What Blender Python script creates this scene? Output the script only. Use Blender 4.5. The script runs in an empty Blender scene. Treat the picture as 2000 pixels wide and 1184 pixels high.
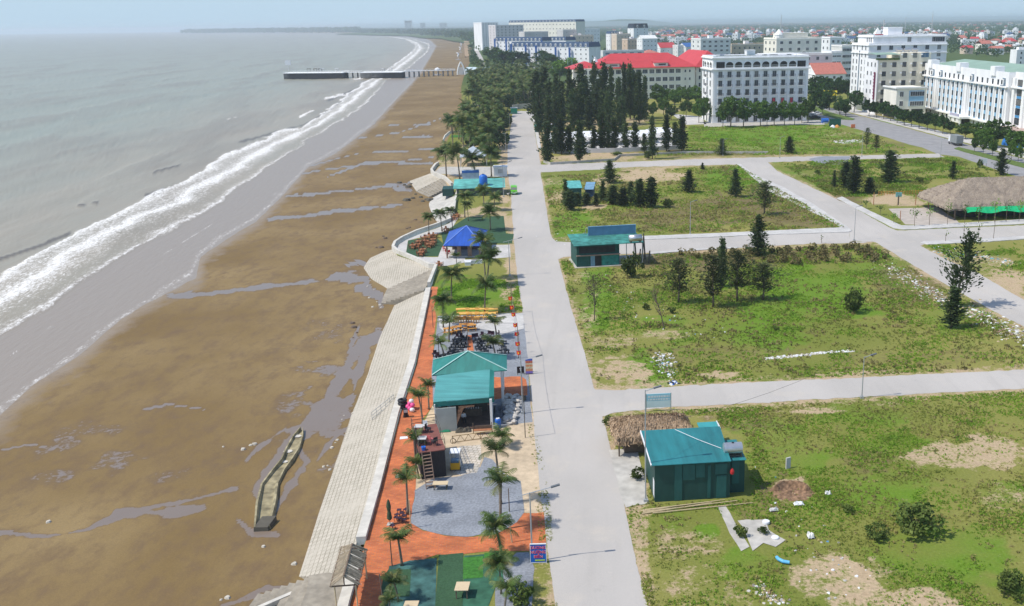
import bpy, bmesh, math, random
import numpy as np
from mathutils import Vector, Matrix
random.seed(7); np.random.seed(7)
sc = bpy.context.scene
# ---------------------------------------------------------------- camera
PX, PY, F = 1200.0, 592.0, 1900.0       # principal point and focal length, in pixels of a 2000 x 1184 picture
ROLL = 0.0128; PITCH = math.atan(546.4/1900.0); CAMH = 40.0
_R0 = Vector((1,0,0)); _U0 = Vector((0, math.sin(PITCH), math.cos(PITCH))); _F = Vector((0, math.cos(PITCH), -math.sin(PITCH)))
_R = _R0*math.cos(ROLL) - _U0*math.sin(ROLL); _U = _R0*math.sin(ROLL) + _U0*math.cos(ROLL)
cd = bpy.data.cameras.new('camera'); cam = bpy.data.objects.new('camera', cd); sc.collection.objects.link(cam)
cam.matrix_world = Matrix(((_R.x,_U.x,-_F.x,0),(_R.y,_U.y,-_F.y,0),(_R.z,_U.z,-_F.z,CAMH),(0,0,0,1)))
cd.sensor_width = 36; cd.lens = F/2000*36; cd.shift_x = -0.1; cd.clip_start = 0.5; cd.clip_end = 60000
sc.camera = cam
# ---------------------------------------------------------------- light
SUN_EL = 56.0; SH = Vector((1.0, 0.30, 0)).normalized()       # shadow direction on the ground
wd = bpy.data.worlds.new('World'); sc.world = wd; wd.use_nodes = True
nt = wd.node_tree; nt.nodes.clear()
sky = nt.nodes.new('ShaderNodeTexSky'); sky.sky_type = 'NISHITA'; sky.sun_disc = False
sky.sun_elevation = math.radians(SUN_EL); sky.sun_rotation = math.atan2(-SH.x, -SH.y)
sky.altitude = 40; sky.air_density = 1.0; sky.dust_density = 0.6; sky.ozone_density = 1.5
bg = nt.nodes.new('ShaderNodeBackground'); bg.inputs['Strength'].default_value = 0.15
wo = nt.nodes.new('ShaderNodeOutputWorld'); 
# pale hazy band low over the horizon
_tc = nt.nodes.new('ShaderNodeTexCoord'); _sx = nt.nodes.new('ShaderNodeSeparateXYZ'); nt.links.new(_tc.outputs['Generated'], _sx.inputs[0])
_mr = nt.nodes.new('ShaderNodeMapRange'); _mr.interpolation_type = 'SMOOTHSTEP'; nt.links.new(_sx.outputs['Z'], _mr.inputs[0])
_mr.inputs[1].default_value = 0.0; _mr.inputs[2].default_value = 0.30; _mr.inputs[3].default_value = 1.0; _mr.inputs[4].default_value = 0.0
_mx = nt.nodes.new('ShaderNodeMix'); _mx.data_type = 'RGBA'; nt.links.new(_mr.outputs[0], _mx.inputs[0]); nt.links.new(sky.outputs[0], _mx.inputs[6]); _mx.inputs[7].default_value = (2.8,3.75,4.55,1)
nt.links.new(_mx.outputs[2], bg.inputs[0]); nt.links.new(bg.outputs[0], wo.inputs[0])
HAZE_D = 0.00013
sl = bpy.data.lights.new('sun', 'SUN'); sl.energy = 3.5; sl.angle = math.radians(0.6); sl.color = (1.0, 0.94, 0.84)
so = bpy.data.objects.new('sun', sl); sc.collection.objects.link(so)
_sd = Vector((SH.x*math.cos(math.radians(SUN_EL)), SH.y*math.cos(math.radians(SUN_EL)), -math.sin(math.radians(SUN_EL))))
so.rotation_euler = _sd.to_track_quat('-Z', 'Y').to_euler()
sc.view_settings.view_transform = 'Standard'; sc.view_settings.look = 'None'; sc.view_settings.gamma = 1
sc.view_settings.exposure = 0.3
sc.cycles.volume_bounces = 1; sc.cycles.max_bounces = 6; sc.cycles.transparent_max_bounces = 12

# ---------------------------------------------------------------- geometry of the picture: a pixel of the photograph to a place on a level
def W(px, py, z=0.0):
    d = _F*F + _R*(px-PX) - _U*(py-PY)
    t = (z-CAMH)/d.z
    if t < 0 or t > 60: t = 60.0
    return Vector((d.x*t, d.y*t, z))
def proj(p):
    v = Vector(p) - Vector((0,0,CAMH)); k = F/v.dot(_F)
    return PX + v.dot(_R)*k, PY - v.dot(_U)*k
def WN(px, py, z):                       # same, for arrays
    px = np.asarray(px, float); py = np.asarray(py, float)
    d = [ _F[i]*F + _R[i]*(px-PX) - _U[i]*(py-PY) for i in range(3)]
    t = np.where(d[2] < -1, (z-CAMH)/np.minimum(d[2], -1), 60); t = np.minimum(t, 60)
    return d[0]*t, d[1]*t
def hgt(px, py, pty, z=0.0):             # height of a thing standing at pixel (px,py) whose top shows at row pty
    b = W(px, py, z); lo, hi = 0.0, 120.0
    for _ in range(40):
        m = (lo+hi)/2
        if proj((b.x, b.y, z+m))[1] > pty: lo = m
        else: hi = m
    return lo
def mpp(px, py): return CAMH*1.0404/(py-(61-0.0128*px))   # metres per pixel across at a ground pixel
AX = math.radians(6.7)                   # the street grid is turned by this much
E_ = Vector((math.cos(AX), math.sin(AX), 0)); N_ = Vector((-math.sin(AX), math.cos(AX), 0))

# ---------------------------------------------------------------- materials
MATS = {}
def mat(name, col, rough=0.8, var=0.15, scale=3.0, metal=0.0, bump=0.0, spec=0.3, detail=4, var2=0.0, scale2=0.3, emit=None, stretch=None, coord='Object'):
    if name in MATS: return MATS[name]
    m = bpy.data.materials.new(name); m.use_nodes = True; n = m.node_tree; b = n.nodes['Principled BSDF']
    b.inputs['Roughness'].default_value = rough; b.inputs['Metallic'].default_value = metal; b.inputs['Specular IOR Level'].default_value = spec
    b.inputs['Base Color'].default_value = (*col, 1)
    if var > 0:
        tc = n.nodes.new('ShaderNodeTexCoord'); src = tc.outputs[coord]
        if stretch:
            mp = n.nodes.new('ShaderNodeMapping'); mp.inputs['Scale'].default_value = stretch; n.links.new(src, mp.inputs[0]); src = mp.outputs[0]
        nz = n.nodes.new('ShaderNodeTexNoise'); nz.inputs['Scale'].default_value = scale; nz.inputs['Detail'].default_value = detail
        n.links.new(src, nz.inputs['Vector'])
        mr = n.nodes.new('ShaderNodeMapRange'); mr.inputs[1].default_value = 0.3; mr.inputs[2].default_value = 0.7
        mr.inputs[3].default_value = 1-var; mr.inputs[4].default_value = 1+var; n.links.new(nz.outputs[0], mr.inputs[0])
        fac = mr.outputs[0]
        if var2 > 0:
            n2 = n.nodes.new('ShaderNodeTexNoise'); n2.inputs['Scale'].default_value = scale2; n2.inputs['Detail'].default_value = 3
            n.links.new(src, n2.inputs['Vector'])
            m2 = n.nodes.new('ShaderNodeMapRange'); m2.inputs[1].default_value = 0.3; m2.inputs[2].default_value = 0.7
            m2.inputs[3].default_value = 1-var2; m2.inputs[4].default_value = 1+var2; n.links.new(n2.outputs[0], m2.inputs[0])
            mm = n.nodes.new('ShaderNodeMath'); mm.operation = 'MULTIPLY'; n.links.new(fac, mm.inputs[0]); n.links.new(m2.outputs[0], mm.inputs[1]); fac = mm.outputs[0]
        vm = n.nodes.new('ShaderNodeVectorMath'); vm.operation = 'SCALE'; vm.inputs[0].default_value = col
        n.links.new(fac, vm.inputs['Scale']); n.links.new(vm.outputs[0], b.inputs['Base Color'])
        if bump > 0:
            bp = n.nodes.new('ShaderNodeBump'); bp.inputs['Strength'].default_value = bump; bp.inputs['Distance'].default_value = 0.1
            n.links.new(nz.outputs[0], bp.inputs['Height']); n.links.new(bp.outputs[0], b.inputs['Normal'])
    if emit: b.inputs['Emission Color'].default_value = (*emit,1); b.inputs['Emission Strength'].default_value = 1
    MATS[name] = m
    return m
class NB:                                # small node-graph builder
    def __init__(s, name, rough=0.8, spec=0.3):
        s.m = bpy.data.materials.new(name); s.m.use_nodes = True; s.n = s.m.node_tree; s.b = s.n.nodes['Principled BSDF']
        s.b.inputs['Roughness'].default_value = rough; s.b.inputs['Specular IOR Level'].default_value = spec
        s.tc = s.n.nodes.new('ShaderNodeTexCoord').outputs['Object']; MATS[name] = s.m
    def link(s, a, b):
        if isinstance(a, (int, float)): b.default_value = a
        elif isinstance(a, tuple): b.default_value = (*a, 1) if len(b.default_value) == 4 else a
        else: s.n.links.new(a, b)
    def noise(s, scale, detail=4, stretch=None, rough=0.55, dist=0.0, vec=None):
        v = vec or s.tc
        if stretch:
            mp = s.n.nodes.new('ShaderNodeMapping'); mp.inputs['Scale'].default_value = stretch; s.link(v, mp.inputs[0]); v = mp.outputs[0]
        z = s.n.nodes.new('ShaderNodeTexNoise'); z.inputs['Scale'].default_value = scale; z.inputs['Detail'].default_value = detail
        z.inputs['Roughness'].default_value = rough; z.inputs['Distortion'].default_value = dist; s.link(v, z.inputs['Vector']); return z.outputs[0]
    def rng(s, v, a, b, c=0.0, d=1.0):
        r = s.n.nodes.new('ShaderNodeMapRange'); s.link(v, r.inputs[0])
        for i, q in enumerate((a, b, c, d)): s.link(q, r.inputs[i+1])
        return r.outputs[0]
    def math(s, op, a, b=0.0):
        r = s.n.nodes.new('ShaderNodeMath'); r.operation = op; s.link(a, r.inputs[0]); s.link(b, r.inputs[1]); return r.outputs[0]
    def mix(s, f, a, b, mode='MIX'):
        r = s.n.nodes.new('ShaderNodeMix'); r.data_type = 'RGBA'; r.blend_type = mode; r.clamp_factor = True
        s.link(f, r.inputs[0]); s.link(a, r.inputs[6]); s.link(b, r.inputs[7]); return r.outputs[2]
    def attr(s, name):
        a = s.n.nodes.new('ShaderNodeAttribute'); a.attribute_name = name; return a.outputs['Fac']
    def scale(s, col, f):
        r = s.n.nodes.new('ShaderNodeVectorMath'); r.operation = 'SCALE'; s.link(col, r.inputs[0]); s.link(f, r.inputs['Scale']); return r.outputs[0]
    def bump(s, h, strength=0.3, dist=0.1):
        r = s.n.nodes.new('ShaderNodeBump'); r.inputs['Strength'].default_value = strength; r.inputs['Distance'].default_value = dist
        s.link(h, r.inputs['Height']); s.n.links.new(r.outputs[0], s.b.inputs['Normal'])
    def col(s, c): s.link(c, s.b.inputs['Base Color']); return s.m

# ---------------------------------------------------------------- mesh builder
class MB:
    def __init__(s): s.v = []; s.f = []; s.mi = []; s.k = 0
    def mat(s, k): s.k = k; return s
    def add(s, vs, fs):
        o = len(s.v); s.v += [tuple(p) for p in vs]
        for f in fs: s.f.append(tuple(i+o for i in f)); s.mi.append(s.k)
        return s
    def box(s, x0, x1, y0, y1, z0, z1):
        return s.add([(x0,y0,z0),(x1,y0,z0),(x1,y1,z0),(x0,y1,z0),(x0,y0,z1),(x1,y0,z1),(x1,y1,z1),(x0,y1,z1)],
                     [(0,3,2,1),(4,5,6,7),(0,1,5,4),(1,2,6,5),(2,3,7,6),(3,0,4,7)])
    def bar(s, a, b, w, h=None, up=Vector((0,0,1))):      # rectangular bar between two points
        a = Vector(a); b = Vector(b); h = h or w; d = (b-a).normalized()
        x = d.cross(up)
        if x.length < 1e-3: x = d.cross(Vector((0,1,0)))
        x.normalize(); y = x.cross(d).normalized()
        vs = [p + x*sx*w/2 + y*sy*h/2 for p in (a, b) for sx, sy in ((-1,-1),(1,-1),(1,1),(-1,1))]
        return s.add(vs, [(0,1,2,3),(7,6,5,4),(0,4,5,1),(1,5,6,2),(2,6,7,3),(3,7,4,0)])
    def tube(s, pts, rs, n=8, cap=True):
        pts = [Vector(p) for p in pts]
        if isinstance(rs, (int, float)): rs = [rs]*len(pts)
        o = len(s.v); ref = Vector((0,0,1))
        if abs((pts[-1]-pts[0]).normalized().z) > 0.9: ref = Vector((1,0,0))
        for i, p in enumerate(pts):
            d = (pts[min(i+1,len(pts)-1)] - pts[max(i-1,0)]).normalized()
            x = d.cross(ref).normalized(); y = x.cross(d)
            for k in range(n):
                a = 2*math.pi*k/n; s.v.append(tuple(p + (x*math.cos(a) + y*math.sin(a))*rs[i]))
        for i in range(len(pts)-1):
            for k in range(n):
                s.f.append((o+i*n+k, o+i*n+(k+1)%n, o+(i+1)*n+(k+1)%n, o+(i+1)*n+k)); s.mi.append(s.k)
        if cap:
            s.f.append(tuple(o+k for k in range(n))[::-1]); s.mi.append(s.k)
            s.f.append(tuple(o+(len(pts)-1)*n+k for k in range(n))); s.mi.append(s.k)
        return s
    def prism(s, poly, z0, z1):                            # poly: ccw xy list; z may be lists
        n = len(poly)
        a = z0 if isinstance(z0, (list, tuple)) else [z0]*n; b = z1 if isinstance(z1, (list, tuple)) else [z1]*n
        vs = [(p[0],p[1],a[i]) for i, p in enumerate(poly)] + [(p[0],p[1],b[i]) for i, p in enumerate(poly)]
        return s.add(vs, [tuple(range(n))[::-1], tuple(range(n,2*n))] + [(i,(i+1)%n,n+(i+1)%n,n+i) for i in range(n)])
    def slab(s, pts, t):                                   # a sheet through 3-D points given a thickness downward
        n = len(pts); vs = [tuple(p) for p in pts] + [(p[0],p[1],p[2]-t) for p in pts]
        return s.add(vs, [tuple(range(n)), tuple(range(n,2*n))[::-1]] + [((i+1)%n,i,n+i,n+(i+1)%n) for i in range(n)])
    def lathe(s, prof, c=(0,0,0), n=12):
        pts = [(c[0],c[1],c[2]+z) for r, z in prof]; o = len(s.v)
        for (r, z) in prof:
            for k in range(n):
                a = 2*math.pi*k/n; s.v.append((c[0]+r*math.cos(a), c[1]+r*math.sin(a), c[2]+z))
        for i in range(len(prof)-1):
            for k in range(n):
                s.f.append((o+i*n+k, o+i*n+(k+1)%n, o+(i+1)*n+(k+1)%n, o+(i+1)*n+k)); s.mi.append(s.k)
        s.f.append(tuple(o+k for k in range(n))[::-1]); s.mi.append(s.k)
        s.f.append(tuple(o+(len(prof)-1)*n+k for k in range(n))); s.mi.append(s.k)
        return s
    def mesh(s, name, mats, smooth=False):
        me = bpy.data.meshes.new(name); me.from_pydata(s.v, [], s.f)
        if not isinstance(mats, (list, tuple)): mats = [mats]
        for m in mats: me.materials.append(m)
        if len(mats) > 1: me.polygons.foreach_set('material_index', s.mi)
        if smooth: me.polygons.foreach_set('use_smooth', [True]*len(s.f))
        me.update(); return me
    def build(s, name, mats, parent=None, smooth=False):
        return link(bpy.data.objects.new(name, s.mesh(name, mats, smooth)), parent)
def link(o, parent=None):
    sc.collection.objects.link(o)
    if parent: o.parent = parent
    return o
def tag(o, label=None, cat=None, group=None, kind=None):
    if label: o['label'] = label
    if cat: o['category'] = cat
    if group: o['group'] = group
    if kind: o['kind'] = kind
    return o
def thing(name, loc, label, cat, rz=0.0, group=None, s=1.0):
    o = bpy.data.objects.new(name, None); o.location = loc; o.rotation_euler = (0,0,rz); o.scale = (s,s,s); o.empty_display_size = 0.3
    return tag(link(o), label, cat, group)
def copy_tree(o, parent=None):
    c = o.copy(); sc.collection.objects.link(c); c.parent = parent
    for ch in KIDS(o): copy_tree(ch, c)
    return c
def KIDS(o): return list(o.children)
def npmesh(name, V, Fq, m, attrs=None, smooth=False):
    me = bpy.data.meshes.new(name); nv = len(V); nf = len(Fq); k = Fq.shape[1]
    me.vertices.add(nv); me.vertices.foreach_set('co', np.ascontiguousarray(V, dtype=np.float32).ravel())
    me.loops.add(nf*k); me.loops.foreach_set('vertex_index', Fq.astype(np.int32).ravel())
    me.polygons.add(nf); me.polygons.foreach_set('loop_start', np.arange(0, nf*k, k, dtype=np.int32))
    if smooth: me.polygons.foreach_set('use_smooth', np.ones(nf, bool))
    for a, d in (attrs or {}).items():
        at = me.attributes.new(a, 'FLOAT', 'POINT'); at.data.foreach_set('value', d.astype(np.float32))
    me.materials.append(m); me.update(calc_edges=True); me.validate(); return me

# ---------------------------------------------------------------- numpy noise and masks
def _hash(i, j, s): 
    h = (i.astype(np.int64)*374761393 + j.astype(np.int64)*668265263 + s*982451653) & 0xffffffff
    h = ((h ^ (h >> 13))*1274126177) & 0xffffffff
    return ((h ^ (h >> 16)) & 0xffff)/65535.0
def vnoise(x, y, s=0):
    i = np.floor(x); j = np.floor(y); u = x-i; v = y-j; u = u*u*(3-2*u); v = v*v*(3-2*v)
    return (_hash(i,j,s)*(1-u)+_hash(i+1,j,s)*u)*(1-v) + (_hash(i,j+1,s)*(1-u)+_hash(i+1,j+1,s)*u)*v
def fbm(x, y, s=0, o=4):
    r = 0; a = 0.5; t = 0
    for k in range(o): r = r + a*vnoise(x*2**k, y*2**k, s+k); t += a; a *= 0.55
    return r/t
def seg_d(x, y, pl, closed=False):
    d = np.full(np.shape(x), 1e9); n = len(pl)
    for k in range(n if closed else n-1):
        (ax, ay), (bx, by) = pl[k], pl[(k+1) % n]; vx, vy = bx-ax, by-ay
        t = np.clip(((x-ax)*vx+(y-ay)*vy)/(vx*vx+vy*vy+1e-9), 0, 1)
        d = np.minimum(d, np.hypot(x-ax-t*vx, y-ay-t*vy))
    return d
def inside(x, y, pl):
    r = np.zeros(np.shape(x), bool); n = len(pl)
    for k in range(n):
        (ax, ay), (bx, by) = pl[k], pl[(k+1) % n]
        c = ((ay > y) != (by > y)); r ^= c & (x < (bx-ax)*(y-ay)/((by-ay) if by != ay else 1e-9) + ax)
    return r
def sd(x, y, pl): return np.where(inside(x, y, pl), 1, -1)*seg_d(x, y, pl, True)    # positive inside
def sstep(v, a, b): t = np.clip((v-a)/(b-a), 0, 1); return t*t*(3-2*t)
def interp(tab, v): return np.interp(v, [t[0] for t in tab], [t[1] for t in tab])
# ================================================================= SETTING: land, beach, sea
Z_B = -2.5; Z_S = -2.62
def H(x): return 61-0.0128*np.asarray(x, float)
# western edge of the land (top of the sea wall), row of the picture -> column
LEDGE = [(60,700),(62.5,650),(65,720),(67.5,795),(72,825),(73.5,860),(78,880),(82,905),(95,912),(120,918),(150,905),(170,900),(200,902),(228,902),(243,895),(262,878),(285,868),(300,858),(325,852),
         (338,842),(346,866),(368,877),(376,892),(396,887),(419,884),(434,876),(457,814),(470,786),(486,768),(495,774),(510,815),(521,847),(524,852),(565,841),
         (713,811),(813,779),(955,742),(1060,711),(1184,682),(1500,600)]
def rows(v0, v1, near, k):
    v = [v0]
    while v[-1] < v1: v.append(v[-1] + max(k*v[-1], 0.35) if v[-1]*k < near else v[-1]+near)
    return np.array(v)
def sheet(name, z, v, x0f, x1f, nx, m, attrf, zf=None):
    nr = len(v); U = np.linspace(0, 1, nx)
    PYa = np.zeros((nr, nx)); PXa = np.zeros((nr, nx))
    for i, vi in enumerate(v):
        y = H(1000)+vi
        a, b = x0f(y), x1f(y)
        xs = a+(b-a)*U; PXa[i] = xs; PYa[i] = H(xs)+vi
    X, Y = WN(PXa, PYa, z); Z = np.full_like(X, z)
    if zf is not None: Z = zf(PXa, PYa, X, Y)
    V = np.stack([X, Y, Z], -1).reshape(-1, 3)
    i = np.arange(nr-1)[:, None]; j = np.arange(nx-1)[None, :]; a = i*nx+j
    Fq = np.stack([a+nx, a+nx+1, a+1, a], -1).reshape(-1, 4)
    at = {k: q.ravel() for k, q in attrf(PXa, PYa, X, Y).items()}
    o = link(bpy.data.objects.new(name, npmesh(name, V, Fq, m, at, True)))
    return tag(o, kind='structure')
def blobs(px, py, X, Y, L, s=3, warp=0.9):
    n = fbm(X*0.25, Y*0.25, s, 4)-0.5; n2 = fbm(X*0.9, Y*0.9, s+9, 3)-0.5
    r = np.zeros_like(px)
    for (cx, cy, rx, ry, w) in L:
        d = np.hypot((px-cx)/rx, (py-cy)/ry) + n*warp*1.4 + n2*warp*0.6
        r = np.maximum(r, w*(1-sstep(d, 0.7, 1.15)))
    return r
BARE = [(1880,888,150,32,.85),(1650,1135,120,62,.95),(1760,1180,120,40,.8),(1600,803,70,9,.8),(1730,792,60,9,.6),(1320,1065,80,40,.5),(1370,1150,110,60,.5),(1250,1060,22,120,.7),
        (1960,975,60,35,.5),(1545,958,45,28,.9),(1500,905,30,14,.3),(1140,640,28,180,.5),(1215,722,62,28,.85),(1205,665,48,16,.75),(1395,733,52,9,.9),(1310,655,60,10,.7),(1480,700,120,18,.25),
        (1860,560,120,60,.25),(1270,344,82,14,.95),(1180,357,30,10,.85),(1160,404,24,6,.95),(1100,384,40,12,.8),(1085,352,24,12,.6),(1120,412,40,10,.5),(1150,307,55,11,.98),(1205,307,50,10,.85),
        (1110,312,40,9,.8),(1750,392,60,14,.98),(1965,548,62,30,.9),(1925,520,50,22,.7),(1120,470,34,10,.5),(1000,620,20,30,.7),(1050,900,22,160,.75),(990,560,16,40,.6),
        (1040,1150,25,90,.5),(975,860,60,22,.98),(960,900,50,30,.98),(1000,500,16,90,.9),(960,425,60,30,.95),(900,330,60,50,.9),(985,330,14,110,.95),(1005,285,12,60,.9),
        (1065,250,25,50,.95),(1050,300,16,30,.9),(1560,335,80,12,.35),(1800,335,90,8,.45),(1380,290,200,5,.35),(1170,240,110,14,.85),(1280,215,60,8,.7),(1700,225,30,8,.6),(1640,262,60,6,.5)]
LUSH = [(1560,575,170,60,.8),(1450,650,220,40,.6),(1165,560,30,110,.8),(1280,730,35,40,.85),(1250,700,30,30,.7),(1120,440,45,30,.9),(1090,365,40,12,.7),(1450,345,100,25,.9),(1230,395,90,20,.5),
        (1500,260,180,22,.8),(1560,290,200,8,.5),(1620,600,110,30,.7),(1700,520,70,30,.6),(1900,620,90,60,.5),(1380,1040,25,16,.9),(1310,1010,30,30,.6),(1440,1100,60,40,.6),(1560,900,120,40,.5),
        (1700,960,120,50,.6),(1500,850,90,30,.6),(1850,1090,150,60,.6),(1950,960,60,40,.4),(1750,870,90,20,.5),(1700,810,140,20,.5),(900,580,60,36,1),(960,575,50,40,.7),(1700,240,60,10,.6),(1880,380,90,20,.5),(1620,370,60,30,.5)]
DRY = [(1490,400,130,40,.9),(1330,420,120,30,.8),(1560,430,80,20,.8),(1330,510,160,22,.9),(1600,495,60,14,.8),(1780,560,90,35,.7),(1640,350,70,20,.6),(1350,560,60,25,.5),(1460,820,90,25,.5),
       (1490,1010,60,40,.5),(1700,900,60,25,.5),(1520,960,40,50,.7),(1400,300,200,8,.7),(1640,390,50,16,.9),(1800,1130,100,30,.3),(1720,285,60,10,.6),(1870,410,120,10,.4),(1400,690,160,18,.5),(1800,700,180,20,.45)]
VERGES = [[(x,y) for y,x in [(1300,1292),(1184,1265),(1000,1222),(900,1199),(812,1176)]],[(757,1160),(700,1145),(600,1115),(500,1088)] and [(1160,757),(1145,700),(1115,600),(1088,500)],[(1078,470),(1066,400),(1056,340)],[(1100,1300),(1073,1100),(1049,900),(1031,700),(1010,540),(998,380),(992,280)],
    [(1190,809),(1311,796),(1500,787),(1650,778),(2000,760),(2450,742)],[(1163,761),(1400,749),(1600,740),(2000,721),(2450,701)],[(1710,473),(1754,500),(1838,550),(1933,604),(2000,638)],[(1797,480),(1855,510),(1909,533),(2000,586)],[(1500,317),(1518,334),(1632,388)],[(1215,328),(1440,322)],[(1201,316),(1357,310),(1686,303)],[(1100,503),(1268,495),(1450,485),(1700,474)]]
def land_attr(px, py, X, Y):
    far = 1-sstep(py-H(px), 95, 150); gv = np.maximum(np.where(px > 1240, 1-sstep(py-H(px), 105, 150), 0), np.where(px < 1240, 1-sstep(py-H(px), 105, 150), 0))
    k = np.maximum(py-H(px), 1)/500.; bare = blobs(px,py,X,Y,BARE,3,.8)*.8; vg = np.zeros_like(px)
    for pl in VERGES: vg = np.maximum(vg, .62*np.exp(-(seg_d(px,py,pl)/(11*k))**2))
    bare = np.maximum(bare, vg)
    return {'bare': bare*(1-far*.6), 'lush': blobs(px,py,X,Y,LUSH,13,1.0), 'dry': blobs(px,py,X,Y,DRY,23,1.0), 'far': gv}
def grass_mat():
    g = NB('field_ground', 0.95, 0.1)
    n1 = g.noise(0.12, 6); n2 = g.noise(0.9, 6, rough=0.7); n3 = g.noise(4.0, 4, rough=0.8); n4 = g.noise(0.03, 3)
    nb = g.math('ADD', g.math('MULTIPLY', n1, .5), g.math('MULTIPLY', n2, .5))
    f_b = g.rng(g.math('ADD', g.attr('bare'), g.math('ADD', g.math('MULTIPLY', g.math('SUBTRACT', nb, .5), 2.4), g.math('ADD', g.math('MULTIPLY', g.math('SUBTRACT', n3, .5), 1.1), g.math('MULTIPLY', g.math('SUBTRACT', n2, .5), .9)))), .40, .72)
    f_l = g.rng(g.math('ADD', g.attr('lush'), g.math('MULTIPLY', g.math('SUBTRACT', n1, .5), 2.0)), .25, .8)
    f_d = g.rng(g.math('ADD', g.attr('dry'), g.math('MULTIPLY', g.math('SUBTRACT', n2, .5), 2.4)), .3, .9)
    base = g.mix(g.rng(n4, .4, .62), (.165,.19,.038), (.25,.235,.068))
    c = g.mix(f_l, base, (.125,.215,.022)); c = g.mix(f_d, c, (.165,.130,.062))
    c = g.mix(g.rng(n3, .62, .72), c, (.24,.19,.10))
    sand = g.mix(g.rng(n2, .35, .65), (.50,.385,.25), (.40,.30,.19))
    c = g.mix(f_b, c, sand)
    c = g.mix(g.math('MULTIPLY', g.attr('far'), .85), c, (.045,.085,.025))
    c = g.mix(1.0, c, g.mix(g.rng(n3, .3, .7), (.78,.78,.78), (1.2,1.2,1.2)), 'MULTIPLY')
    g.bump(n3, 0.5, 0.15); return g.col(c)
M_field = grass_mat()
vland = rows(1.6, 1420, 4.2, 0.03)
land = sheet('ground', 0.0, vland, lambda y: interp(LEDGE, y)+0.5, lambda y: 3000 if y < 150 else 3000+(y-150)*1.2, 480, M_field, land_attr)

# ---------------------------------------------------------------- beach
WLINE = [(-900,1300),(-300,1000),(-120,900),(0,805),(60,748),(150,692),(240,615),(330,566),(380,541),(388,500),(456,455),(500,430),(530,400),(560,370),(600,325),(652,300),(728,243),(769,198),
         (804,162),(822,140),(842,107),(851,90),(840,80),(825,75),(790,70.5),(748,67.2),(650,65.6),(560,65.4),(450,66)]
FSEA = [(-300,720),(0,536),(81,490),(137,455),(243,399),(324,369),(416,313),(500,272),(586,246),(632,218),(687,177),(715,157),(753,138),(804,101),(812,89),(790,77),(743,69.7),(650,66.8)]
FLAND = [(-300,850),(0,660),(101,602),(172,546),(253,495),(329,450),(436,394),(500,348),(561,300),(614,269),(675,233),(725,195),(756,157),(789,142),(837,101),(840,86),(804,75),(753,70.2),(650,67)]
WPOLY = WLINE + [(340,66.5),(-3000,110),(-3000,3000)]
CHAN = [  # shallow channels and pools on the sand: polyline, half width px
 ([(330,578),(440,572),(520,560),(600,551),(650,545),(700,548)],5),([(640,548),(680,535),(710,545),(730,570),(748,590)],11),([(680,520),(700,512),(720,520)],6),
 ([(525,428),(600,421),(680,410),(740,404),(800,398)],4),([(560,383),(620,379),(700,370),(780,361),(800,357)],3.2),([(770,365),(800,372)],6),([(560,345),(640,330),(720,321),(800,313),(845,308)],2),
 ([(600,325),(700,300),(760,297),(850,290)],1.6),([(730,298),(850,292)],2.0),([(640,345),(720,316),(845,318)],2.4),([(790,269),(845,266)],3.2),([(680,273),(780,259),(860,232)],1.2),([(700,240),(790,246),(880,240)],1.2),([(780,320),(840,318)],3.4),([(800,270),(860,265)],2),
 ([(0,1040),(90,1048),(170,1035),(230,1010),(300,990),(380,975),(460,955)],7),([(230,1005),(330,1000),(400,990)],10),([(500,1040),(530,1010),(560,960),(600,900),(560,860)],10),
 ([(505,960),(540,900),(575,850),(600,830)],14),([(590,845),(630,800),(650,770),(670,730),(690,690),(720,665),(740,655)],14),([(630,840),(660,800),(690,770),(700,720),(715,690)],9),
 ([(650,760),(620,800),(600,830),(560,840)],10),([(700,640),(690,665),(680,690)],5),([(640,850),(680,840),(700,820)],5),([(620,900),(640,870),(660,850)],4),([(480,900),(510,870),(560,835)],7),
 ([(700,560),(740,575),(745,600)],9),([(0,880),(60,868),(120,880)],2),([(470,1170),(520,1150),(560,1150)],5),([(430,1184),(500,1166)],5),([(280,800),(330,790),(400,800)],2),([(460,1010),(490,1040),(540,1045)],6)]
def beach_attr(px, py, X, Y):
    n = fbm(X*.35, Y*.35, 41, 4)-.5; n2 = fbm(X*.08, Y*.08, 51, 3)-.5
    w = np.zeros_like(px)
    for pl, hw in CHAN:
        x0 = min(p[0] for p in pl)-60; x1 = max(p[0] for p in pl)+60; y0 = min(p[1] for p in pl)-40; y1 = max(p[1] for p in pl)+40
        m = (px > x0) & (px < x1) & (py > y0) & (py < y1)
        d = seg_d(px[m], py[m], pl); w[m] = np.maximum(w[m], 1-sstep(d/hw + n[m]*2.4*(1 if hw > 3 else .6), .55, 1.1))
    dw = -sd(px, py, WPOLY)
    wet = np.clip(1-sstep(dw*(1+n*1.2)/np.maximum(6, (py-H(px))*.09), 0, 1), 0, 1)
    flats = sstep(fbm(X*.22, Y*.22, 61, 4), .52, .62)*np.exp(-np.hypot((px-640)/110, (py-800)/190)**2)*.8
    flats = np.maximum(flats, sstep(fbm(X*.25, Y*.25, 66, 4), .5, .6)*np.exp(-np.hypot((px-170)/260, (py-900)/130)**2)*.55)
    return {'water': np.clip(np.maximum(w, flats), 0, 1), 'wet': wet, 'tone': sstep(fbm(X*.03, Y*.05, 71, 3), .35, .65)}
def beach_z(px, py, X, Y):
    s = sd(px, py, WPOLY)
    return Z_B - 0.35*sstep(s/np.maximum(3, (py-H(px))*.03), -1.2, 1.4) + 0.05*(fbm(X*.2, Y*.2, 5, 2)-.5)
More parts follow.
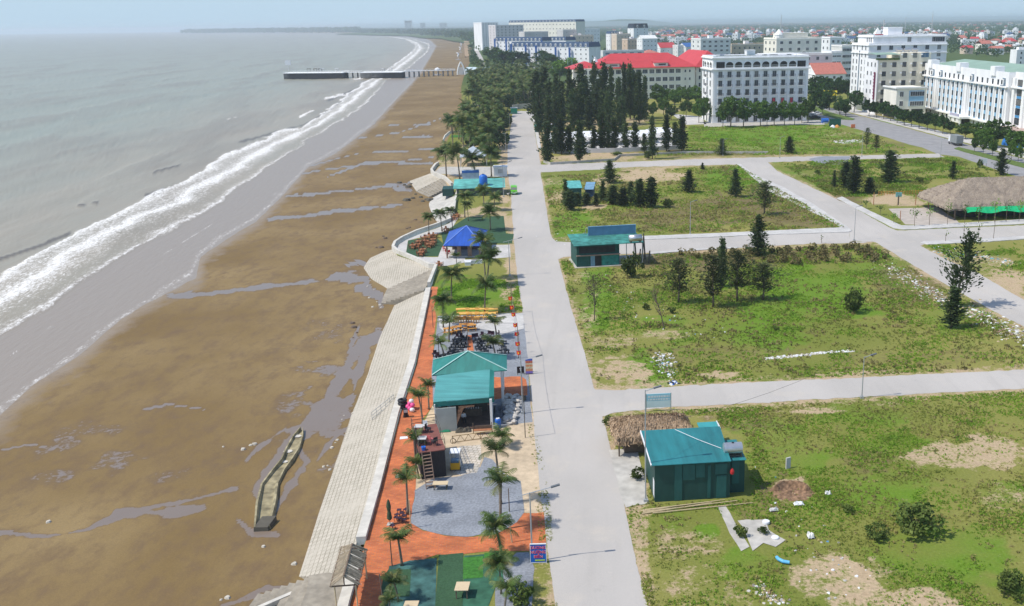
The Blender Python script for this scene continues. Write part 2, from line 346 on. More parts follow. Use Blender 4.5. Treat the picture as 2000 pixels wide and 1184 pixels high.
def beach_mat():
    g = NB('wet_brown_sand', 0.7, 0.4)
    n1 = g.noise(.05, 5, stretch=(1,.6,1)); n2 = g.noise(.6, 6, stretch=(1,.5,1), rough=.65); n3 = g.noise(9, 3)
    c = g.mix(g.rng(n1, .35, .65), (.185,.122,.045), (.275,.195,.088))
    c = g.mix(g.math('MULTIPLY', g.attr('tone'), .45), c, (.158,.100,.034))
    c = g.mix(g.rng(n2, .45, .75), c, (.15,.097,.05))
    c = g.mix(1.0, c, g.mix(g.rng(n3, .3, .7), (.88,.88,.88), (1.1,1.1,1.1)), 'MULTIPLY')
    edge = g.rng(g.math('ADD', g.attr('wet'), g.math('MULTIPLY', g.math('SUBTRACT', n2, .5), .9)), .35, 1.0)
    c = g.mix(edge, c, (.25,.19,.125))
    n5 = g.noise(1.6, 6, rough=.7); wv = g.math('ADD', g.attr('water'), g.math('ADD', g.math('MULTIPLY', g.math('SUBTRACT', n2, .5), 1.0), g.math('MULTIPLY', g.math('SUBTRACT', n5, .5), 1.5)))
    wt = g.rng(wv, .48, .66); c = g.mix(g.rng(wv, .1, .5, 0, .6), c, (.145,.098,.055))
    c = g.mix(wt, c, (.20,.155,.12))
    g.link(g.mix(wt, g.mix(edge, (.75,)*3, (.45,)*3), (.30,)*3), g.b.inputs['Roughness'])
    g.link(g.rng(wt, 0, 1, .2, .38), g.b.inputs['Specular IOR Level'])
    g.bump(n2, .25, .08); return g.col(c)
vb = rows(2.2, 1420, 4.0, 0.02)
def bx0(y): return min(np.interp(y, [p[1] for p in reversed(WLINE)][::1] if False else sorted(p[1] for p in WLINE), [p[0] for p in sorted(WLINE, key=lambda q: q[1])]) - 60, 900)
beach = sheet('beach', Z_B, vb, lambda y: bx0(y) if y > 90 else 560, lambda y: interp(LEDGE, y)+(6 if y > 160 else 1.5), 300, beach_mat(), beach_attr, beach_z)

# ---------------------------------------------------------------- sea
_a = W(0, 536, Z_S); _b = W(500, 272, Z_S); _sh = (_b-_a).normalized(); _sn = Vector((-_sh.y, _sh.x, 0))   # along shore, seaward
def sea_attr(px, py, X, Y):
    A = X*_sh.x+Y*_sh.y; B = X*_sn.x+Y*_sn.y
    n = fbm(A*.05, B*.12, 81, 4)-.5; nf = fbm(A*.25, B*.9, 84, 4)
    vv = py-H(px); k = vv/200.
    seaP = FSEA + [(-3000,60),(-3000,3000)]; landP = FLAND + [(-3000,60),(-3000,3000)]
    ds = sd(px, py, seaP)+n*16*k; dl = sd(px, py, landP)+n*14*k      # positive = seaward of that line
    band = (ds < 0) & (dl > 0); wid = np.abs(ds)+np.abs(dl)+1e-3; s = np.abs(ds)/wid   # 0 at the breaker, 1 at the landward edge
    dens = 0.50 + 0.5*np.exp(-(s/.13)**2) + .42*np.exp(-((s-.42)/.09)**2) + .6*np.exp(-((s-1)/.07)**2) - .25*np.exp(-((s-.78)/.14)**2)
    foam = np.where(band, dens, 0)*np.clip(np.minimum(-ds, dl)/(2.5*k+.1)+.1, 0, 1)
    def line(pl, w, a): 
        d = seg_d(px, py, pl)+np.abs(n)*10*k*w/2; return a*(1-sstep(d/(w*1.0), .4, 1.2))
    for pl, w, a in [([(20,655+40),(90,645),(140,600),(240,545),(330,490),(430,428),(500,380)],1.3,.55),([(0,690),(60,660),(150,600),(143,575)],1.2,.6),([(586,228),(612,216)],4,.9),([(635,193),(665,188),(671,186)],4,.9),([(650,187),(672,183)],2.5,.8),
                     ([(440,236),(480,226)],1.3,.7),([(460,186),(550,176)],1,.4),([(110,690),(190,655),(300,600)],1.2,.5),([(355,555),(330,566)],2,.4),([(400,425),(450,410),(457,398)],1.6,.6),([(520,395),(540,375)],2,.5),([(560,345),(600,320)],2,.35),([(690,155),(712,152)],3.2,.9),([(740,178),(756,186)],1.5,.5)]:
        foam = np.maximum(foam, line(pl, w, a))
    edge = (sd(px, py, WPOLY)+n*10*k)/np.maximum(k, .05)
    foam = np.maximum(foam, .42*np.exp(-(np.abs(edge-2)/2.2)**2))
    swash = 1-sstep(dl/np.maximum(k, .05), -4, 6)
    off = np.maximum(ds, 0)/np.maximum(vv, 1)                     # about metres/40 seaward
    dk = np.zeros_like(px)
    for pl, w in [([(0,505),(40,492),(84,478),(135,456)],5),([(95,470),(130,460)],5),([(285,382),(310,376),(318,372)],4.5),([(150,402),(190,396)],2),([(300,338),(350,324)],2.5),([(470,277),(500,270),(540,258)],2.5),([(560,252),(590,246),(600,240)],2),([(600,240),(650,212),(690,178)],1.6),([(640,198),(690,176)],2)]:
        dk = np.maximum(dk, 1-sstep(seg_d(px, py, pl)/w+n, .4, 1.1))
    sw = fbm(A*.012+3, B*.075+n*1.2, 91, 3)
    return {'foam': np.clip(foam, 0, 1.2), 'swash': swash, 'off': np.clip(off, 0, 4), 'dark': dk, 'swell': sw}
def sea_z(px, py, X, Y):
    A = X*_sh.x+Y*_sh.y; B = X*_sn.x+Y*_sn.y; vv = py-H(px)
    a = sea_attr_cache['swell']-.5; n = fbm(A*.1, B*.5, 95, 3)-.5
    calm = np.clip(sea_attr_cache['off']*6, 0, 1)
    return Z_S + (a*1.5+n*.25)*calm*sstep(vv, 25, 90)*(1-sea_attr_cache['swash']) + .35*sea_attr_cache['foam']*(1-sea_attr_cache['swash'])*.6 + .5*sea_attr_cache['dark']*calm
sea_attr_cache = {}
def sea_attr2(px, py, X, Y): return sea_attr_cache
def sea_zz(px, py, X, Y):
    sea_attr_cache.update(sea_attr(px, py, X, Y)); return sea_z(px, py, X, Y)
def sea_mat():
    g = NB('murky_sea_water', 0.3, 0.18)
    ang = math.atan2(_sh.y, _sh.x)
    mp = g.n.nodes.new('ShaderNodeMapping'); mp.inputs['Rotation'].default_value = (0,0,-ang); g.link(g.tc, mp.inputs[0]); v = mp.outputs[0]
    n1 = g.noise(1.0, 5, stretch=(.25,1.1,1), vec=v); n2 = g.noise(1, 4, stretch=(.018,.10,1), vec=v); n3 = g.noise(1.0, 7, stretch=(.8,2.2,1), rough=.7, dist=.6, vec=v); n4 = g.noise(3.5, 4, rough=.7)
    near = g.mix(g.rng(n2, .35, .65), (.30,.255,.185), (.28,.25,.185)); farc = g.mix(g.rng(n2, .35, .65), (.24,.275,.21), (.22,.265,.21))
    c = g.mix(g.rng(g.attr('off'), .1, 1.6), near, farc)
    c = g.mix(g.math('MULTIPLY', g.rng(g.attr('swell'), .48, .75), .42), c, (.19,.15,.105))
    c = g.mix(g.attr('swash'), c, (.275,.23,.185))
    c = g.mix(g.math('MULTIPLY', g.attr('dark'), .9), c, (.10,.075,.05))
    fn = g.math('ADD', g.math('MULTIPLY', n3, .65), g.math('MULTIPLY', n4, .35))
    ff = g.rng(g.math('ADD', g.attr('foam'), g.math('MULTIPLY', g.math('SUBTRACT', fn, .5), 3.4)), .36, .98)
    ff = g.math('MULTIPLY', ff, g.rng(g.attr('foam'), 0.02, .15))
    c = g.mix(ff, c, (.76,.75,.72))
    g.link(g.rng(ff, 0, 1, g.rng(g.attr('swash'), 0, 1, .28, .10) if False else .36, .9), g.b.inputs['Roughness'])
    g.bump(n1, .35, .25); return g.col(c)
vs = rows(6.3, 1420, 4.0, 0.018)
_seaM = sea_mat()
def sheet_sea():
    nx = 420; nr = len(vs); PXa = np.zeros((nr, nx)); PYa = np.zeros((nr, nx))
    for i, vi in enumerate(vs):
        y = H(1000)+vi
        b = np.interp(y, sorted(p[1] for p in WLINE), [p[0] for p in sorted(WLINE, key=lambda q: q[1])])+70 if y > 92 else 900
        a = -900 if y > 120 else -1400
        xs = np.concatenate([np.linspace(a, -60, 50, endpoint=False), np.linspace(-60, max(b, 20), nx-50)]); PXa[i] = xs; PYa[i] = H(xs)+vi
    X, Y = WN(PXa, PYa, Z_S); Z = sea_zz(PXa, PYa, X, Y)
    V = np.stack([X, Y, Z], -1).reshape(-1, 3); i = np.arange(nr-1)[:, None]; j = np.arange(nx-1)[None, :]; a = i*nx+j
    Fq = np.stack([a+nx, a+nx+1, a+1, a], -1).reshape(-1, 4)
    return tag(link(bpy.data.objects.new('sea', npmesh('sea', V, Fq, _seaM, {k: q.ravel() for k, q in sea_attr_cache.items()}, True))), kind='structure')
sea = sheet_sea()

# ---------------------------------------------------------------- roads and paved sheets
def smooth_poly(pl, step=14, jit=0.0, seed=0):
    out = []; r = random.Random(seed); n = len(pl)
    for k in range(n):
        (ax, ay), (bx, by) = pl[k], pl[(k+1) % n]; L = math.hypot(bx-ax, by-ay); m = max(1, int(L/step))
        for i in range(m):
            t = i/m; out.append((ax+(bx-ax)*t+r.gauss(0, jit)*min(1, L/20), ay+(by-ay)*t+r.gauss(0, jit)*min(1, L/20)))
    return out
def zone(name, pl, z, m, thick=0.0, jit=0.0, seed=1, kind='structure', step=14):
    pts = [W(x, y, z) for x, y in smooth_poly(pl, step, jit, seed)]
    b = bmesh.new(); vs_ = [b.verts.new(p) for p in pts]; f = b.faces.new(vs_)
    f.normal_update()
    if f.normal.z < 0: f.normal_flip()
    if thick:
        r = bmesh.ops.extrude_face_region(b, geom=[f])
        # top stays, sides go down
        for v in [e for e in r['geom'] if isinstance(e, bmesh.types.BMVert)]: v.co.z = z
        for v in vs_: v.co.z = z-thick
    bmesh.ops.triangulate(b, faces=[q for q in b.faces if len(q.verts) > 4])
    bmesh.ops.recalc_face_normals(b, faces=b.faces)
    me = bpy.data.meshes.new(name); b.to_mesh(me); b.free(); me.materials.append(m)
    if not thick:
        if me.polygons[0].normal.z < 0: me.flip_normals()
    return tag(link(bpy.data.objects.new(name, me)), kind=kind)
def road_mat():
    g = NB('pale_concrete_road', 0.85, 0.25)
    n1 = g.noise(.08, 5, stretch=(1,.5,1)); n2 = g.noise(1.4, 6, rough=.7); n3 = g.noise(18, 2); n4 = g.noise(.35, 4, stretch=(2.2,.16,1))
    c = g.mix(g.rng(n1, .35, .65), (.40,.375,.345), (.47,.44,.405))
    c = g.mix(g.rng(n4, .52, .85, 0, .5), c, (.345,.325,.30)); c = g.mix(g.rng(n2, .58, .8), c, (.50,.455,.39)); c = g.mix(g.rng(g.noise(.22, 5, rough=.65), .55, .75, 0, .55), c, (.52,.465,.39)); c = g.mix(g.rng(g.noise(.5, 6, rough=.75), .60, .72, 0, .35), c, (.30,.285,.265))
    c = g.mix(1.0, c, g.mix(g.rng(n3, .3, .7), (.93,.93,.93), (1.06,1.06,1.06)), 'MULTIPLY')
    g.bump(n3, .1, .02); return g.col(c)
M_road = road_mat()
M_asph = mat('grey_worn_asphalt', (.27,.265,.265), .9, .1, .4, bump=.1, var2=.08)
M_pave = mat('white_concrete_paving', (.49,.475,.45), .85, .10, 2.0, var2=.12, scale2=.3)
M_conc = mat('grey_concrete_slab', (.43,.41,.37), .9, .14, 1.2, bump=.2, var2=.1)
M_gravel = mat('blue_grey_gravel', (.23,.245,.27), .95, .22, 5.0, bump=.5, var2=.15, scale2=.4, detail=6)
M_sandp = mat('packed_yellow_sand', (.50,.395,.27), .95, .14, 1.5, var2=.12, bump=.2)
M_turf = [mat('dark_green_artificial_turf', (.035,.085,.04), .95, .2, 6, bump=.3, var2=.1), mat('bright_green_artificial_turf', (.04,.15,.022), .95, .3, 4, bump=.3, var2=.2),
          mat('worn_teal_green_turf', (.035,.115,.07), .95, .25, 1.6, bump=.2, var2=.25, scale2=.5), mat('bluish_worn_turf', (.045,.115,.105), .95, .3, 1.2, bump=.2, var2=.3, scale2=.6)]
def brick_mat(name, c1, c2, mort, s=4.0, ang=0.0, bw=.5, rh=.25, ms=.02):
    g = NB(name, .85, .25)
    mp = g.n.nodes.new('ShaderNodeMapping'); mp.inputs['Rotation'].default_value = (0,0,ang); g.link(g.tc, mp.inputs[0])
    br = g.n.nodes.new('ShaderNodeTexBrick'); g.link(mp.outputs[0], br.inputs['Vector']); br.inputs['Scale'].default_value = s
    br.inputs['Color1'].default_value = (*c1,1); br.inputs['Color2'].default_value = (*c2,1); br.inputs['Mortar'].default_value = (*mort,1)
    br.inputs['Brick Width'].default_value = bw; br.inputs['Row Height'].default_value = rh; br.inputs['Mortar Size'].default_value = ms
    n1 = g.noise(.5, 5); n2 = g.noise(4, 5, rough=.7)
    c = g.mix(1.0, br.outputs[0], g.mix(g.rng(n1, .35, .65), (.78,.8,.82), (1.18,1.15,1.1)), 'MULTIPLY')
    c = g.mix(g.rng(n2, .6, .8), c, tuple(.5*a+.5*.45 for a in c1))
    g.bump(n2, .15, .03); return g.col(c)
M_orange = brick_mat('orange_brick_paving', (.58,.17,.055), (.44,.115,.045), (.36,.16,.09), 1.0, -AX, .42, .22, .02)
M_block = brick_mat('pale_revetment_blocks', (.46,.425,.365), (.40,.37,.315), (.27,.245,.20), 1.0, 0, .8, .5, .03)
ROADL = [(1300,1100),(1184,1085),(1100,1073),(1000,1060),(900,1049),(800,1040),(700,1031),(600,1020),(540,1010),(460,1003),(380,998),(330,990),(280,992),(240,999),(217,1001)]
ROADR = [(217,1034),(240,1041),(280,1048),(322,1056),(340,1056),(400,1066),(455,1075),(500,1088),(600,1115),(700,1145),(757,1160),(812,1176),(900,1199),(1000,1222),(1100,1243),(1184,1265),(1300,1292)]
zone('road', [(x, y) for y, x in ROADL]+[(x, y) for y, x in ROADR], 0.02, M_road, jit=.5, step=8)
zone('side_street', [(1150,752),(1163,761),(1200,763),(1400,750),(1600,741),(2000,722),(2450,702),(2450,741),(2000,759),(1650,777),(1500,786),(1311,795),(1230,803),(1190,807),(1172,816),(1150,800)], 0.016, M_road, jit=.6, seed=2, step=10)
zone('side_street', [(1060,440),(1074,460),(1086,472),(1120,474),(1253,469),(1405,463),(1466,460),(1659,450),(1659,470),(1703,474),(1568,477),(1450,484),(1357,488),(1268,494),(1140,500),(1100,502),(1086,508),(1080,515)], 0.016, M_road, jit=.4, seed=3, step=8)
zone('side_street', [(1050,322),(1201,317),(1357,311),(1500,307),(1686,304),(1832,300),(1845,307),(1686,311),(1568,315),(1500,317),(1518,334),(1632,388),(1666,405),(1740,446),(1752,450),(1768,450),(2000,440),(2400,428),(2400,447),(2000,464),(1923,469),(1810,475),(1797,480),(1855,510),(1909,533),(2000,586),(2420,800),(2420,860),(2000,638),(1933,604),(1838,550),(1754,500),(1710,473),(1659,470),(1659,450),(1665,450),(1585,398),(1531,368),(1470,341),(1440,321),(1215,327),(1178,331),(1050,337)], 0.012, M_road, jit=.3, seed=4, step=7)
zone('avenue', [(1540,178),(1600,205),(1656,220),(1721,237),(1800,258),(1848,271),(2000,311),(2420,425),(2420,475),(2000,350),(1977,342),(1872,306),(1832,301),(1800,288),(1774,282),(1737,270),(1687,256),(1642,243),(1560,222),(1500,200),(1480,185)], 0.008, M_asph, jit=.2, seed=5, step=8)
# pavements with kerbs: a real step
def pavement(pl, seed=1, m=None, jit=.2): return zone('pavement', pl, 0.12, m or M_pave, thick=.14, jit=jit, seed=seed, step=9)
pavement([(1253,461),(1405,455),(1640,444),(1632,436),(1500,372),(1446,325),(1440,321),(1446,320),(1470,339),(1531,366),(1585,396),(1655,443),(1664,450),(1658,453),(1466,459),(1405,462),(1253,468)], 11)
pavement([(1634,387),(1645,384),(1700,412),(1760,440),(1800,440),(2000,428),(2300,418),(2300,425),(2000,437),(1790,447),(1765,448),(1745,445),(1666,404)], 12)
pavement([(1797,474),(1805,471),(1923,466),(2000,461),(2300,449),(2300,455),(2000,467),(1923,472),(1812,477)], 13)
pavement([(1033,219),(1043,219),(1052,260),(1057,290),(1052,292),(1049,280),(1042,240)], 14, jit=.15)
pavement([(1640,212),(1665,212),(1730,230),(1860,262),(2000,298),(2350,392),(2350,400),(2000,308),(1850,269),(1800,256),(1721,235),(1656,218)], 15)
pavement([(1268,492),(1357,486),(1440,482),(1440,484),(1357,489),(1268,496)], 16)
def planter(pl, seed):
    z = zone('median_strip', pl, .18, mat('planter_soil_grass', (.10,.15,.03), .95, .3, 1.5, bump=.4), thick=.2, jit=.1, seed=seed, step=6); return z
planter([(1560,203),(1590,206),(1621,219),(1655,228),(1670,232),(1665,234),(1640,233),(1610,225),(1575,211)], 21)
planter([(1864,290),(1872,287),(1945,305),(2000,319),(2300,400),(2300,412),(2000,327),(1945,313),(1880,295)], 22)
# promenade surfaces
zone('brick_paving', [(843,560),(856,560),(848,600),(852,618),(846,690),(843,732),(846,790),(826,818),(815,850),(812,900),(811,961),(802,1021),(825,1036),(869,1046),(910,1049),(970,1044),(1010,1020),(1022,1002),(1063,1002),(1066,1057),(1066,1072),(1033,1076),(965,1076),(905,1082),(855,1084),(825,1093),(760,1106),(746,1183),(720,1290),(656,1290),(684,1184),(713,1060),(744,955),(781,813),(813,713)], .022, M_orange, jit=.5, seed=31)
zone('brick_paving', [(964,736),(1018,735),(1027,742),(1030,772),(1008,776),(964,781)], .026, M_orange, jit=.8, seed=32)
zone('brick_paving', [(914,655),(922,655),(926,690),(913,690)], .03, M_orange, jit=.3, seed=33)
zone('gravel_court', [(811,958),(846,935),(900,930),(938,912),(946,892),(960,898),(985,925),(1018,940),(1024,1002),(1010,1019),(970,1043),(910,1048),(869,1045),(825,1035),(802,1021)], .032, M_gravel, jit=.8, seed=34)
zone('gravel_court', [(856,618),(1022,611),(1032,700),(1036,790),(1040,825),(970,832),(846,790),(843,732),(846,690)], .018, M_gravel, jit=.6, seed=35)
zone('paving', [(858,619),(1021,612),(1024,640),(985,650),(930,640),(870,650),(858,640)], .034, M_pave, jit=1.0, seed=36)
zone('gravel_court', [(968,1145),(975,1110),(1010,1080),(1033,1078),(1042,1110),(1035,1290),(965,1290)], .02, M_gravel, jit=.8, seed=37)
zone('sand_yard', [(965,832),(1040,826),(1052,900),(1018,945),(985,925),(960,898),(946,892),(938,912),(884,930),(884,846)], .016, M_sandp, jit=.8, seed=38)
zone('sand_yard', [(846,790),(1036,790),(1046,830),(1052,900),(1062,1003),(1024,1002),(811,961),(815,850)], .011, M_sandp, jit=.4, seed=138)
zone('stone_paving', [(899,871),(940,869),(940,895),(932,922),(900,928),(884,924),(890,880)], .036, brick_mat('white_stone_slabs', (.55,.50,.44), (.48,.44,.38), (.30,.26,.2), 1.0, .2, .5, .5, .04), jit=.6, seed=39)
zone('artificial_turf', [(746,1183),(760,1106),(800,1095),(853,1090),(850,1200),(850,1290),(722,1290)], .024, M_turf[3], jit=.3, seed=40)
zone('artificial_turf', [(748,1130),(758,1112),(803,1112),(800,1165),(742,1168)], .030, M_turf[0], jit=.2, seed=41)
zone('artificial_turf', [(857,1084),(905,1080),(903,1200),(900,1290),(845,1290),(850,1180)], .034, M_turf[0], jit=.1, seed=42)
zone('artificial_turf', [(906,1085),(945,1083),(980,1080),(985,1145),(968,1147),(952,1190),(950,1290),(901,1290),(903,1200)], .026, M_turf[2], jit=.4, seed=43)
zone('artificial_turf', [(905,1089),(944,1086),(943,1128),(904,1131)], .038, M_turf[1], jit=.3, seed=44)
zone('artificial_turf', [(946,1080),(975,1076),(978,1098),(944,1100)], .042, M_turf[1], jit=.3, seed=45)
zone('artificial_turf', [(797,470),(850,462),(866,476),(856,500),(808,502),(793,492)], .03, M_turf[0], jit=.3, seed=46)
zone('artificial_turf', [(862,455),(885,442),(912,424),(984,422),(988,456),(1004,457),(1000,476),(955,476),(900,486),(866,480)], .026, M_turf[0], jit=.3, seed=47)
zone('paving', [(770,487),(786,472),(816,459),(878,436),(886,420),(895,425),(885,442),(862,455),(797,470),(793,492),(808,502),(856,502),(862,482),(905,484),(910,512),(870,520),(850,519),(815,508),(776,493)], .02, M_pave, jit=.3, seed=48)
zone('paving', [(960,478),(996,478),(997,502),(962,505)], .028, M_pave, jit=.3, seed=49)
zone('paving', [(846,339),(870,340),(900,345),(985,345),(985,326),(860,326)], .02, M_conc, jit=.3, seed=50)
zone('yard_slab', [(1189,878),(1245,873),(1262,960),(1268,982),(1222,990),(1205,940)], .03, M_conc, jit=.8, seed=51)
zone('yard_slab', [(1440,1017),(1495,1015),(1500,1035),(1535,1055),(1515,1068),(1490,1060),(1470,1075),(1455,1045)], .05, M_conc, jit=1.4, seed=52)
zone('yard_slab', [(1402,990),(1418,988),(1440,1030),(1464,1068),(1448,1076),(1425,1040)], .04, M_conc, jit=.6, seed=53)
zone('yard_slab', [(1735,408),(1830,404),(1868,430),(1875,437),(1800,441),(1768,437)], .02, mat('bare_pale_concrete', (.42,.37,.32), .9, .15, .6), jit=.5, seed=54)
zone('yard_slab', [(1622,274),(1684,272),(1690,277),(1650,281),(1632,279)], .03, M_pave, jit=.3, seed=55)
zone('yard_slab', [(1060,262),(1140,262),(1230,258),(1335,262),(1325,290),(1200,295),(1075,296)], .03, M_pave, jit=.6, seed=56)
zone('yard_slab', [(1310,222),(1368,228),(1380,243),(1340,244)], .02, M_pave, jit=.4, seed=57)
zone('yard_slab', [(1375,238),(1600,234),(1612,243),(1375,248)], .02, M_conc, jit=.3, seed=58)
zone('gravel_heap', [(1580,309),(1600,306),(1660,306),(1655,317),(1640,322),(1612,320),(1590,316)], .1, M_gravel, thick=.3, jit=.6, seed=59)
# ================================================================= PLANTS: prototypes
rng = np.random.RandomState(11)
def leaf_mat(name, c1, c2, rough=.75, rnd=.35, sc_=.6, hue=None):
    g = NB(name, rough, .2)
    oi = g.n.nodes.new('ShaderNodeObjectInfo')
    n = g.noise(sc_, 3); n2 = g.noise(3.5, 2)
    c = g.mix(g.rng(n, .35, .65), c1, c2)
    c = g.mix(1.0, c, g.mix(g.rng(n2, .3, .7), (.7,.7,.7), (1.3,1.3,1.3)), 'MULTIPLY')
    c = g.mix(1.0, c, g.mix(oi.outputs['Random'], (1-rnd,)*3, (1+rnd,1+rnd,1+rnd*.6)), 'MULTIPLY')
    m = g.col(c)
    tr = g.n.nodes.new('ShaderNodeBsdfTranslucent'); mx = g.n.nodes.new('ShaderNodeMixShader'); mx.inputs[0].default_value = .22
    out = g.n.nodes['Material Output']; g.link(c, tr.inputs[0]); g.n.links.new(g.b.outputs[0], mx.inputs[1]); g.n.links.new(tr.outputs[0], mx.inputs[2]); g.n.links.new(mx.outputs[0], out.inputs[0])
    return m
M_cas = leaf_mat('casuarina_needles', (.034,.066,.024), (.085,.115,.042))
M_casb = leaf_mat('brownish_casuarina_needles', (.045,.065,.025), (.095,.105,.045))
M_leaf = leaf_mat('broad_leaf', (.045,.110,.018), (.10,.165,.03))
M_leafd = leaf_mat('dark_broad_leaf', (.022,.062,.014), (.05,.10,.022))
M_leafb = leaf_mat('bright_yellow_green_leaf', (.10,.21,.022), (.15,.27,.03))
M_palm = leaf_mat('coconut_frond', (.035,.08,.018), (.10,.15,.035), .5, .25)
M_palmy = leaf_mat('yellowish_coconut_frond', (.10,.14,.04), (.20,.19,.06), .55, .2)
M_shrub = leaf_mat('scrub_leaf', (.06,.105,.02), (.12,.15,.04))
M_bark = mat('grey_brown_bark', (.16,.125,.09), .95, .25, 6, bump=.5)
M_barkp = mat('palm_bark', (.20,.165,.125), .95, .25, 4, bump=.4, stretch=(1,1,5))

def quads(C, size, aspect=1.0, dirs=None, r=rng):
    n = len(C); a = r.normal(size=(n,3)) if dirs is None else dirs+r.normal(size=(n,3))*.25
    a /= np.linalg.norm(a, axis=1)[:,None]+1e-9
    b = r.normal(size=(n,3)); b -= (b*a).sum(1)[:,None]*a; b /= np.linalg.norm(b, axis=1)[:,None]+1e-9
    s = (size*(r.uniform(.6,1.4,n)))[:,None] if np.isscalar(size) else size[:,None]
    a = a*s*.5; b = b*s*.5*aspect
    V = np.stack([C-a-b*.6, C-a*.2+b, C+a+b*.3, C+a*.3-b], 1).reshape(-1,3)
    return V, np.arange(4*n).reshape(-1,4)
def conic_crown(name, h, rad, nb, qb, ls, m, base=.08, pw=.8, up=.5, seed=0, gap=.25, topw=.05, lean=0):
    """branch-built crown: nb branches with qb leaf clumps each along them; profile widest near a third, pointed top"""
    r = np.random.RandomState(seed); C = []; D = []
    lob = r.uniform(0, 2*math.pi, 4)
    for i in range(nb):
        t = base+(1-base)*(i+r.uniform())/nb; z = h*t
        prof = (1-t)**pw*(1-math.exp(-(t-base+.06)*14))+topw
        az = r.uniform(0, 2*math.pi); ll = rad*prof*r.uniform(.45,1.15)*(1+.25*math.sin(2*az+lob[0]+t*5)+.2*math.sin(3*az+lob[1]-t*9))
        if r.uniform() < gap: ll *= .4
        k = max(3, int(qb*(.5+.5*prof)))
        s = r.uniform(.15, 1, k)**.7; d = np.array([math.cos(az), math.sin(az), up])
        P = np.array([lean*t*h, 0, z])+s[:,None]*d*ll+r.normal(size=(k,3))*ls*.55*(.6+s[:,None]*.5)
        C.append(P); D.append(np.repeat(d[None], k, 0))
    V, Fq = quads(np.concatenate(C), ls, .45, np.concatenate(D), r)
    return npmesh(name, V, Fq, m)
def round_crown(name, h, rad, z0, ncl, qc, ls, m, seed=0, flat=.75, lumps=.32):
    """clumped crown: leaves in many unequal clumps on an uneven shell plus filling"""
    r = np.random.RandomState(seed); C = []
    lob = r.uniform(0, 6.28, 6)
    for i in range(ncl):
        u = r.normal(size=3); u /= np.linalg.norm(u); u[2] = u[2]*.85+.1
        az = math.atan2(u[1], u[0]); k = 1+.22*math.sin(2*az+lob[0])+.18*math.sin(3*az+lob[1]+u[2]*3)
        q = r.uniform(.25,1)**.45
        c = np.array([u[0]*rad*k*q, u[1]*rad*k*q, z0+(h-z0)*.5+u[2]*(h-z0)*.5*q*(flat+.25)])
        cr = rad*lumps*r.uniform(.6,1.3); n = int(qc*r.uniform(.6,1.3))
        v = r.normal(size=(n,3)); v /= np.linalg.norm(v, axis=1)[:,None]; v[:,2] *= .7
        C.append(c+v*cr*(r.uniform(.3,1,n)**.5)[:,None])
    V, Fq = quads(np.concatenate(C), ls, .7, None, r)
    return npmesh(name, V, Fq, m)
def trunk_mesh(name, h, r0, m, limbs=0, spread=1.5, seed=0, lean=0, z1=None, twig=.25):
    r = random.Random(seed); b = MB(); n = 6
    pts = [Vector((lean*h*t + .03*h*math.sin(3*t+seed)*t, .03*h*math.cos(4*t+seed)*t, h*t)) for t in [i/n for i in range(n+1)]]
    b.tube(pts, [r0*(1-.75*i/n) for i in range(n+1)], 6)
    for i in range(limbs):
        t = r.uniform(.35, .95); p = pts[0].lerp(pts[-1], t) if lean == 0 else pts[min(n, int(t*n))]
        a = r.uniform(0, 6.28); l = spread*r.uniform(.5,1); q = p+Vector((math.cos(a)*l*.6, math.sin(a)*l*.6, l*.55)); e = q+Vector((math.cos(a)*l*.4, math.sin(a)*l*.4, l*.35))
        b.tube([p, q, e], [r0*.4, r0*twig, r0*.08], 5)
    return b.mesh(name, m, True)
def palm_crown(name, R, nf, nl, seed=0, m=None, stiff=.5, bunch=0.0, mats=None):
    r = random.Random(seed); b = MB(); mats = mats or [M_palm, M_palmy]
    for k in range(nf):
        az = k*2.399+r.uniform(-.3,.3); e = math.radians(r.uniform(30, 88) if k < nf*.68 else r.uniform(-20, 35)); e = e+(1.35-e)*bunch
        L = R*r.uniform(.8,1.12); n = 7; p = Vector((0,0,0)); pts = [p.copy()]; el = e
        for i in range(n):
            p = p+Vector((math.cos(az)*math.cos(el), math.sin(az)*math.cos(el), math.sin(el)))*L/n; pts.append(p.copy()); el -= (1.5-stiff)*(.12+.05*i)*(1-bunch*.4)
        b.mat(1 if (r.random() < .16 or k > nf*.9) else 0)
        side = Vector((-math.sin(az), math.cos(az), 0)); roll = r.uniform(-.5,.5)
        for i in range(nl):
            t = .12+.88*(i+.5)/nl; f = t*n; j = min(int(f), n-1); q = pts[j].lerp(pts[j+1], f-j); d = (pts[j+1]-pts[j]).normalized()
            upv = side.cross(d); ll = R*.34*math.sin(math.pi*min(1,(t*.82+.13)))**.7*r.uniform(.85,1.1); w = L/nl*.74
            for sg in (-1,1):
                o = (side*sg*.85+d*.45-Vector((0,0,1))*(.35+.3*r.random())+upv*roll*sg*.4).normalized()*ll
                b.add([q-d*w*.5, q+d*w*.5, q+o+d*w*.25, q+o-d*w*.1], [(0,1,2,3)])
        b.mat(1)
        for i in range(n): 
            w = .05*R/3*(1-i/n)+.012; b.add([pts[i]-side*w, pts[i]+side*w, pts[i+1]+side*w*.8, pts[i+1]-side*w*.8], [(0,1,2,3)])
    return b.mesh(name, mats)
CAS = [conic_crown('casuarina_crown', 10, 1.75, 150, 16, .55, M_cas, seed=s, gap=.2) for s in (1,2,3)]
CASC = [conic_crown('conical_casuarina_crown', 10, 2.9, 170, 17, .55, M_cas, base=.03, pw=1.0, up=.35, seed=s) for s in (4,5)]
CASS = [conic_crown('sparse_casuarina_crown', 10, 3.4, 130, 15, .42, M_casb, base=.22, pw=.55, up=.65, seed=s, gap=.35, topw=.12) for s in (6,7)]
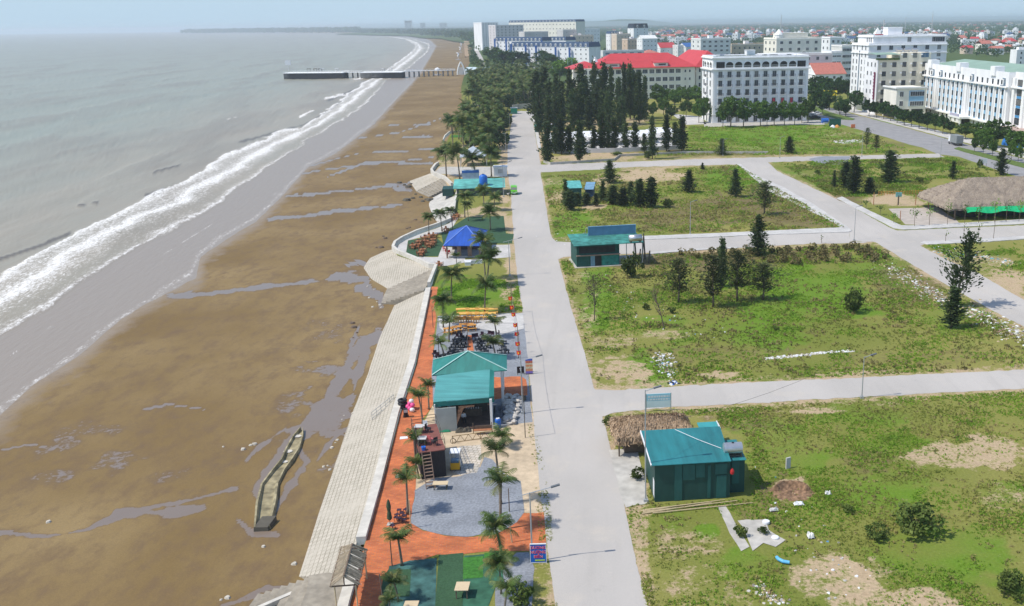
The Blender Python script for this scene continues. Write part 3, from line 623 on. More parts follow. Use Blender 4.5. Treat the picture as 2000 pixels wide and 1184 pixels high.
CAST = [trunk_mesh('casuarina_trunk', 9.2, .17, M_bark, 10, 1.2, s) for s in (1,2)]
RND = [round_crown('broadleaf_crown', 8, 3.1, 2.0, 46, 44, .62, M_leaf, s) for s in (1,2,3)]
RNDD = [round_crown('dark_broadleaf_crown', 8, 3.3, 1.8, 46, 44, .62, M_leafd, s) for s in (4,5)]
RNDB = [round_crown('bright_broadleaf_crown', 8, 3.3, 1.8, 46, 44, .62, M_leafb, s) for s in (6,)]
RNDT = [trunk_mesh('broadleaf_trunk', 5.2, .2, M_bark, 8, 2.6, s) for s in (1,2)]
SHR = [round_crown('shrub_foliage', 1.6, 1.1, 0.0, 30, 34, .22, M_shrub, s, lumps=.36) for s in (1,2,3)]
PLC = [palm_crown('palm_crown', 2.9, 27, 17, s, stiff=.65) for s in (1,2,3)]
PLB = [palm_crown('bunched_palm_crown', 2.2, 12+s%3, 15, s, bunch=.38, stiff=.5) for s in (4,5,6)]
PLF = [palm_crown('palm_crown', 3.1, 20, 9, s, stiff=.6) for s in (7,8,9)]
def palm_trunk(name, h, r0, lean, seed):
    b = MB(); n = 7; pts = [Vector((lean*h*(i/n)**1.6, .4*lean*h*(i/n)**2*math.sin(seed), h*i/n)) for i in range(n+1)]
    b.tube(pts, [r0*(1.35 if i == 0 else 1-.35*i/n) for i in range(n+1)], 8); return b.mesh(name, M_barkp, True), pts[-1]
PT = [palm_trunk('palm_trunk', 5.0, .15, l, s) for l, s in ((.06,1),(-.05,2),(.12,3))]
def tree(name, crown, trunk, loc, s, label, cat='tree', group=None, rz=None, sz=None, cz=0, lean=None):
    t = thing(name, loc, label, cat, random.uniform(0, 6.28) if rz is None else rz, group); t.scale = (s, s, sz or s)
    if lean: t.rotation_euler = (0, lean, t.rotation_euler[2])
    if trunk: link(bpy.data.objects.new('trunk', trunk), t)
    c = link(bpy.data.objects.new('crown', crown), t); c.location = (0,0,cz)
    return t
def palm(loc, h, label, group=None, kind='c', s=1.0, k=None):
    k = random.randrange(3) if k is None else k; me, top = PT[k]
    t = thing('coconut_palm', loc, label, 'palm tree', random.uniform(0, 6.28), group); t.scale = (s,)*3
    tk = link(bpy.data.objects.new('trunk', me), t); f = h/s/5.0; tk.scale = (1,1,f)
    c = link(bpy.data.objects.new('crown', {'c':PLC,'b':PLB,'f':PLF}[kind][k]), t); c.location = (top.x, top.y, top.z*f-.05)
    return t
# ---- solitary casuarinas and shrubs on the vacant plots: x, base row, top row, width px, crown kind, label
SOLO = [
 (1191,358,312,28,'k','dark conical casuarina beside the bare sand patch, nearest the far cross street'),
 (1346,376,332,26,'k','stout casuarina at the right end of the pale sand patch'),
 (1436,385,330,24,'k','pointed casuarina on bright grass left of the diagonal street'),
 (1372,332,318,9,'k','tiny casuarina sapling at the edge of the far cross street'),
 (1250,405,350,26,'c','left half of the tall casuarina pair in the middle of the scrubby plot'),
 (1272,406,346,26,'c','right half of the tall casuarina pair in the middle of the scrubby plot'),
 (1232,398,354,16,'c','thin casuarina just left of the tall pair on the scrubby plot'),
 (1178,392,353,18,'k','small casuarina right of the dark blue hut'),
 (1198,400,362,24,'c','bushy young casuarina in the row behind the teal hut'),
 (1217,403,366,24,'c','third young casuarina in the row right of the huts'),
 (1164,403,378,14,'k','short casuarina in front of the dark blue hut'),
 (1114,411,372,24,'c','bushy casuarina hiding the lower front of the teal hut'),
 (1105,403,350,13,'c','slim casuarina at the left corner of the teal hut'),
 (1128,402,376,18,'c','low casuarina in front of the teal hut door'),
 (1146,400,377,18,'c','low casuarina between the teal hut and the dark blue hut'),
 (1493,420,356,44,'s','wide dark casuarina at the edge of the diagonal street'),
 (1480,500,418,38,'k','tall conical casuarina in front of the second cross street'),
 (1325,592,505,50,'s','round topped casuarina, leftmost of the four shading the central plot'),
 (1393,600,500,54,'s','broad casuarina in front of the tall pointed one on the central plot'),
 (1410,560,464,26,'k','tall pointed casuarina among the four on the central plot'),
 (1440,588,490,52,'s','dark casuarina with bare lower trunk right of the tall pointed one'),
 (1490,586,514,56,'s','low spreading casuarina, rightmost of the four on the central plot'),
 (1629,366,332,10,'k','little casuarina left of the group on the thatched restaurant plot'),
 (1651,366,316,24,'c','left casuarina of the tall pair on the thatched restaurant plot'),
 (1667,379,305,28,'c','taller right casuarina of the pair on the thatched restaurant plot'),
 (1698,378,346,26,'k','squat casuarina just right of the tall pair'),
 (1735,357,294,32,'c','solitary tall casuarina behind the orange sand yard'),
 (1860,350,314,13,'c','slim casuarina directly behind the thatched roof'),
 (1955,342,290,20,'c','dark casuarina between the thatched roof and the avenue'),
 (1541,300,266,22,'k','small casuarina on the far bright green field, right one'),
 (1410,303,270,20,'k','small casuarina on the far bright green field, left one'),
 (1692,292,250,15,'s','thin lollipop casuarina beside the white slab near the avenue'),
 (1711,298,264,15,'s','thin casuarina right of the lollipop one near the avenue'),
 (1858,640,560,34,'c','lower dark casuarina leaning at the rubble verge'),
]
for x, yb, yt, w, k, lab in SOLO:
    p = W(x, yb); h = hgt(x, yb, yt); wm = w*mpp(x, yb)
    L = {'c':(CAS,1.15),'k':(CASC,1.75),'s':(CASS,1.9)}[k]; s = wm/2/L[1]
    tree('casuarina_tree', random.choice(L[0]), random.choice(CAST), p, s, lab, sz=h/10*.97)
_p = W(1862, 600); _h = hgt(1862, 600, 458)
tree('casuarina_tree', conic_crown('wind_bent_crown', 10, 2.9, 130, 20, .42, M_cas, base=.18, pw=.45, up=.6, seed=19, gap=.5, topw=.2), CAST[0], _p, 1.0, 'tall ragged casuarina leaning right over the diagonal street', sz=_h/10, lean=.16, rz=0)
def bare_tree(x, yb, yt, lean, lab, foliage):
    p = W(x, yb); h = hgt(x, yb, yt); r = random.Random(x); b = MB()
    top = Vector((lean*h, 0, h)); b.tube([(0,0,0), top*.5+Vector((.1,0,0)), top], [.09,.06,.02], 6)
    for i in range(26):
        t = r.uniform(.3,.95); q = top*t; a = r.uniform(0,6.28); l = (1.5-t)*h*.22
        b.tube([q, q+Vector((math.cos(a)*l*.5, math.sin(a)*l*.5, l*.7)), q+Vector((math.cos(a)*l*.8, math.sin(a)*l*.8, l*1.4))], [.03,.02,.008], 4)
    t = thing('bare_tree', p, lab, 'tree'); b.build('trunk', mat('dead_bark', (.13,.10,.08), .95, .2, 5), t)
    if foliage:
        c = link(bpy.data.objects.new('crown', conic_crown('thin_crown', h, h*.28, 60, 8, .22, M_casb, base=.35, pw=.4, up=.9, seed=x, topw=.2)), t)
bare_tree(1161, 627, 540, 0, 'nearly leafless small tree with upright twigs near the main road', True)
bare_tree(1298, 643, 562, -.28, 'dead slanting thin tree in the middle of the central plot', False)
SHRUBS = [(1235,542,492,40,'dark round bush at the corner of the patched teal shop',1),(1311,612,598,16,'small round bush beside the dead slanting tree',0),(1667,610,562,42,'low round tree with a visible fork and shadow on the central plot',1),
 (1305,406,388,22,'single dark bush on the olive scrub between the casuarinas',0),(1264,311,294,16,'rounded dark bush beside the far cross street',0),(1205,303,296,24,'bright green low bush on pale sand beside the far cross street',0),
 (1516,645,637,14,'tiny dark weed clump on the central plot',0),(1790,1040,985,95,'large olive bush on the near right plot',1),(1712,1050,1024,52,'yellow green bush left of the large olive bush',0),(1978,1160,1118,70,'bright bush at the lower right corner',0),
 (1018,1184,1135,60,'leafy shrub beside the road under the blue sign',1),(1597,342,331,13,'small bush by the heap of gravel',0),(1795,357,344,14,'round bush on the dark green scrub',0),(1913,328,310,12,'small dark bush near the roundabout sign',0),
 (1655,1000,985,26,'small dark weed clump above the sandy patch',0),(1445,1048,1025,26,'dry bush growing over the concrete slab',0),(1490,1042,1028,22,'small weed tuft on the concrete slab',0),(1245,935,912,30,'weeds growing through the yard slab',0),
 (1190,830,812,26,'small bush at the street corner beside the thatched hut',0),(1262,605,592,14,'weed clump at the foot of the nearly leafless tree',0)]
for x, yb, yt, w, lab, tk in SHRUBS:
    p = W(x, yb); h = hgt(x, yb, yt); s = w*mpp(x, yb)/2/1.25
    t = thing('shrub', p, lab, 'shrub', x*.7); t.scale = (s, s, h/1.75)
    o = link(bpy.data.objects.new('foliage', random.choice(SHR)), t)
    if tk: b = MB(); b.tube([(0,0,0),(.05,0,.8)], [.06,.04], 6); [b.tube([(.02,0,.3),(.5*math.cos(a),.5*math.sin(a),1.0)], [.035,.015], 5) for a in (0,2,4)]; b.build('stem', M_bark, t)
# ---- palms of the promenade: x, base row, row of the crown's heart, crown width px, kind, label
PALMS = [(797,1005,940,56,'b','coconut palm with slim bunched crown at the left edge of the gravel court'),(785,1105,1052,62,'b','small coconut palm on the orange paving left of the green turf'),
 (778,1175,1138,54,'b','short coconut palm standing on the dark turf strip'),(760,1225,1180,50,'b','palm at the very bottom edge beside the bamboo shelter'),
 (978,985,880,60,'b','slender palm on the sand yard with a bent trunk'),(978,1035,945,70,'b','palm on the gravel court near the road, crown below the slender one'),(980,1090,1030,92,'c','full palm at the roadside above the blue sign'),
 (979,1160,1100,82,'c','palm growing at the edge of the green turf, right side'),(984,1230,1150,60,'b','lowest roadside palm beside the leafy shrub'),(985,870,850,50,'b','short palm in front of the open teal roofed kitchen'),
 (826,828,775,46,'b','bent palm at the left corner of the lean-to kitchen'),(838,800,752,40,'b','palm close behind the bent one at the kitchen wall'),(812,915,858,44,'b','drooping palm left of the brown roofed container'),(818,935,905,44,'b','palm behind the iron ladder'),
 (868,700,672,42,'b','small palm at the left of the black chair terrace'),(877,668,632,44,'b','palm at the left edge of the yellow picnic tables'),(968,700,672,46,'b','small palm at the right of the black chair terrace'),(970,660,632,40,'b','palm right of the yellow picnic tables'),
 (866,640,590,58,'c','dark palm over the lawn beside the orange walkway'),(947,610,560,64,'c','palm in the middle of the lawn'),(882,590,538,66,'c','palm behind the lawn next to the sea wall steps'),(952,560,505,66,'c','tall palm below the blue pavilion, road side'),
 (948,545,470,58,'c','palm leaning against the right corner of the blue pavilion'),(893,525,500,20,'b','thin young palm in front of the blue pavilion'),(838,458,425,36,'c','left palm of the three on the sea wall terrace'),(863,452,418,38,'c','middle palm of the three on the sea wall terrace'),
 (884,447,413,34,'c','right palm of the three on the sea wall terrace'),(908,425,385,46,'c','palm behind the blue pavilion, left of the turf'),(915,432,400,30,'c','smaller palm close to the turf behind the blue pavilion'),(958,450,415,52,'c','palm rising from the green turf'),
 (945,400,375,44,'c','palm in front of the blue water barrel'),(965,412,388,42,'c','palm between the turf and the long teal shack'),(872,345,300,60,'c','big spreading palm at the sea wall corner'),(898,350,300,58,'c','palm with brown hanging fronds before the long teal shack'),
 (930,350,312,58,'c','palm with arching fronds in front of the grey tent roof'),(960,345,300,50,'c','palm beside the white kiosk'),(885,262,236,36,'c','palm on the small lawn terrace above the beach'),(902,262,238,36,'c','second palm on the small lawn terrace above the beach'),(916,215,183,34,'c','first palm of the dense grove on the beach side')]
for x, yb, yc, w, k, lab in PALMS:
    p = W(x, yb); h = hgt(x, yb, yc); s = w*mpp(x, yb)/2/(2.9 if k == 'c' else 1.65)
    palm(p, h, lab, None, k, s)
# ---- groves and rows of look-alikes
def in_poly(x, y, pl): return bool(inside(np.array([float(x)]), np.array([float(y)]), pl)[0])
def scatter(pl, n, rs, mind=0.0, weight=None):
    r = random.Random(rs); out = []; xs = [p[0] for p in pl]; ys = [p[1] for p in pl]; Wp = [W(*p) for p in pl]
    pw = [(q.x, q.y) for q in Wp]; x0, x1 = min(q[0] for q in pw), max(q[0] for q in pw); y0, y1 = min(q[1] for q in pw), max(q[1] for q in pw); tr = 0
    while len(out) < n and tr < n*60:
        tr += 1; x = r.uniform(x0, x1); y = r.uniform(y0, y1)
        if not in_poly(x, y, pw): continue
        if mind and any((x-a)**2+(y-b)**2 < mind*mind for a, b in out): continue
        out.append((x, y))
    return out
GP = 'palms of the dense coconut grove along the promenade'
for x, y in scatter([(918,160),(1000,150),(1060,160),(1030,212),(984,214),(976,240),(974,300),(956,322),(930,315),(880,318),(868,300),(885,275),(905,262),(905,245),(925,225),(922,190)], 215, 5, 3.0):
    palm(Vector((x,y,0)), random.uniform(5.5,9), 'coconut palm of the dense grove between the beach and the end of the main road', GP, 'f', random.uniform(1.05,1.45))
GB = 'palms in front of the distant boulevard'
for x, y in scatter([(925,138),(1045,132),(1110,150),(1060,165),(925,158)], 60, 6, 6):
    palm(Vector((x,y,0)), random.uniform(6,9), 'coconut palm of the farther grove behind the end of the main road', 'palms of the farther grove', 'f', random.uniform(1.1,1.4))
def row(kind, pts, label, group, s0, hs=None, trunk=True, cat='tree', nm=None):
    for q in pts:
        x, yb, yt = q[0], q[1], q[2]; p = W(x, yb); h = hgt(x, yb, yt); wd_ = (q[3]*mpp(x, yb)) if len(q) > 3 else None
        K = {'cas':(CAS,CAST,10,1.5),'con':(CASC,CAST,10,1.9),'rnd':(RND,RNDT,8,3.3),'drk':(RNDD,RNDT,8,3.4),'bri':(RNDB,RNDT,8,3.4)}[kind]
        s = wd_/2/K[3] if wd_ else h/K[2]
        tree(nm or ('casuarina_tree' if kind in ('cas','con') else 'broadleaf_tree'), random.choice(K[0]), random.choice(K[1]) if trunk else None, p, s, label, cat, group, sz=h/K[2])
r_ = random.Random(3)
row('cas', [(1052+r_.uniform(-5,5)+i*11.8, 238+r_.uniform(-8,8), t+r_.uniform(-6,10), r_.choice([18,24,28,32])) for i, t in enumerate([142,137,150,144,152,140,150,128,150,126,160,122,128,150,124,120,136,142,150])], 'tall dark casuarina of the back row in front of the red roofed hotel', 'tall casuarinas in front of the red roofed hotel', 1)
row('cas', [(1058+i*13+r_.uniform(-4,4), 262+r_.uniform(-8,8), 178+r_.uniform(-14,14), 26) for i in range(13) if i not in (4,8,11)], 'casuarina of the crowded middle rows in the walled garden', 'casuarinas of the walled garden, middle rows', 1)
row('cas', [(1070,319,238,30),(1133,316,236,30),(1097,302,226,28),(1113,300,246,22),(1160,297,248,20),(1177,296,216,24),(1200,295,232,26),(1222,295,242,22),(1240,295,238,22),(1258,297,262,16),(1274,311,230,22),(1302,296,226,24),(1332,296,228,28),(1318,290,240,20),(1188,296,255,18),(1085,300,250,24)], 'casuarina of the front row screening the white canopies', 'casuarinas of the front row', 1)
row('bri', [(1108,160,112,60),(1093,162,122,40)], 'bright green round tree behind the casuarinas, left of the red roof', 'bright green trees left of the red roof', 1)
row('drk', [(985,136,98,50),(1015,135,100,40),(1040,132,100,38),(1062,134,98,46),(1075,138,104,46),(968,126,92,40),(1000,128,100,40),(1028,130,104,38)], 'dark spreading tree in front of the blue and white hotel', 'dark trees in front of the blue and white hotel', 1)
row('rnd', [(1285,214,165,34),(1300,205,172,30),(1318,212,176,30),(1330,200,170,28),(1345,205,172,30),(1360,210,168,30),(1365,240,195,26),(1375,240,190,24),(1296,225,190,26),(1340,228,196,26),(1311,235,205,24),(1275,232,200,22)], 'leafy garden tree between the red roofed hotel and the white hotel', 'garden trees between the two hotels', 1)
row('rnd', [(1396,240,205,24),(1427,250,190,46),(1452,248,194,38),(1485,246,196,34),(1512,245,200,28),(1532,245,198,28),(1552,244,200,26),(1578,240,190,30),(1412,248,204,26),(1498,246,206,24),(1566,240,202,22)], 'street tree before the ground floor of the white arcaded hotel', 'street trees before the white arcaded hotel', 1)
row('drk', [(1595,188,148,40),(1612,190,150,42),(1632,200,158,34),(1585,205,160,34),(1640,196,150,30),(1655,200,156,32),(1600,212,172,32),(1620,215,175,28),(1668,220,176,32),(1652,228,196,22),(1640,224,190,24),(1586,222,184,22),(1606,224,190,22)], 'dark street tree crowding the far end of the avenue', 'trees crowding the far end of the avenue', 1)
row('drk', [(1697,228,194,28),(1712,230,198,26),(1726,233,196,28),(1739,237,204,26),(1752,241,210,24),(1766,245,214,26),(1780,248,214,26),(1795,252,216,28),(1811,255,218,26),(1826,259,222,26),(1841,262,224,26),(1856,262,236,20)], 'clipped round street tree on the pavement across the avenue', 'clipped street trees across the avenue', 1)
row('rnd', [(1885,272,240,34),(1908,280,242,30),(1943,288,234,54),(1925,290,250,34),(1975,296,258,36),(1995,300,256,40),(2025,310,262,36)], 'leafy tree before the entrance of the blue and white office block', 'leafy trees before the office block entrance', 1)
row('rnd', [(1903,297,268,18),(1920,301,270,18),(1938,306,272,20),(1975,314,276,18),(1988,318,284,16),(1651,227,205,14),(1642,224,202,14),(1633,221,200,14)], 'slender tree planted on the grass median of the avenue', 'slender trees on the avenue median', 1)
# ---- woodland and town trees: individuals nearer, the rest one mass
mid = scatter([(1105,132),(1360,105),(1440,82),(1700,78),(1990,112),(2250,150),(2250,62),(1250,72),(1130,90),(940,100),(930,118)], 185, 9, 14)
for x, y in mid:
    K = random.choice([RND, RNDD, RNDD, RND]); s = random.uniform(.9,1.5)
    tree('broadleaf_tree', random.choice(K), random.choice(RNDT), Vector((x,y,0)), s, 'roundish green tree among the houses of the town', 'tree', 'trees among the houses of the town', sz=s*random.uniform(.8,1.1))
def wood_mass(name, pl, n, seed, hh=(7,12), m=None, q=26, ls=3.0, kind='stuff', thr=.40):
    r = np.random.RandomState(seed); P = np.array(scatter(pl, n, seed)); C = []; S = []
    n_ = fbm(P[:,0]/220., P[:,1]/260., seed, 3); P = P[(n_ > thr) | (r.uniform(size=len(P)) < .25)]
    for x, y in P:
        h = r.uniform(*hh); rad = h*.55; u = r.normal(size=(q,3)); u /= np.linalg.norm(u, axis=1)[:,None]
        C.append(np.array([x,y,h*.55])+u*np.array([rad,rad,h*.42])*(r.uniform(.5,1,q)**.5)[:,None]); S.append(r.uniform(.6,1.3,q)*ls)
    V, Fq = quads(np.concatenate(C), np.concatenate(S), .8, None, r)
    return tag(link(bpy.data.objects.new(name, npmesh(name, V, Fq, m or leaf_mat('far_foliage', (.02,.062,.016), (.06,.115,.028), sc_=.02)))), kind=kind)
wood_mass('woodland', [(925,100),(1110,84),(1240,80),(1700,76),(2350,96),(2500,52),(1100,53),(925,62)], 17000, 31, (8,14), q=18)
wood_mass('town_woodland', [(1700,114),(1790,96),(2000,122),(2300,150),(2350,90),(1700,72),(1240,76),(1240,90),(1430,98)], 1500, 41, (6,11), q=46, ls=2.0, thr=.3)
wood_mass('far_woodland', [(500,63.2),(660,64.2),(740,64.4),(795,67),(860,72),(905,79),(914,92),(925,100),(1000,60),(2500,46),(2500,36),(1000,53.5),(700,57.5),(500,60.5)], 14000, 32, (9,14), q=12, ls=7.5)
wood_mass('headland_woodland', [(345,65.6),(450,64.4),(560,64.0),(700,64.2),(700,60.5),(500,61.5),(380,64.2)], 1500, 33, (16,42), q=18, ls=13.0)
wood_mass('bay_woodland', [(690,64.4),(795,66.9),(860,72),(905,79),(925,86),(940,62),(700,59.5)], 2600, 36, (12,26), q=16, ls=7.0, thr=.3)
wood_mass('boulevard_hedge', [(914,92),(920,92),(935,125),(922,125)], 260, 34, (4,6), q=14, ls=1.5)
wood_mass('boulevard_trees', [(940,92),(960,92),(985,125),(962,127)], 150, 35, (6,9), q=40, ls=1.4)
# ================================================================= BUILDINGS
M_white = mat('white_render_wall', (.80,.80,.80), .8, .07, .25, stretch=(1,1,.3), var2=.05)
M_cream = mat('cream_render_wall', (.72,.66,.52), .85, .08, .3, stretch=(1,1,.3))
M_ivory = mat('ivory_render_wall', (.78,.75,.66), .85, .08, .3, stretch=(1,1,.3))
M_beige = mat('beige_render_wall', (.66,.54,.42), .85, .1, .3, stretch=(1,1,.3))
M_grey = mat('grey_render_wall', (.52,.51,.50), .9, .12, .2, stretch=(1,1,.3))
M_lgrey = mat('pale_grey_render_wall', (.70,.70,.68), .9, .1, .25)
M_mauve = mat('mauve_grey_wall', (.60,.57,.57), .85, .1, .3)
M_trim = mat('white_trim', (.82,.82,.80), .7, .04, 1)
M_glass = mat('dark_window_glass', (.025,.035,.05), .12, .3, .4, spec=.6)
_g = NB('window_glass_with_curtains', .14, .6); _oi = _g.n.nodes.new('ShaderNodeObjectInfo'); M_glass = _g.col(_g.mix(_g.rng(_oi.outputs['Random'], .62, .95), (.022,.032,.046), (.20,.20,.19)))
M_glassb = mat('blue_window_glass', (.05,.12,.20), .15, .3, .4, spec=.6)
M_frame = mat('window_frame', (.45,.46,.46), .6, .05, 1)
M_bluep = mat('bright_blue_paint', (.03,.13,.42), .6, .08, .5)
M_bluel = mat('pale_blue_spandrel', (.22,.42,.60), .6, .08, .5)
M_slate = mat('dark_blue_mansard_slate', (.035,.07,.14), .7, .15, 2)
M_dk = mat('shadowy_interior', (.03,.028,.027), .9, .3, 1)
M_red = mat('red_metal_tile_roof', (.50,.05,.055), .55, .08, 1.0, stretch=(1,1,1), var2=.06)
M_salmon = mat('faded_red_tile_roof', (.46,.16,.12), .8, .15, 1)
M_bluer = mat('blue_metal_roof', (.035,.12,.34), .5, .1, 1)
M_greenr = mat('pale_green_metal_roof', (.25,.36,.28), .55, .08, .15)
M_rail = mat('dark_iron_railing', (.06,.06,.07), .6, .1, 2)
M_redc = mat('red_curtain_fabric', (.55,.03,.06), .8, .1, 2)
def win_mesh(w, h, fr=M_frame, gl=M_glass, bars=1, sill=True, t=.12):
    b = MB(); b.mat(1).box(-w/2, w/2, -.02, .05, 0, h)
    b.mat(0); f = .08
    b.box(-w/2-f, -w/2, -t, .04, -f, h+f); b.box(w/2, w/2+f, -t, .04, -f, h+f); b.box(-w/2, w/2, -t, .04, h, h+f); b.box(-w/2, w/2, -t, .04, -f, 0)
    for k in range(bars): x = -w/2+w*(k+1)/(bars+1); b.box(x-.03, x+.03, -t*.6, .02, 0, h)
    if sill: b.box(-w/2-.2, w/2+.2, -t-.12, .0, -f-.12, -f-.003)
    return b.mesh('window', [fr, gl])
def arch_mesh(w, h, back=M_dk, n=10):
    b = MB(); pts = [(-w/2,0),(w/2,0)]+[(w/2*math.cos(a), h-w/2*.75+w/2*.75*math.sin(a)) for a in [math.pi*i/n for i in range(n+1)]]
    b.mat(1); vs = [(x,-.03,z) for x, z in pts]; b.add(vs, [tuple(range(len(vs)))])
    b.mat(0)
    for i in range(1, len(pts)-1):
        (x0,z0),(x1,z1) = pts[i], pts[i+1]; b.bar((x0,-.08,z0),(x1,-.08,z1), .16, .16, Vector((0,1,0)))
    b.box(-w/2, w/2, -.12, -.05, .0, .06); b.box(-w/2, w/2, -.12, -.05, .8, .88)
    for k in range(7): x = -w/2+w*(k+.5)/7; b.box(x-.03, x+.03, -.1, -.06, .06, .8)
    return b.mesh('arched_opening', [M_trim, back])
def balcony_mesh(w=2.6, d=.8, h=.95, m=M_rail):
    b = MB(); b.mat(1).box(-w/2, w/2, -d, -.02, -.12, 0); b.mat(0)
    for k in range(11): x = -w/2+.05+(w-.1)*k/10; b.box(x-.02, x+.02, -d+.02, -d+.06, 0, h)
    for s in (-1,1): b.box(s*(w/2-.05)-.03, s*(w/2-.05)+.03, -d+.07, -.02, h-.05, h); b.box(s*(w/2-.05)-.02, s*(w/2-.05)+.02, -d/2-.02, -d/2+.02, 0, h-.06)
    b.box(-w/2, w/2, -d+.0, -d+.06, h, h+.06)
    return b.mesh('balcony', [m, M_trim])
def frame_(A, B): 
    d = (B-A); return math.atan2(d.y, d.x), d.length
def put(t, me, x, y, z, rz=0, name=None, parent=None):
    o = bpy.data.objects.new(name or me.name.split('.')[0], me); o.location = (x,y,z); o.rotation_euler = (0,0,rz); return link(o, parent or t)
def wingrid(t, face, W_, D_, xs, zs, me, name='window', skip=None):
    for j, z in enumerate(zs):
        for i, x in enumerate(xs):
            if skip and skip(i, j): continue
            if face == 'f': put(t, me, x, -.03, z, 0, name)
            elif face == 'l': put(t, me, -.03, x, z, -math.pi/2, name)
            elif face == 'r': put(t, me, W_+.03, x, z, math.pi/2, name)
def lin(a, b, n): return [a+(b-a)*(i+.5)/n for i in range(n)]
def hiproof(b, x0, x1, y0, y1, z, h, over=.6, rid=None, th=.18):
    x0 -= over; x1 += over; y0 -= over; y1 += over; w = min(x1-x0, y1-y0)/2 if rid is None else rid
    if x1-x0 >= y1-y0: r0, r1 = (x0+w,(y0+y1)/2), (x1-w,(y0+y1)/2)
    else: r0, r1 = ((x0+x1)/2, y0+w), ((x0+x1)/2, y1-w)
    v = [(x0,y0,z),(x1,y0,z),(x1,y1,z),(x0,y1,z),(*r0,z+h),(*r1,z+h),(x0,y0,z-th),(x1,y0,z-th),(x1,y1,z-th),(x0,y1,z-th)]
    fs = [(0,1,5,4),(1,2,5),(2,3,4,5),(3,0,4)] if x1-x0 >= y1-y0 else [(0,1,4),(1,2,5,4),(2,3,5),(3,0,4,5)]
    return b.add(v, fs+[(0,6,7,1),(1,7,8,2),(2,8,9,3),(3,9,6,0),(9,8,7,6)])
def roof_clutter(t, w, d, h, seed, tanks=3):
    r = random.Random(seed)
    b = MB(); b.box(w*.4, w*.4+3.5, d*.4, d*.4+3.5, h, h+2.8); b.box(w*.4-.2, w*.4+3.7, d*.4-.2, d*.4+3.7, h+2.8, h+3.0); b.build('stair_head', M_white, t)
    for k in range(tanks):
        b = MB(); x = w*r.uniform(.1,.9); y = d*r.uniform(.2,.8); b.tube([(x,y,h+.9),(x+1.8,y,h+.9)], .55, 12); b.box(x+.1, x+.3, y-.4, y+.4, h, h+.5); b.box(x+1.5, x+1.7, y-.4, y+.4, h, h+.5)
        b.build('water_tank', MATS.get('steel') or mat('steel', (.6,.6,.6), .35, .1, 2, metal=.8), t)
def parapet(b, w, d, h, ph=.9, th=.25, x0=0, y0=0):
    b.box(x0, w, y0, y0+th, h, h+ph); b.box(x0, w, d-th, d, h, h+ph); b.box(x0, x0+th, y0+th, d-th, h, h+ph); b.box(w-th, w, y0+th, d-th, h, h+ph)
def block(name, label, xl, xr, yb, yt, depth, wall=M_white, cols=6, rows=5, win=(1.3,1.5), cat='building', roof='flat', rm=None, scol=2, fr=None, gl=None, par=.9, ground=True, trim=True, rh=4, along=None, ybr=None, fl=None, mans=None, clutter=0, bars=1):
    A = W(xl, yb); B = W(xr, ybr if ybr is not None else yb-(xr-xl)*.028); rz, w = frame_(A, B); h = hgt(xl, yb, yt)
    t = thing(name, A, label, cat, rz); wallh = h-(par if roof == 'flat' else 0)
    b = MB(); b.box(0, w, 0, depth, 0, wallh)
    if roof == 'flat': parapet(b, w, depth, wallh, par)
    b.build('wall', wall, t)
    fh = wallh/rows
    if trim:
        b = MB(); b.box(-.25, w+.25, -.25, depth+.25, wallh-.25, wallh+.05) if roof != 'flat' else (b.box(-.25, w+.25, -.25, -.005, wallh-.2, wallh+.1), b.box(-.25, -.005, -.005, depth+.25, wallh-.2, wallh+.1), b.box(w+.005, w+.25, -.005, depth+.25, wallh-.2, wallh+.1))
        b.build('cornice', M_trim, t)
    ws = .72 if yb < 135 else 1.0
    me = win_mesh(win[0]*ws, min(win[1]*ws, fh*.62), fr or M_frame, gl or M_glass, bars=bars, sill=False)
    zs = [fh*(j+.28) for j in range(rows)]
    wingrid(t, 'f', w, depth, lin(.5, w-.5, cols), zs, me)
    if scol: wingrid(t, 'l' if xl > 968 else 'r', w, depth, lin(.5, depth-.5, scol), zs, me)
    if roof == 'hip': b = MB(); hiproof(b, 0, w, 0, depth, wallh+.25, rh); b.build('roof', rm or M_red, t)
    if roof == 'gable':
        b = MB(); z = wallh+.2; o = .5; y = depth/2
        b.slab([(-o,-o,z),(w+o,-o,z),(w+o,y,z+rh),(-o,y,z+rh)], .15); b.slab([(-o,y,z+rh),(w+o,y,z+rh),(w+o,depth+o,z),(-o,depth+o,z)], .15); b.build('roof', rm or M_red, t)
        g = MB(); g.add([(0,0,wallh),(0,depth,wallh),(0,y,wallh+rh),(w,0,wallh),(w,depth,wallh),(w,y,wallh+rh)], [(0,2,1),(3,4,5)]); g.build('gable', wall, t)
    if roof == 'mansard':
        b = MB(); z = wallh; i = .9; b.add([(-.3,-.3,z),(w+.3,-.3,z),(w+.3,depth+.3,z),(-.3,depth+.3,z),(i,i,z+rh),(w-i,i,z+rh),(w-i,depth-i,z+rh),(i,depth-i,z+rh)], [(0,1,5,4),(1,2,6,5),(2,3,7,6),(3,0,4,7),(4,5,6,7),(3,2,1,0)]); b.build('mansard_roof', rm or M_slate, t)
        dm = MB(); dm.mat(0).box(-.9,.9,-.45,1.0,0,rh*.6); dm.mat(1).box(-.5,.5,-.5,-.44,.3,rh*.48); dm = dm.mesh('dormer', [M_trim, M_glass])
        for x in lin(.5, w-.5, cols): put(t, dm, x, .15, z+.35)
    if clutter: roof_clutter(t, w, depth, wallh, int(xl), clutter)
    return t, w, h, wallh
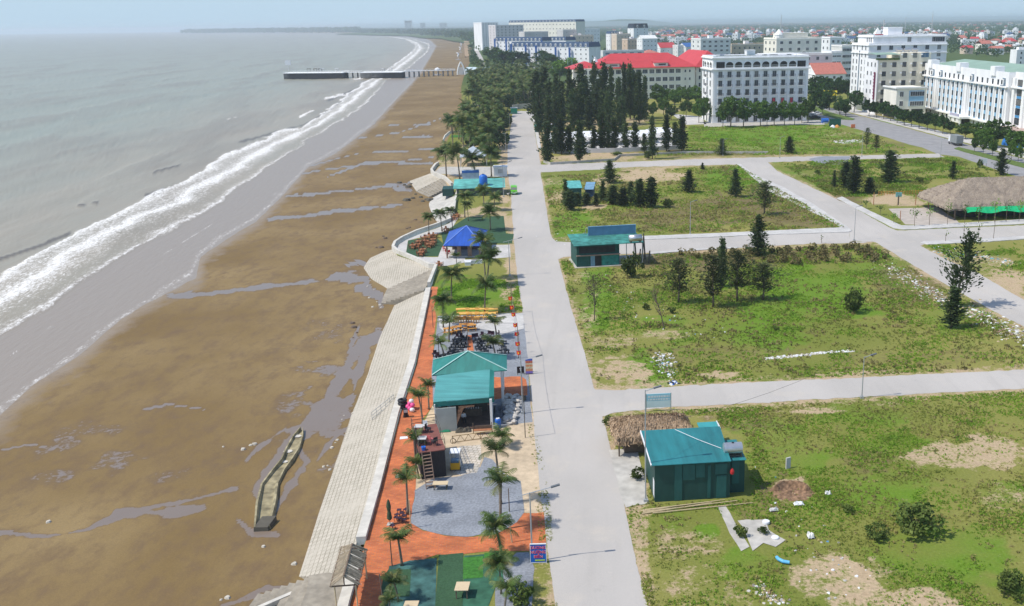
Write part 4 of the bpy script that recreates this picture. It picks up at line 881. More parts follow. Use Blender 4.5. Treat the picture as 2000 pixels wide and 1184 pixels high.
# ---- the white arcaded hotel
def arcaded_hotel():
    A = W(1391, 241); B = W(1575, 236); rz, w = frame_(A, B); h = hgt(1391, 241, 110); d = 19
    t = thing('hotel', A, 'white seven storey hotel with an arched top floor arcade and small iron balconies', 'hotel', rz)
    b = MB(); b.box(0, w, 0, d, 0, h-1.0); parapet(b, w, d, h-1.0, 1.0, .3); b.build('wall', M_white, t)
    fh = (h-1.6)/7
    b = MB(); zc = fh*6
    for z, o, tt in ((zc-.35, .7, .45), (h-1.0, .5, .35), (fh-.3,.3,.3)):
        b.box(-o, w+o, -o, -.005, z, z+tt); b.box(-o, -.005, -.005, d+o, z, z+tt); b.box(w+.005, w+o, -.005, d+o, z, z+tt)
    b.build('cornice', M_trim, t)
    xs = lin(1.2, w-1.2, 10); wm = win_mesh(1.5, fh*.62, M_frame, M_glass, 1, False); bm_ = balcony_mesh(2.5,.8,1.0)
    pil = MB()
    for i in range(11): x = .6+(w-1.2)*i/10; pil.box(x-.45, x+.45, -.22, -.004, fh, zc-.36)
    pil.build('pilasters', M_white, t)
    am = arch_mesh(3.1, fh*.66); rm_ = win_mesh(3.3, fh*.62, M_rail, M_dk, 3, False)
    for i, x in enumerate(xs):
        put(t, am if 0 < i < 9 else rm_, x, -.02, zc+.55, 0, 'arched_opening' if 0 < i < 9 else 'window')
        for f in range(6):
            put(t, wm, x, -.03, f*fh+.35 if f else .4)
            if f: put(t, bm_, x, -.03, f*fh+.2)
    sh = MB(); [sh.box(x-1.3, x+1.3, -.5, -.03, f*fh+fh*.62+.62, f*fh+fh*.62+.78) for x in xs for f in range(1,6)]; sh.build('window_hoods', M_trim, t)
    for f in range(6): [put(t, wm, -.03, y, f*fh+.35, -math.pi/2) for y in (4,9.5,15)]
    for f in range(1,6): put(t, bm_, -.03, 9.5, f*fh+.2, -math.pi/2)
    for y in (3.2, 8.0, 13.0, 16.5): put(t, am if y < 16 else wm, -.03, y, zc+.55, -math.pi/2, 'arched_opening')
    for k, i in enumerate((6,7,8)):
        c = MB(); c.box(-.45,.45,-.12,-.06,.1,fh*.55); put(t, c.mesh('red_curtain', M_redc), xs[i], -.05, 2*fh+.35, 0, 'red_curtain')
    b = MB(); b.box(w*.1, w*.5, 4, 12, h-1, h-.2); b.build('roof_garden', M_leafd, t)
    roof_clutter(t, w, d, h-1, 5, 5)
    b = MB(); b.box(w*.55, w*.92, 5, 13, h+.2, h+.45); [b.box(x-.1,x+.1,y-.1,y+.1,h-1,h+.2) for x in (w*.56,w*.91) for y in (5.2,12.8)]; b.build('roof_canopy', M_trim, t)
arcaded_hotel()
# ---- the red roofed hotel
def red_hotel():
    A = W(1134, 197); B = W(1357, 191); rz, w = frame_(A, B); h = hgt(1357, 191, 130); d = 30
    t = thing('hotel', A, 'long cream four storey hotel under a bright red hipped roof, behind the casuarinas', 'hotel', rz)
    b = MB(); b.box(0, w, 0, d, 0, h); b.build('wall', M_ivory, t)
    b = MB(); hiproof(b, 8, w, 0, d, h, 7.2, 1.3, rid=13); b.build('roof', M_red, t)
    b = MB(); hiproof(b, -4, 14, 3, d-6, h-.2, 3.6, 1.0, rid=8); b.build('porch_roof', M_red, t)
    fh = h/4; wm = win_mesh(2.6, fh*.5, M_trim, M_glass, 2, True); sm = win_mesh(.9, 1.3, M_trim, M_glass, 0, False)
    for f in range(4):
        for i in range(15):
            x = 2.5+i*(w-12)/14.; put(t, wm, x, -.03, f*fh+fh*.25)
        for x in (w-5.5, w-3.0): put(t, sm, x, -.03, f*fh+fh*.3)
    for x0 in (w*.28, w*.70):
        b = MB(); b.mat(0).box(x0-3.7, x0+3.7, -.2, 5, h+.5, h+2.3); b.mat(1).box(x0-1.4, x0+2.6, -.26, -.2, h+1.0, h+1.9); b.mat(2).slab([(x0-4.2,-.6,h+2.45),(x0+4.2,-.6,h+2.45),(x0+4.2,6,h+3.4),(x0-4.2,6,h+3.4)], .12); b.build('dormer', [M_ivory, M_glass, M_red], t)
    b = MB(); b.add([(8.5,3,h+3.2),(11,6,h+3.2),(9.6,8,h+6.2),(8.2,7,h+3.2)], [(0,1,2),(1,3,2),(3,0,2),(0,3,1)]); b.build('gable_vent', M_trim, t)
red_hotel()
def red_wing():
    A = W(1359, 188); B = W(1420, 186); rz, w = frame_(A, B); h = hgt(1359, 188, 131); d = 46
    t = thing('hotel_wing', A, 'right wing of the red roofed hotel, half hidden behind the white arcaded hotel', 'hotel', rz)
    MB().box(0,w,0,d,0,h).build('wall', M_ivory, t); b = MB(); hiproof(b, 0, w, 0, d, h, 8.5, 1.3, rid=8); b.build('roof', M_red, t)
    wingrid(t, 'f', w, d, lin(1, 8, 3), [h/4*(j+.3) for j in range(4)], win_mesh(1.1, h/4*.5, M_trim, M_glass, 0))
red_wing()
# ---- white tower, cream block, link, office block along the avenue
def tower():
    A = W(1690, 212); B = A+E_*38; rz, w = frame_(A, B); h = hgt(1690, 212, 88); d = 22
    t = thing('hotel', A, 'tall white hotel tower with stepped top and small red rooftop sign', 'hotel', rz)
    up = hgt(1690, 212, 73)
    b = MB(); b.box(0,w,0,d,0,h); parapet(b, w, d, h, .7); b.box(2.6,w,1.6,d-.5,h,up); parapet(b, w, d-.5, up, .9, .3, 2.6, 1.6); b.build('wall', M_white, t)
    b = MB(); 
    for z in (h-.4, h*.86, up-.1): o = .45; x0 = 2.6 if z > h else 0; y0 = 1.6 if z > h else 0; b.box(x0-o, w+o, y0-o, y0-.005, z, z+.35); b.box(x0-o, x0-.005, y0-.005, d+.1, z, z+.35)
    b.build('cornice', M_trim, t); rows = 9; fh = h/rows
    wm = win_mesh(1.7, 2.0, M_frame, M_glass, 1, False); sm = win_mesh(.9, 1.9, M_frame, M_glass, 0, False)
    for j in range(rows):
        for x in lin(2, w-1, 6): put(t, wm, x, -.03, fh*j+fh*.28)
        for y in (3.5, 8.0, 14.5, 19): put(t, sm, -.03, y, fh*j+fh*.28, -math.pi/2)
    for x in (20,32): put(t, wm, x, 1.55, h+1.2)
    for y in (4,6.5,9): put(t, sm, 2.55, y, h+1.1, -math.pi/2)
    put(t, win_mesh(5.5, 2.0, M_frame, M_glass, 4, False), w-3.6, 1.55, h+1.1)
    b = MB(); b.box(-.16,-.01,10.8,11.6,3,h*.9); b.build('glass_strip', M_glassb, t)
    b = MB(); b.box(12,19,8,14,up,up+4); b.box(11.8,19.2,7.8,14.2,up+4,up+4.3); b.build('stair_head', M_white, t)
    b = MB(); b.box(3.4,7.4,1.75,2.0,up-.2,up+1.3); b.build('rooftop_sign', mat('red_sign_letters', (.55,.05,.05), .6, .1, 2), t)
    b = MB(); b.add([(3.6,2.2,up+1.4),(6.6,2.2,up+1.4),(6.6,5,up+1.4),(3.6,5,up+1.4),(5.1,3.4,up+4.4)], [(0,1,4),(1,2,4),(2,3,4),(3,0,4),(3,2,1,0)]); b.build('roof_ornament', M_trim, t)
    b = MB(); b.tube([(22,12,up),(22,12,up+9)], [.12,.05], 5); b.build('antenna', M_frame, t)
    b = MB(); b.box(-7,w-12,-5,0,0,6.5); b.box(-7.5,w-11.5,-5.5,-.1,6.5,7.0); b.build('podium', M_lgrey, t)
tower()
def cream():
    A = W(1708, 224); B = A+E_*24; rz, w = frame_(A, B); h = hgt(1708, 224, 118); d = 15
    t = thing('hotel', A, 'cream six storey block with a green awning terrace and vertical sign beside the tower', 'hotel', rz)
    b = MB(); b.box(.3,w,0,d,0,h); b.box(10,w,0,d,h,h+2.9); b.build('wall', M_cream, t)
    b = MB(); b.box(0,.3,-.2,d,0,h+.4); b.build('side_wall', M_white, t)
    rows = 6; fh = h/rows; wm = win_mesh(1.6,1.9,M_dk,M_glass,1,False); sm = win_mesh(1.0,1.6,M_frame,M_glass,1,False); ac = MB().box(-.4,.4,-.35,-.02,0,.6).mesh('air_conditioner', M_trim)
    for j in range(rows+1):
        for i, x in enumerate(lin(.8, w-.5, 5)):
            if j == rows and x < 11: continue
            put(t, wm if not (j == rows and i == 4) else win_mesh(3.4,1.9,M_frame,M_glassb,1,False), x, -.03, fh*j+fh*.25); put(t, ac, x-1.5, -.03, fh*j+fh*.5)
        if j < rows:
            for y in (2.4,6.6,11): put(t, sm, -.03, y, fh*j+fh*.3, -math.pi/2)
    b = MB(); b.box(-.8,-.25,1.2,2.0,h*.28,h*.78); s = b.build('vertical_sign', mat('maroon_sign_board', (.22,.03,.08), .6, .1, 3), t)
    l = MB(); [l.box(-.5,-.26,.9,1.15,h*(.3+.06*k),h*(.3+.06*k)+.9) for k in range(8)]
    l2 = MB(); [l2.box(-.84,-.805,1.35,1.85,h*(.3+.06*k),h*(.3+.06*k)+.75) for k in range(8)]; l2.build('sign_letters', M_trim, s)
    b = MB(); b.slab([(-1.2,-1.2,h+2.4),(9.6,-1.2,h+2.4),(9.6,9,h+3.0),(-1.2,9,h+3.0)], .12); [b.box(x-.06,x+.06,y-.06,y+.06,h,h+2.4) for x in (-.8,4,9.2) for y in (-.9,)]; b.build('awning', M_greenr, t)
    b = MB(); b.box(-.9,9.6,-.9,-.02,h+.1,h+.9); b.build('terrace_planting', M_shrub, t)
    for k in range(3):
        b = MB(); x = 11+k*3.6; b.tube([(x,7,h+4.0),(x+2.6,7,h+4.0)], .75, 12); b.box(x+.2,x+.4,6.4,7.6,h+2.9,h+3.4); b.box(x+2.2,x+2.4,6.4,7.6,h+2.9,h+3.4); b.build('water_tank', mat('steel', (.6,.6,.6), .35, .1, 2, metal=.8), t)
cream()
def link_bld():
    A = W(1748, 232); B = A+E_*13; rz, w = frame_(A, B); h = hgt(1748, 232, 172); d = 14
    t = thing('annex', A, 'low cream annex with a blue glazed front between cream block and office block', 'building', rz)
    MB().box(0,w,0,d,3.8,h).build('wall', M_ivory, t)
    b = MB(); [b.box(x-.4,x+.4,y-.4,y+.4,0,3.8) for x in (.4,6.5,w-.4) for y in (.4,d-.4)]; b.build('pillars', M_ivory, t)
    b = MB(); b.box(-.6,w+.3,-.6,-.01,h-.3,h+.3); b.box(-.6,-.01,-.01,d,h-.3,h+.3); b.build('cornice', M_trim, t)
    b = MB(); b.box(5.5,w-1,-.1,-.01,5.0,h-1.2); b.build('blue_panel', M_bluel, t)
    for z in (5.2, h-3.4): put(t, win_mesh(6, 1.8, M_trim, M_glass, 5, False), 9, -.12, z)
    for z in (5.2, h-3.6): put(t, win_mesh(1.6, 2, M_trim, M_glass, 1, False), 2.2, -.03, z)
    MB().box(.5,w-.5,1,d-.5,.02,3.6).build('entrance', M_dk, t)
link_bld()
def office():
    A = W(1789, 219); C_ = W(1960, 263); rz, w = frame_(A, C_); h = hgt(1789, 219, 122); d = 30
    t = thing('office_block', A, 'big white office block with pale blue spandrels and a light green roof along the avenue', 'building', rz)
    b = MB(); b.box(0,w,0,d,0,h-1.8); parapet(b, w, d, h-1.8, 1.8, .4); 
    for x in (w*.155, w*.50, w*.86): b.box(x-2.0,x+2.0,-.6,3,h-1.7,h+1.6)
    # wing turning the corner towards the right
    b.box(w, w+60, -.0+2, d, 0, h-1.8); b.box(w+.3, w+60, 2.1, 2.5, h-1.8, h+.2)
    b.build('wall', M_white, t)
    b = MB(); hiproof(b, 1, w+58, 3, d-1, h-1.0, 2.6, -.6, rid=9); b.build('roof', M_greenr, t)
    rows = 6; fh = (h-2)/rows
    b = MB()
    for z in (fh*1.0-.5, fh*5-.1): b.box(-.8,w+.8,-1.0,-.005,z,z+.5)
    b.build('cornice', M_trim, t)
    xs = lin(1.5, w-1.5, 19); gaps = {4, 11}
    b = MB()
    for i, x in enumerate(xs):
        if i in gaps: continue
        MB().box(x-.72, x+.72, -.12, -.01, fh*1.05, fh*4.95).build('spandrel_strip', M_bluel, t)
    for i in range(20): x = 1.5+(w-3)*i/19.-.38; b.box(x, x+.76, -.5, -.005, fh, fh*4.98)
    for g_ in gaps: b.box(xs[g_]-.9, xs[g_]+.9, -.45, -.13, fh, fh*4.98)
    b.build('pilasters', M_white, t)
    wm = win_mesh(1.15, fh*.52, M_dk, M_glass, 0, False, .05)
    for j in range(rows):
        for i, x in enumerate(xs):
            if i in gaps: continue
            if j == 5 and i in (3, 5, 12, 18): continue
            put(t, wm, x, -.14 if 0 < j < 5 else -.03, fh*j+fh*.2)
    for i in (3, 5, 12, 18):
        b = MB(); x = xs[i]; z = fh*5+.4; b.mat(0).add([(x-1.7,-.6,z),(x+1.7,-.6,z),(x+1.7,1.2,z),(x-1.7,1.2,z),(x-1.2,.1,z+3.2),(x+1.2,.1,z+3.2),(x+1.2,1.2,z+3.2),(x-1.2,1.2,z+3.2)], [(0,1,5,4),(1,2,6,5),(3,0,4,7),(4,5,6,7)])
        b.mat(1).box(x-.9,x+.9,-.75,-.3,z+.3,z+2.4); b.mat(2).box(x-.55,x+.55,-.8,-.76,z+.6,z+2.1); b.build('mansard_dormer', [mat('slate_blue_shingles', (.12,.17,.22), .7, .15, 2), M_trim, M_glass], t)
    for x in (w*.02, w*.62):
        b = MB(); b.mat(0).box(x-6,x+6,-5,-.01,fh-.4,fh+.3); b.mat(1).box(x-4.5,x+4.5,-4.9,-4.6,fh+.3,fh+1.3); b.mat(0); [b.box(x+s-.3,x+s+.3,-4.6,-4.0,0,fh-.4) for s in (-5,5)]; b.mat(2).box(x-4,x+4,-.3,-.02,.1,fh-.8); b.build('entrance_canopy', [M_trim, mat('lilac_lettering_panel', (.45,.43,.55), .6, .2, 4), M_dk], t)
    gw = win_mesh(3.4, fh*.62, M_dk, M_glass, 2, False); sp = MB().box(-1.7,1.7,-.1,-.01,-.9,-.1).mesh('spandrel', mat('strong_blue_spandrel', (.08,.28,.52), .6, .1, 1))
    for x in (w+5, w+14, w+22, w+30, w+38):
        for j in range(1,6): put(t, gw, x, 1.96, fh*j+fh*.25); 
        for j in range(2,6): put(t, sp, x, 1.96, fh*j+fh*.22)
    b = MB(); b.box(w+.2,w+60,.8,1.99,fh*5.0,fh*5.0+.5); b.box(w+.5,w+2.4,1.2,1.99,0,h-1.8); b.box(w+8.6,w+10.4,1.2,1.99,0,h-1.8); b.box(w+17,w+19,1.2,1.99,0,h-1.8); b.build('corner_pilasters', M_trim, t)
    b = MB(); b.box(w+2,w+20,-3,1.9,fh*.9,fh); [b.box(w+x,w+x+.8,-2.8,-2.0,0,fh*.9) for x in (2.5,10,18)]; b.build('porch', mat('pink_granite', (.42,.30,.26), .6, .1, 2), t)
office()
# ---- the middle distance: one row each
steel = mat('steel', (.6,.6,.6), .35, .1, 2, metal=.8)
_t, _w, _h, _wh = block('hotel', 'white stepped hotel behind the arcaded hotel, taller upper block', 1514, 1600, 168, 74, 22, M_ivory, 5, 7, (1.8,1.6), scol=3, clutter=1)
b = MB(); b.box(4,_w-8,3,16,_wh,_wh+3.4); b.box(3.7,_w-7.7,2.7,16.3,_wh+3.4,_wh+3.8); b.build('setback_floor', M_ivory, _t)
b = MB(); b.lathe([(2.6,0),(2.6,2.6),(2.9,2.7),(2.2,3.9),(1.2,5.0),(.2,6.2)], (2.6,3.0,_wh), 10); b.build('corner_turret', M_trim, _t)
put(_t, arch_mesh(5.0, 5.2), _w*.62, -.04, _wh*.55, 0, 'arched_opening')
block('hotel', 'lower white wing with an arched doorway in front of the stepped hotel', 1531, 1622, 178, 105, 16, M_lgrey, 5, 5, (1.6,1.7), scol=2)
block('apartment_block', 'narrow white stair tower building right of the stepped hotel', 1621, 1641, 172, 100, 14, M_white, 2, 6, (2.6,.8), scol=0, fr=M_trim)
block('apartment_block', 'white balcony building behind the narrow stair tower', 1641, 1664, 166, 88, 16, M_lgrey, 3, 6, (2.2,1.5), scol=0)
block('apartment_block', 'slim white building with a rooftop room far behind the stair tower', 1618, 1640, 150, 72, 14, M_white, 2, 6, (1.6,1.7), scol=2)
block('apartment_block', 'pale grey apartment block rising behind the left end of the arcaded hotel', 1368, 1426, 146, 75, 22, M_lgrey, 5, 8, (2.0,1.2), scol=2, clutter=2)
block('hotel', 'long ochre and white building with golden roof ornaments behind the arcaded hotel', 1428, 1516, 142, 86, 26, mat('ochre_wall', (.55,.46,.34), .85, .15, .3), 9, 5, (1.2,1.4), scol=2, clutter=4)
block('house', 'white house with a faded pink hipped roof in front of the stair tower', 1592, 1650, 182, 146, 18, M_white, 4, 3, (1.3,1.4), 'house', 'gable', M_salmon, rh=6)
block('hotel', 'blue and white mansard hotel, nearest long wing', 999, 1151, 132, 91, 16, M_white, 16, 5, (1.6,1.6), ybr=136, roof='mansard', rm=M_slate, rh=4.2, scol=3)
block('hotel', 'blue and white mansard hotel, farther left wing', 968, 1060, 120, 80, 16, M_white, 12, 6, (1.6,1.6), ybr=121.7, roof='mansard', rm=M_slate, rh=4, scol=3)
block('hotel', 'blue and white mansard hotel, short wing at the back', 1062, 1106, 116, 79, 16, M_white, 6, 6, (1.6,1.6), ybr=117, roof='mansard', rm=M_slate, rh=4, scol=2)
for xa, ya, yt in [(1000,132.2,86),(1028,133,88),(1048,133.5,89),(1086,134.5,92),(1113,135.2,93),(968,120.2,76),(990,120.6,77),(1059,121.9,79)]:
    p = W(xa, ya)+N_*-1.0; hh = hgt(xa, ya, yt); tag(MB().box(-.9,.9,-1.2,.9,0,hh).build('blue_pylon', M_bluep), 'bright blue vertical wall strip dividing the mansard hotel front', 'facade strip', 'blue strips of the mansard hotel').location = p
block('hotel', 'tall white slab hotel at the left edge of the skyline', 943, 975, 99, 44, 30, M_white, 6, 13, (1.6,1.7), scol=2, clutter=0)
block('hotel', 'mauve grey block with dark square windows right of the tall white slab hotel', 970, 1024, 104, 49, 26, M_mauve, 7, 10, (2.0,2.0), scol=2)
block('hotel', 'very long cream hotel with a dark blue roof edge on the skyline', 996, 1126, 100, 44, 22, M_ivory, 20, 7, (2.2,1.6), ybr=101, roof='mansard', rm=M_slate, rh=3, scol=2)
block('apartment_block', 'blank grey party wall block in front of the long cream hotel', 1026, 1072, 112, 62, 20, M_grey, 1, 7, (1,1), scol=0)
block('apartment_block', 'unplastered grey block at the right end of the long cream hotel', 1101, 1128, 112, 58, 20, M_grey, 2, 7, (1,1.2), scol=0)
block('apartment_block', 'beige block with dark windows right of the mansard hotel', 1120, 1160, 112, 69, 20, M_beige, 5, 6, (1.4,1.5), scol=2, clutter=1)
block('hotel', 'low office wing with continuous blue glass in front of the beige block', 1128, 1166, 131, 101, 14, M_lgrey, 3, 3, (6.5,2.2), scol=0, gl=M_glassb, bars=3)
block('hotel', 'white low wing with blue glass balconies above the red roof', 1178, 1258, 126, 99, 14, M_lgrey, 5, 3, (6.0,2.2), scol=0, gl=M_glassb, bars=3)
block('hotel', 'slim tower with a black mansard top on the skyline', 1238, 1266, 104, 55, 18, M_white, 2, 9, (1.1,1.3), roof='mansard', rm=mat('black_slate', (.02,.03,.05), .6, .1, 2), rh=6, scol=1)
block('apartment_block', 'white building with a domed corner right of the long cream hotel', 1141, 1172, 92, 56, 20, M_white, 5, 5, (1.8,1.8), scol=1)
block('apartment_block', 'beige house with orange balconies under the black topped tower', 1205, 1232, 110, 66, 16, M_beige, 4, 5, (1.4,1.5), scol=1, clutter=1)
block('apartment_block', 'second beige house, crowded with rooftop tanks', 1226, 1252, 116, 76, 16, mat('peach_wall', (.56,.42,.31), .85, .12, .3), 4, 5, (1.4,1.5), scol=1, clutter=2)
block('apartment_block', 'white tower house with a dark mansard left of the beige houses', 1193, 1210, 108, 66, 14, M_white, 3, 5, (1.3,1.5), roof='mansard', rm=M_slate, rh=3)
block('house', 'white gabled block between the black topped tower and the pale grey apartments', 1255, 1284, 118, 76, 16, M_white, 4, 5, (1.3,1.5), 'building', 'gable', M_lgrey, rh=3.5)
block('house', 'small house with a vivid red roof above the red hotel roof', 1290, 1320, 112, 94, 16, M_white, 3, 2, (1.2,1.3), 'house', 'gable', M_red, rh=6)
block('house', 'white house next to the blue roofed hall', 1324, 1344, 112, 88, 14, M_lgrey, 3, 3, (1.2,1.3), 'house')
block('warehouse', 'hall with a vivid blue metal roof left of the pale grey apartments', 1340, 1372, 112, 92, 22, M_lgrey, 3, 1, (1.2,1.3), 'hall', 'gable', M_bluer, rh=4.5)
block('house', 'low salmon roofed house left of the vivid red roofed one', 1260, 1286, 122, 104, 14, M_beige, 3, 2, (1.2,1.3), 'house', 'hip', M_salmon, rh=3)
block('house', 'small red roofed garden house behind the front casuarinas', 1068, 1086, 192, 178, 8, M_ivory, 2, 1, (1.1,1.2), 'house', 'hip', M_red, rh=2.4)
block('gatehouse', 'little white flat roofed gatehouse at the end of the main road', 1028, 1040, 190, 179, 5, M_white, 1, 1, (1.4,1.2), 'gatehouse', scol=0, par=.3)
# ---- houses of the town: prototypes, then copies
def house_proto(label, wall, roof, rm, w, d, fl, grp):
    t = thing('town_house', (0,0,-500), label, 'house', 0, grp); h = fl*3.3
    b = MB(); b.box(0,w,0,d,0,h); 
    if roof == 'flat': parapet(b, w, d, h, .7, .2); b.box(w*.3,w*.7,d*.5,d*.8,h,h+2.4)
    b.build('wall', wall, t); b = MB()
    if roof == 'gable': b.slab([(-.5,-.5,h),(w+.5,-.5,h),(w+.5,d/2,h+2.8),(-.5,d/2,h+2.8)], .12); b.slab([(-.5,d/2,h+2.8),(w+.5,d/2,h+2.8),(w+.5,d+.5,h),(-.5,d+.5,h)], .12); b.build('roof', rm, t)
    elif roof == 'hip': hiproof(b, 0, w, 0, d, h+.05, 3.0); b.build('roof', rm, t)
    b = MB()
    for f in range(fl):
        for i in range(max(2, int(w/3.2))): x = w*(i+.5)/max(2, int(w/3.2)); b.box(x-.6,x+.6,-.05,-.005,f*3.3+.9,f*3.3+2.4)
        for y in lin(0, d, 2): b.box(-.05,-.005,y-.5,y+.5,f*3.3+.9,f*3.3+2.4)
    tag(b.build('windows', M_glass, t), kind=None); return t
HG = [('white concrete town house with a flat roof, one of many behind the hotels', M_white, 'flat', None, 8, 14, 3, 'flat roofed white town houses'),
      ('town house with a red tiled roof, one of many behind the hotels', M_ivory, 'gable', M_salmon, 11, 10, 2, 'red roofed town houses'),
      ('town house with a bright red hipped roof', M_beige, 'hip', M_red, 10, 11, 2, 'bright red roofed town houses'),
      ('town house with a dark blue roof', M_white, 'gable', mat('navy_roof', (.03,.07,.17), .6, .1, 1), 13, 10, 2, 'blue roofed town houses'),
      ('grey unplastered town house with a flat roof', M_grey, 'flat', None, 7, 16, 3, 'grey town houses'),
      ('low shed roofed with grey sheets', M_lgrey, 'gable', mat('grey_sheet_roof', (.33,.34,.36), .8, .15, .5), 18, 12, 1, 'grey sheet roofed sheds')]
HP = [house_proto(*a) for a in HG]; used = [False]*len(HP)
spots = scatter([(1700,122),(1790,100),(1990,124),(2120,160),(2200,130),(2150,72),(1700,66),(1240,68),(1240,78),(1290,96),(1440,88),(1600,84),(1640,110)], 285, 77, 11)
spots = [(x, y) for x, y in spots]
hw = [.34,.2,.1,.12,.14,.10]; r_ = random.Random(4)
for x, y in spots:
    k = r_.choices(range(6), hw)[0]; o = HP[k] if not used[k] else copy_tree(HP[k]); used[k] = True
    s = r_.uniform(.9,1.35); o.location = (x,y,0); o.scale = (s, s, s*r_.uniform(.8,1.3)); o.rotation_euler = (0,0,AX+r_.choice([0,1.57,-.3,.2])+r_.gauss(0,.1))
def far_town(name, pl, n, seed, sc_=1.0):
    r = random.Random(seed); bs = [MB() for _ in range(1)]; b = bs[0]
    for x, y in scatter(pl, n, seed):
        w = r.uniform(7,14)*sc_; d = r.uniform(8,15)*sc_; h = r.choice([4,4,7,7,10])*r.uniform(.9,1.1); a = AX+r.choice([0,.4,-.3]); c, s = math.cos(a), math.sin(a)
        def P(u, v, z): return (x+u*c-v*s, y+u*s+v*c, z)
        b.mat(r.choice([0,0,1,2])); b.add([P(0,0,0),P(w,0,0),P(w,d,0),P(0,d,0),P(0,0,h),P(w,0,h),P(w,d,h),P(0,d,h)], [(0,1,5,4),(1,2,6,5),(2,3,7,6),(3,0,4,7),(4,5,6,7)])
        if r.random() < .55: b.mat(r.choice([3,3,4,5])); q = 2.6*sc_; b.add([P(-.5,-.5,h+.05),P(w+.5,-.5,h+.05),P(w+.5,d+.5,h+.05),P(-.5,d+.5,h+.05),P(-.5,d/2,h+q),P(w+.5,d/2,h+q)], [(0,1,5,4),(2,3,4,5),(0,4,3),(1,2,5)])
    tag(b.build(name, [M_white, M_beige, M_lgrey, M_salmon, M_red, MATS['navy_roof']]), kind='stuff')
far_town('far_town', [(1130,66),(1700,57),(2300,66),(2400,44),(1300,47),(1100,54)], 2600, 88)
far_town('town_blocks', [(1690,118),(1790,98),(1990,118),(2200,130),(2300,66),(1700,57),(1240,60),(1240,72),(1290,92),(1440,80),(1600,76),(1650,104)], 420, 90)
far_town('far_villages', [(820,66),(1100,60),(1400,47),(2400,42),(2400,37.5),(1400,42.5),(1000,51),(760,58)], 3200, 89, 1.5)
# hazy high rises and hills on the northern skyline
def hill(name, x0, x1, dist, top, seed):
    ax = (x0-PX)/F*dist; bx = (x1-PX)/F*dist; n = 40; r = np.random.RandomState(seed); V = []; Fq = []
    for i in range(n+1):
        t = i/n; z = top*math.sin(math.pi*t)**.8*(.6+.4*float(vnoise(np.array(t*7.), np.array(seed*1.), seed))); x = ax+(bx-ax)*t
        V += [(x, dist, 0), (x, dist+700, z), (x, dist+1800, 0)]
    for i in range(n):
        for k in range(2): a = i*3+k; Fq.append((a, a+3, a+4, a+1))
    me = bpy.data.meshes.new(name); me.from_pydata(V, [], Fq); me.materials.append(mat('wooded_hill', (.06,.10,.05), .95, .2, .005)); tag(link(bpy.data.objects.new(name, me)), kind='structure')
hill('hills', 1050, 1350, 14500, 112, 3)
for x, w, top, lab in [(1002-197+8,60,30,'faint hazy high rise slab on the far shore, the widest')]:
    pass
for k, (x, wpx, yb, yt, lab) in enumerate([(813,13,57,41,'widest faint high rise slab in the haze beyond the bay'),(842,9,57,45,'faint narrower high rise right of the widest one beyond the bay'),(878,14,57,45,'low faint block in the haze near the skyline hotels')]):
    d = 8800.; X = (x-PX)/F*d; w = wpx/F*d; top = CAMH+(H(x)-yt)/F*d*1.0
    t = thing('high_rise', (X, d, 0), lab, 'tower block'); MB().box(0,w,0,30,0,max(top,20)).build('wall', M_lgrey, t); b = MB(); [b.box(w*.05,w*.95,-.3,-.01,z,z+1.6) for z in np.arange(4,max(top,20)-3,4)]; b.build('window_bands', M_glass, t)
# ================================================================= OBJECTS
def T(name, x, y, label, cat, rz=AX, group=None, z=0.0): return thing(name, W(x, y, z), label, cat, rz, group)
M_steelp = mat('galvanised_pole', (.42,.43,.43), .5, .1, 3, metal=.4)
M_wood = mat('pale_plywood', (.58,.46,.30), .8, .1, 3, stretch=(1,6,1))
M_woodo = mat('varnished_orange_wood', (.55,.26,.06), .6, .15, 3)
M_woody = mat('yellow_varnished_wood', (.70,.40,.09), .6, .12, 3)
M_woodr = mat('red_brown_wood', (.36,.15,.07), .7, .2, 3)
M_woodd = mat('dark_weathered_wood', (.15,.11,.08), .9, .2, 3)
M_black = mat('black_plastic', (.02,.02,.024), .5, .1, 2)
M_navy = mat('dark_plum_plastic', (.045,.02,.035), .5, .1, 2)
M_pink = mat('pink_vinyl', (.75,.10,.30), .5, .1, 2)
M_wt = mat('white_plastic', (.72,.73,.74), .5, .05, 2)
M_blueb = mat('blue_plastic', (.02,.13,.50), .4, .1, 2)
M_bamboo = mat('dry_bamboo', (.50,.40,.24), .8, .15, 4)
M_rope = mat('dark_rope', (.10,.09,.07), .9, .1, 2)
def corr(name, col, rough=.5, freq=14, axis='X', var=.14, streak=.2, spec=.4):    # corrugated sheet metal
    g = NB(name, rough, spec); w = g.n.nodes.new('ShaderNodeTexWave'); w.bands_direction = axis; w.inputs['Scale'].default_value = freq*.32; g.link(g.tc, w.inputs['Vector'])
    n = g.noise(.7, 5, stretch=(.3,3,1) if axis == 'Y' else (3,.3,1)); n2 = g.noise(.25, 3)
    c = g.scale(col, g.math('MULTIPLY', g.rng(n, .3, .7, 1-streak, 1+streak), g.rng(n2, .3, .7, 1-var, 1+var)))
    c = g.mix(1.0, c, g.mix(w.outputs[1], (.86,.86,.86), (1.08,1.08,1.08)), 'MULTIPLY')
    g.bump(w.outputs[1], .4, .05); return g.col(c)
M_teal = corr('teal_roof_sheet', (.022,.185,.20), axis='X')
M_tealg = corr('green_teal_roof_sheet', (.02,.20,.17), axis='X', freq=10)
M_teall = corr('weathered_pale_teal_sheet', (.085,.31,.30), axis='Y', freq=10, streak=.22)
M_gwall = corr('dark_green_corrugated_wall', (.014,.066,.056), .6, 20, 'X', .1, .12)
M_gwall2 = corr('teal_patch_corrugated_wall', (.02,.105,.095), .6, 20, 'X', .1, .15)
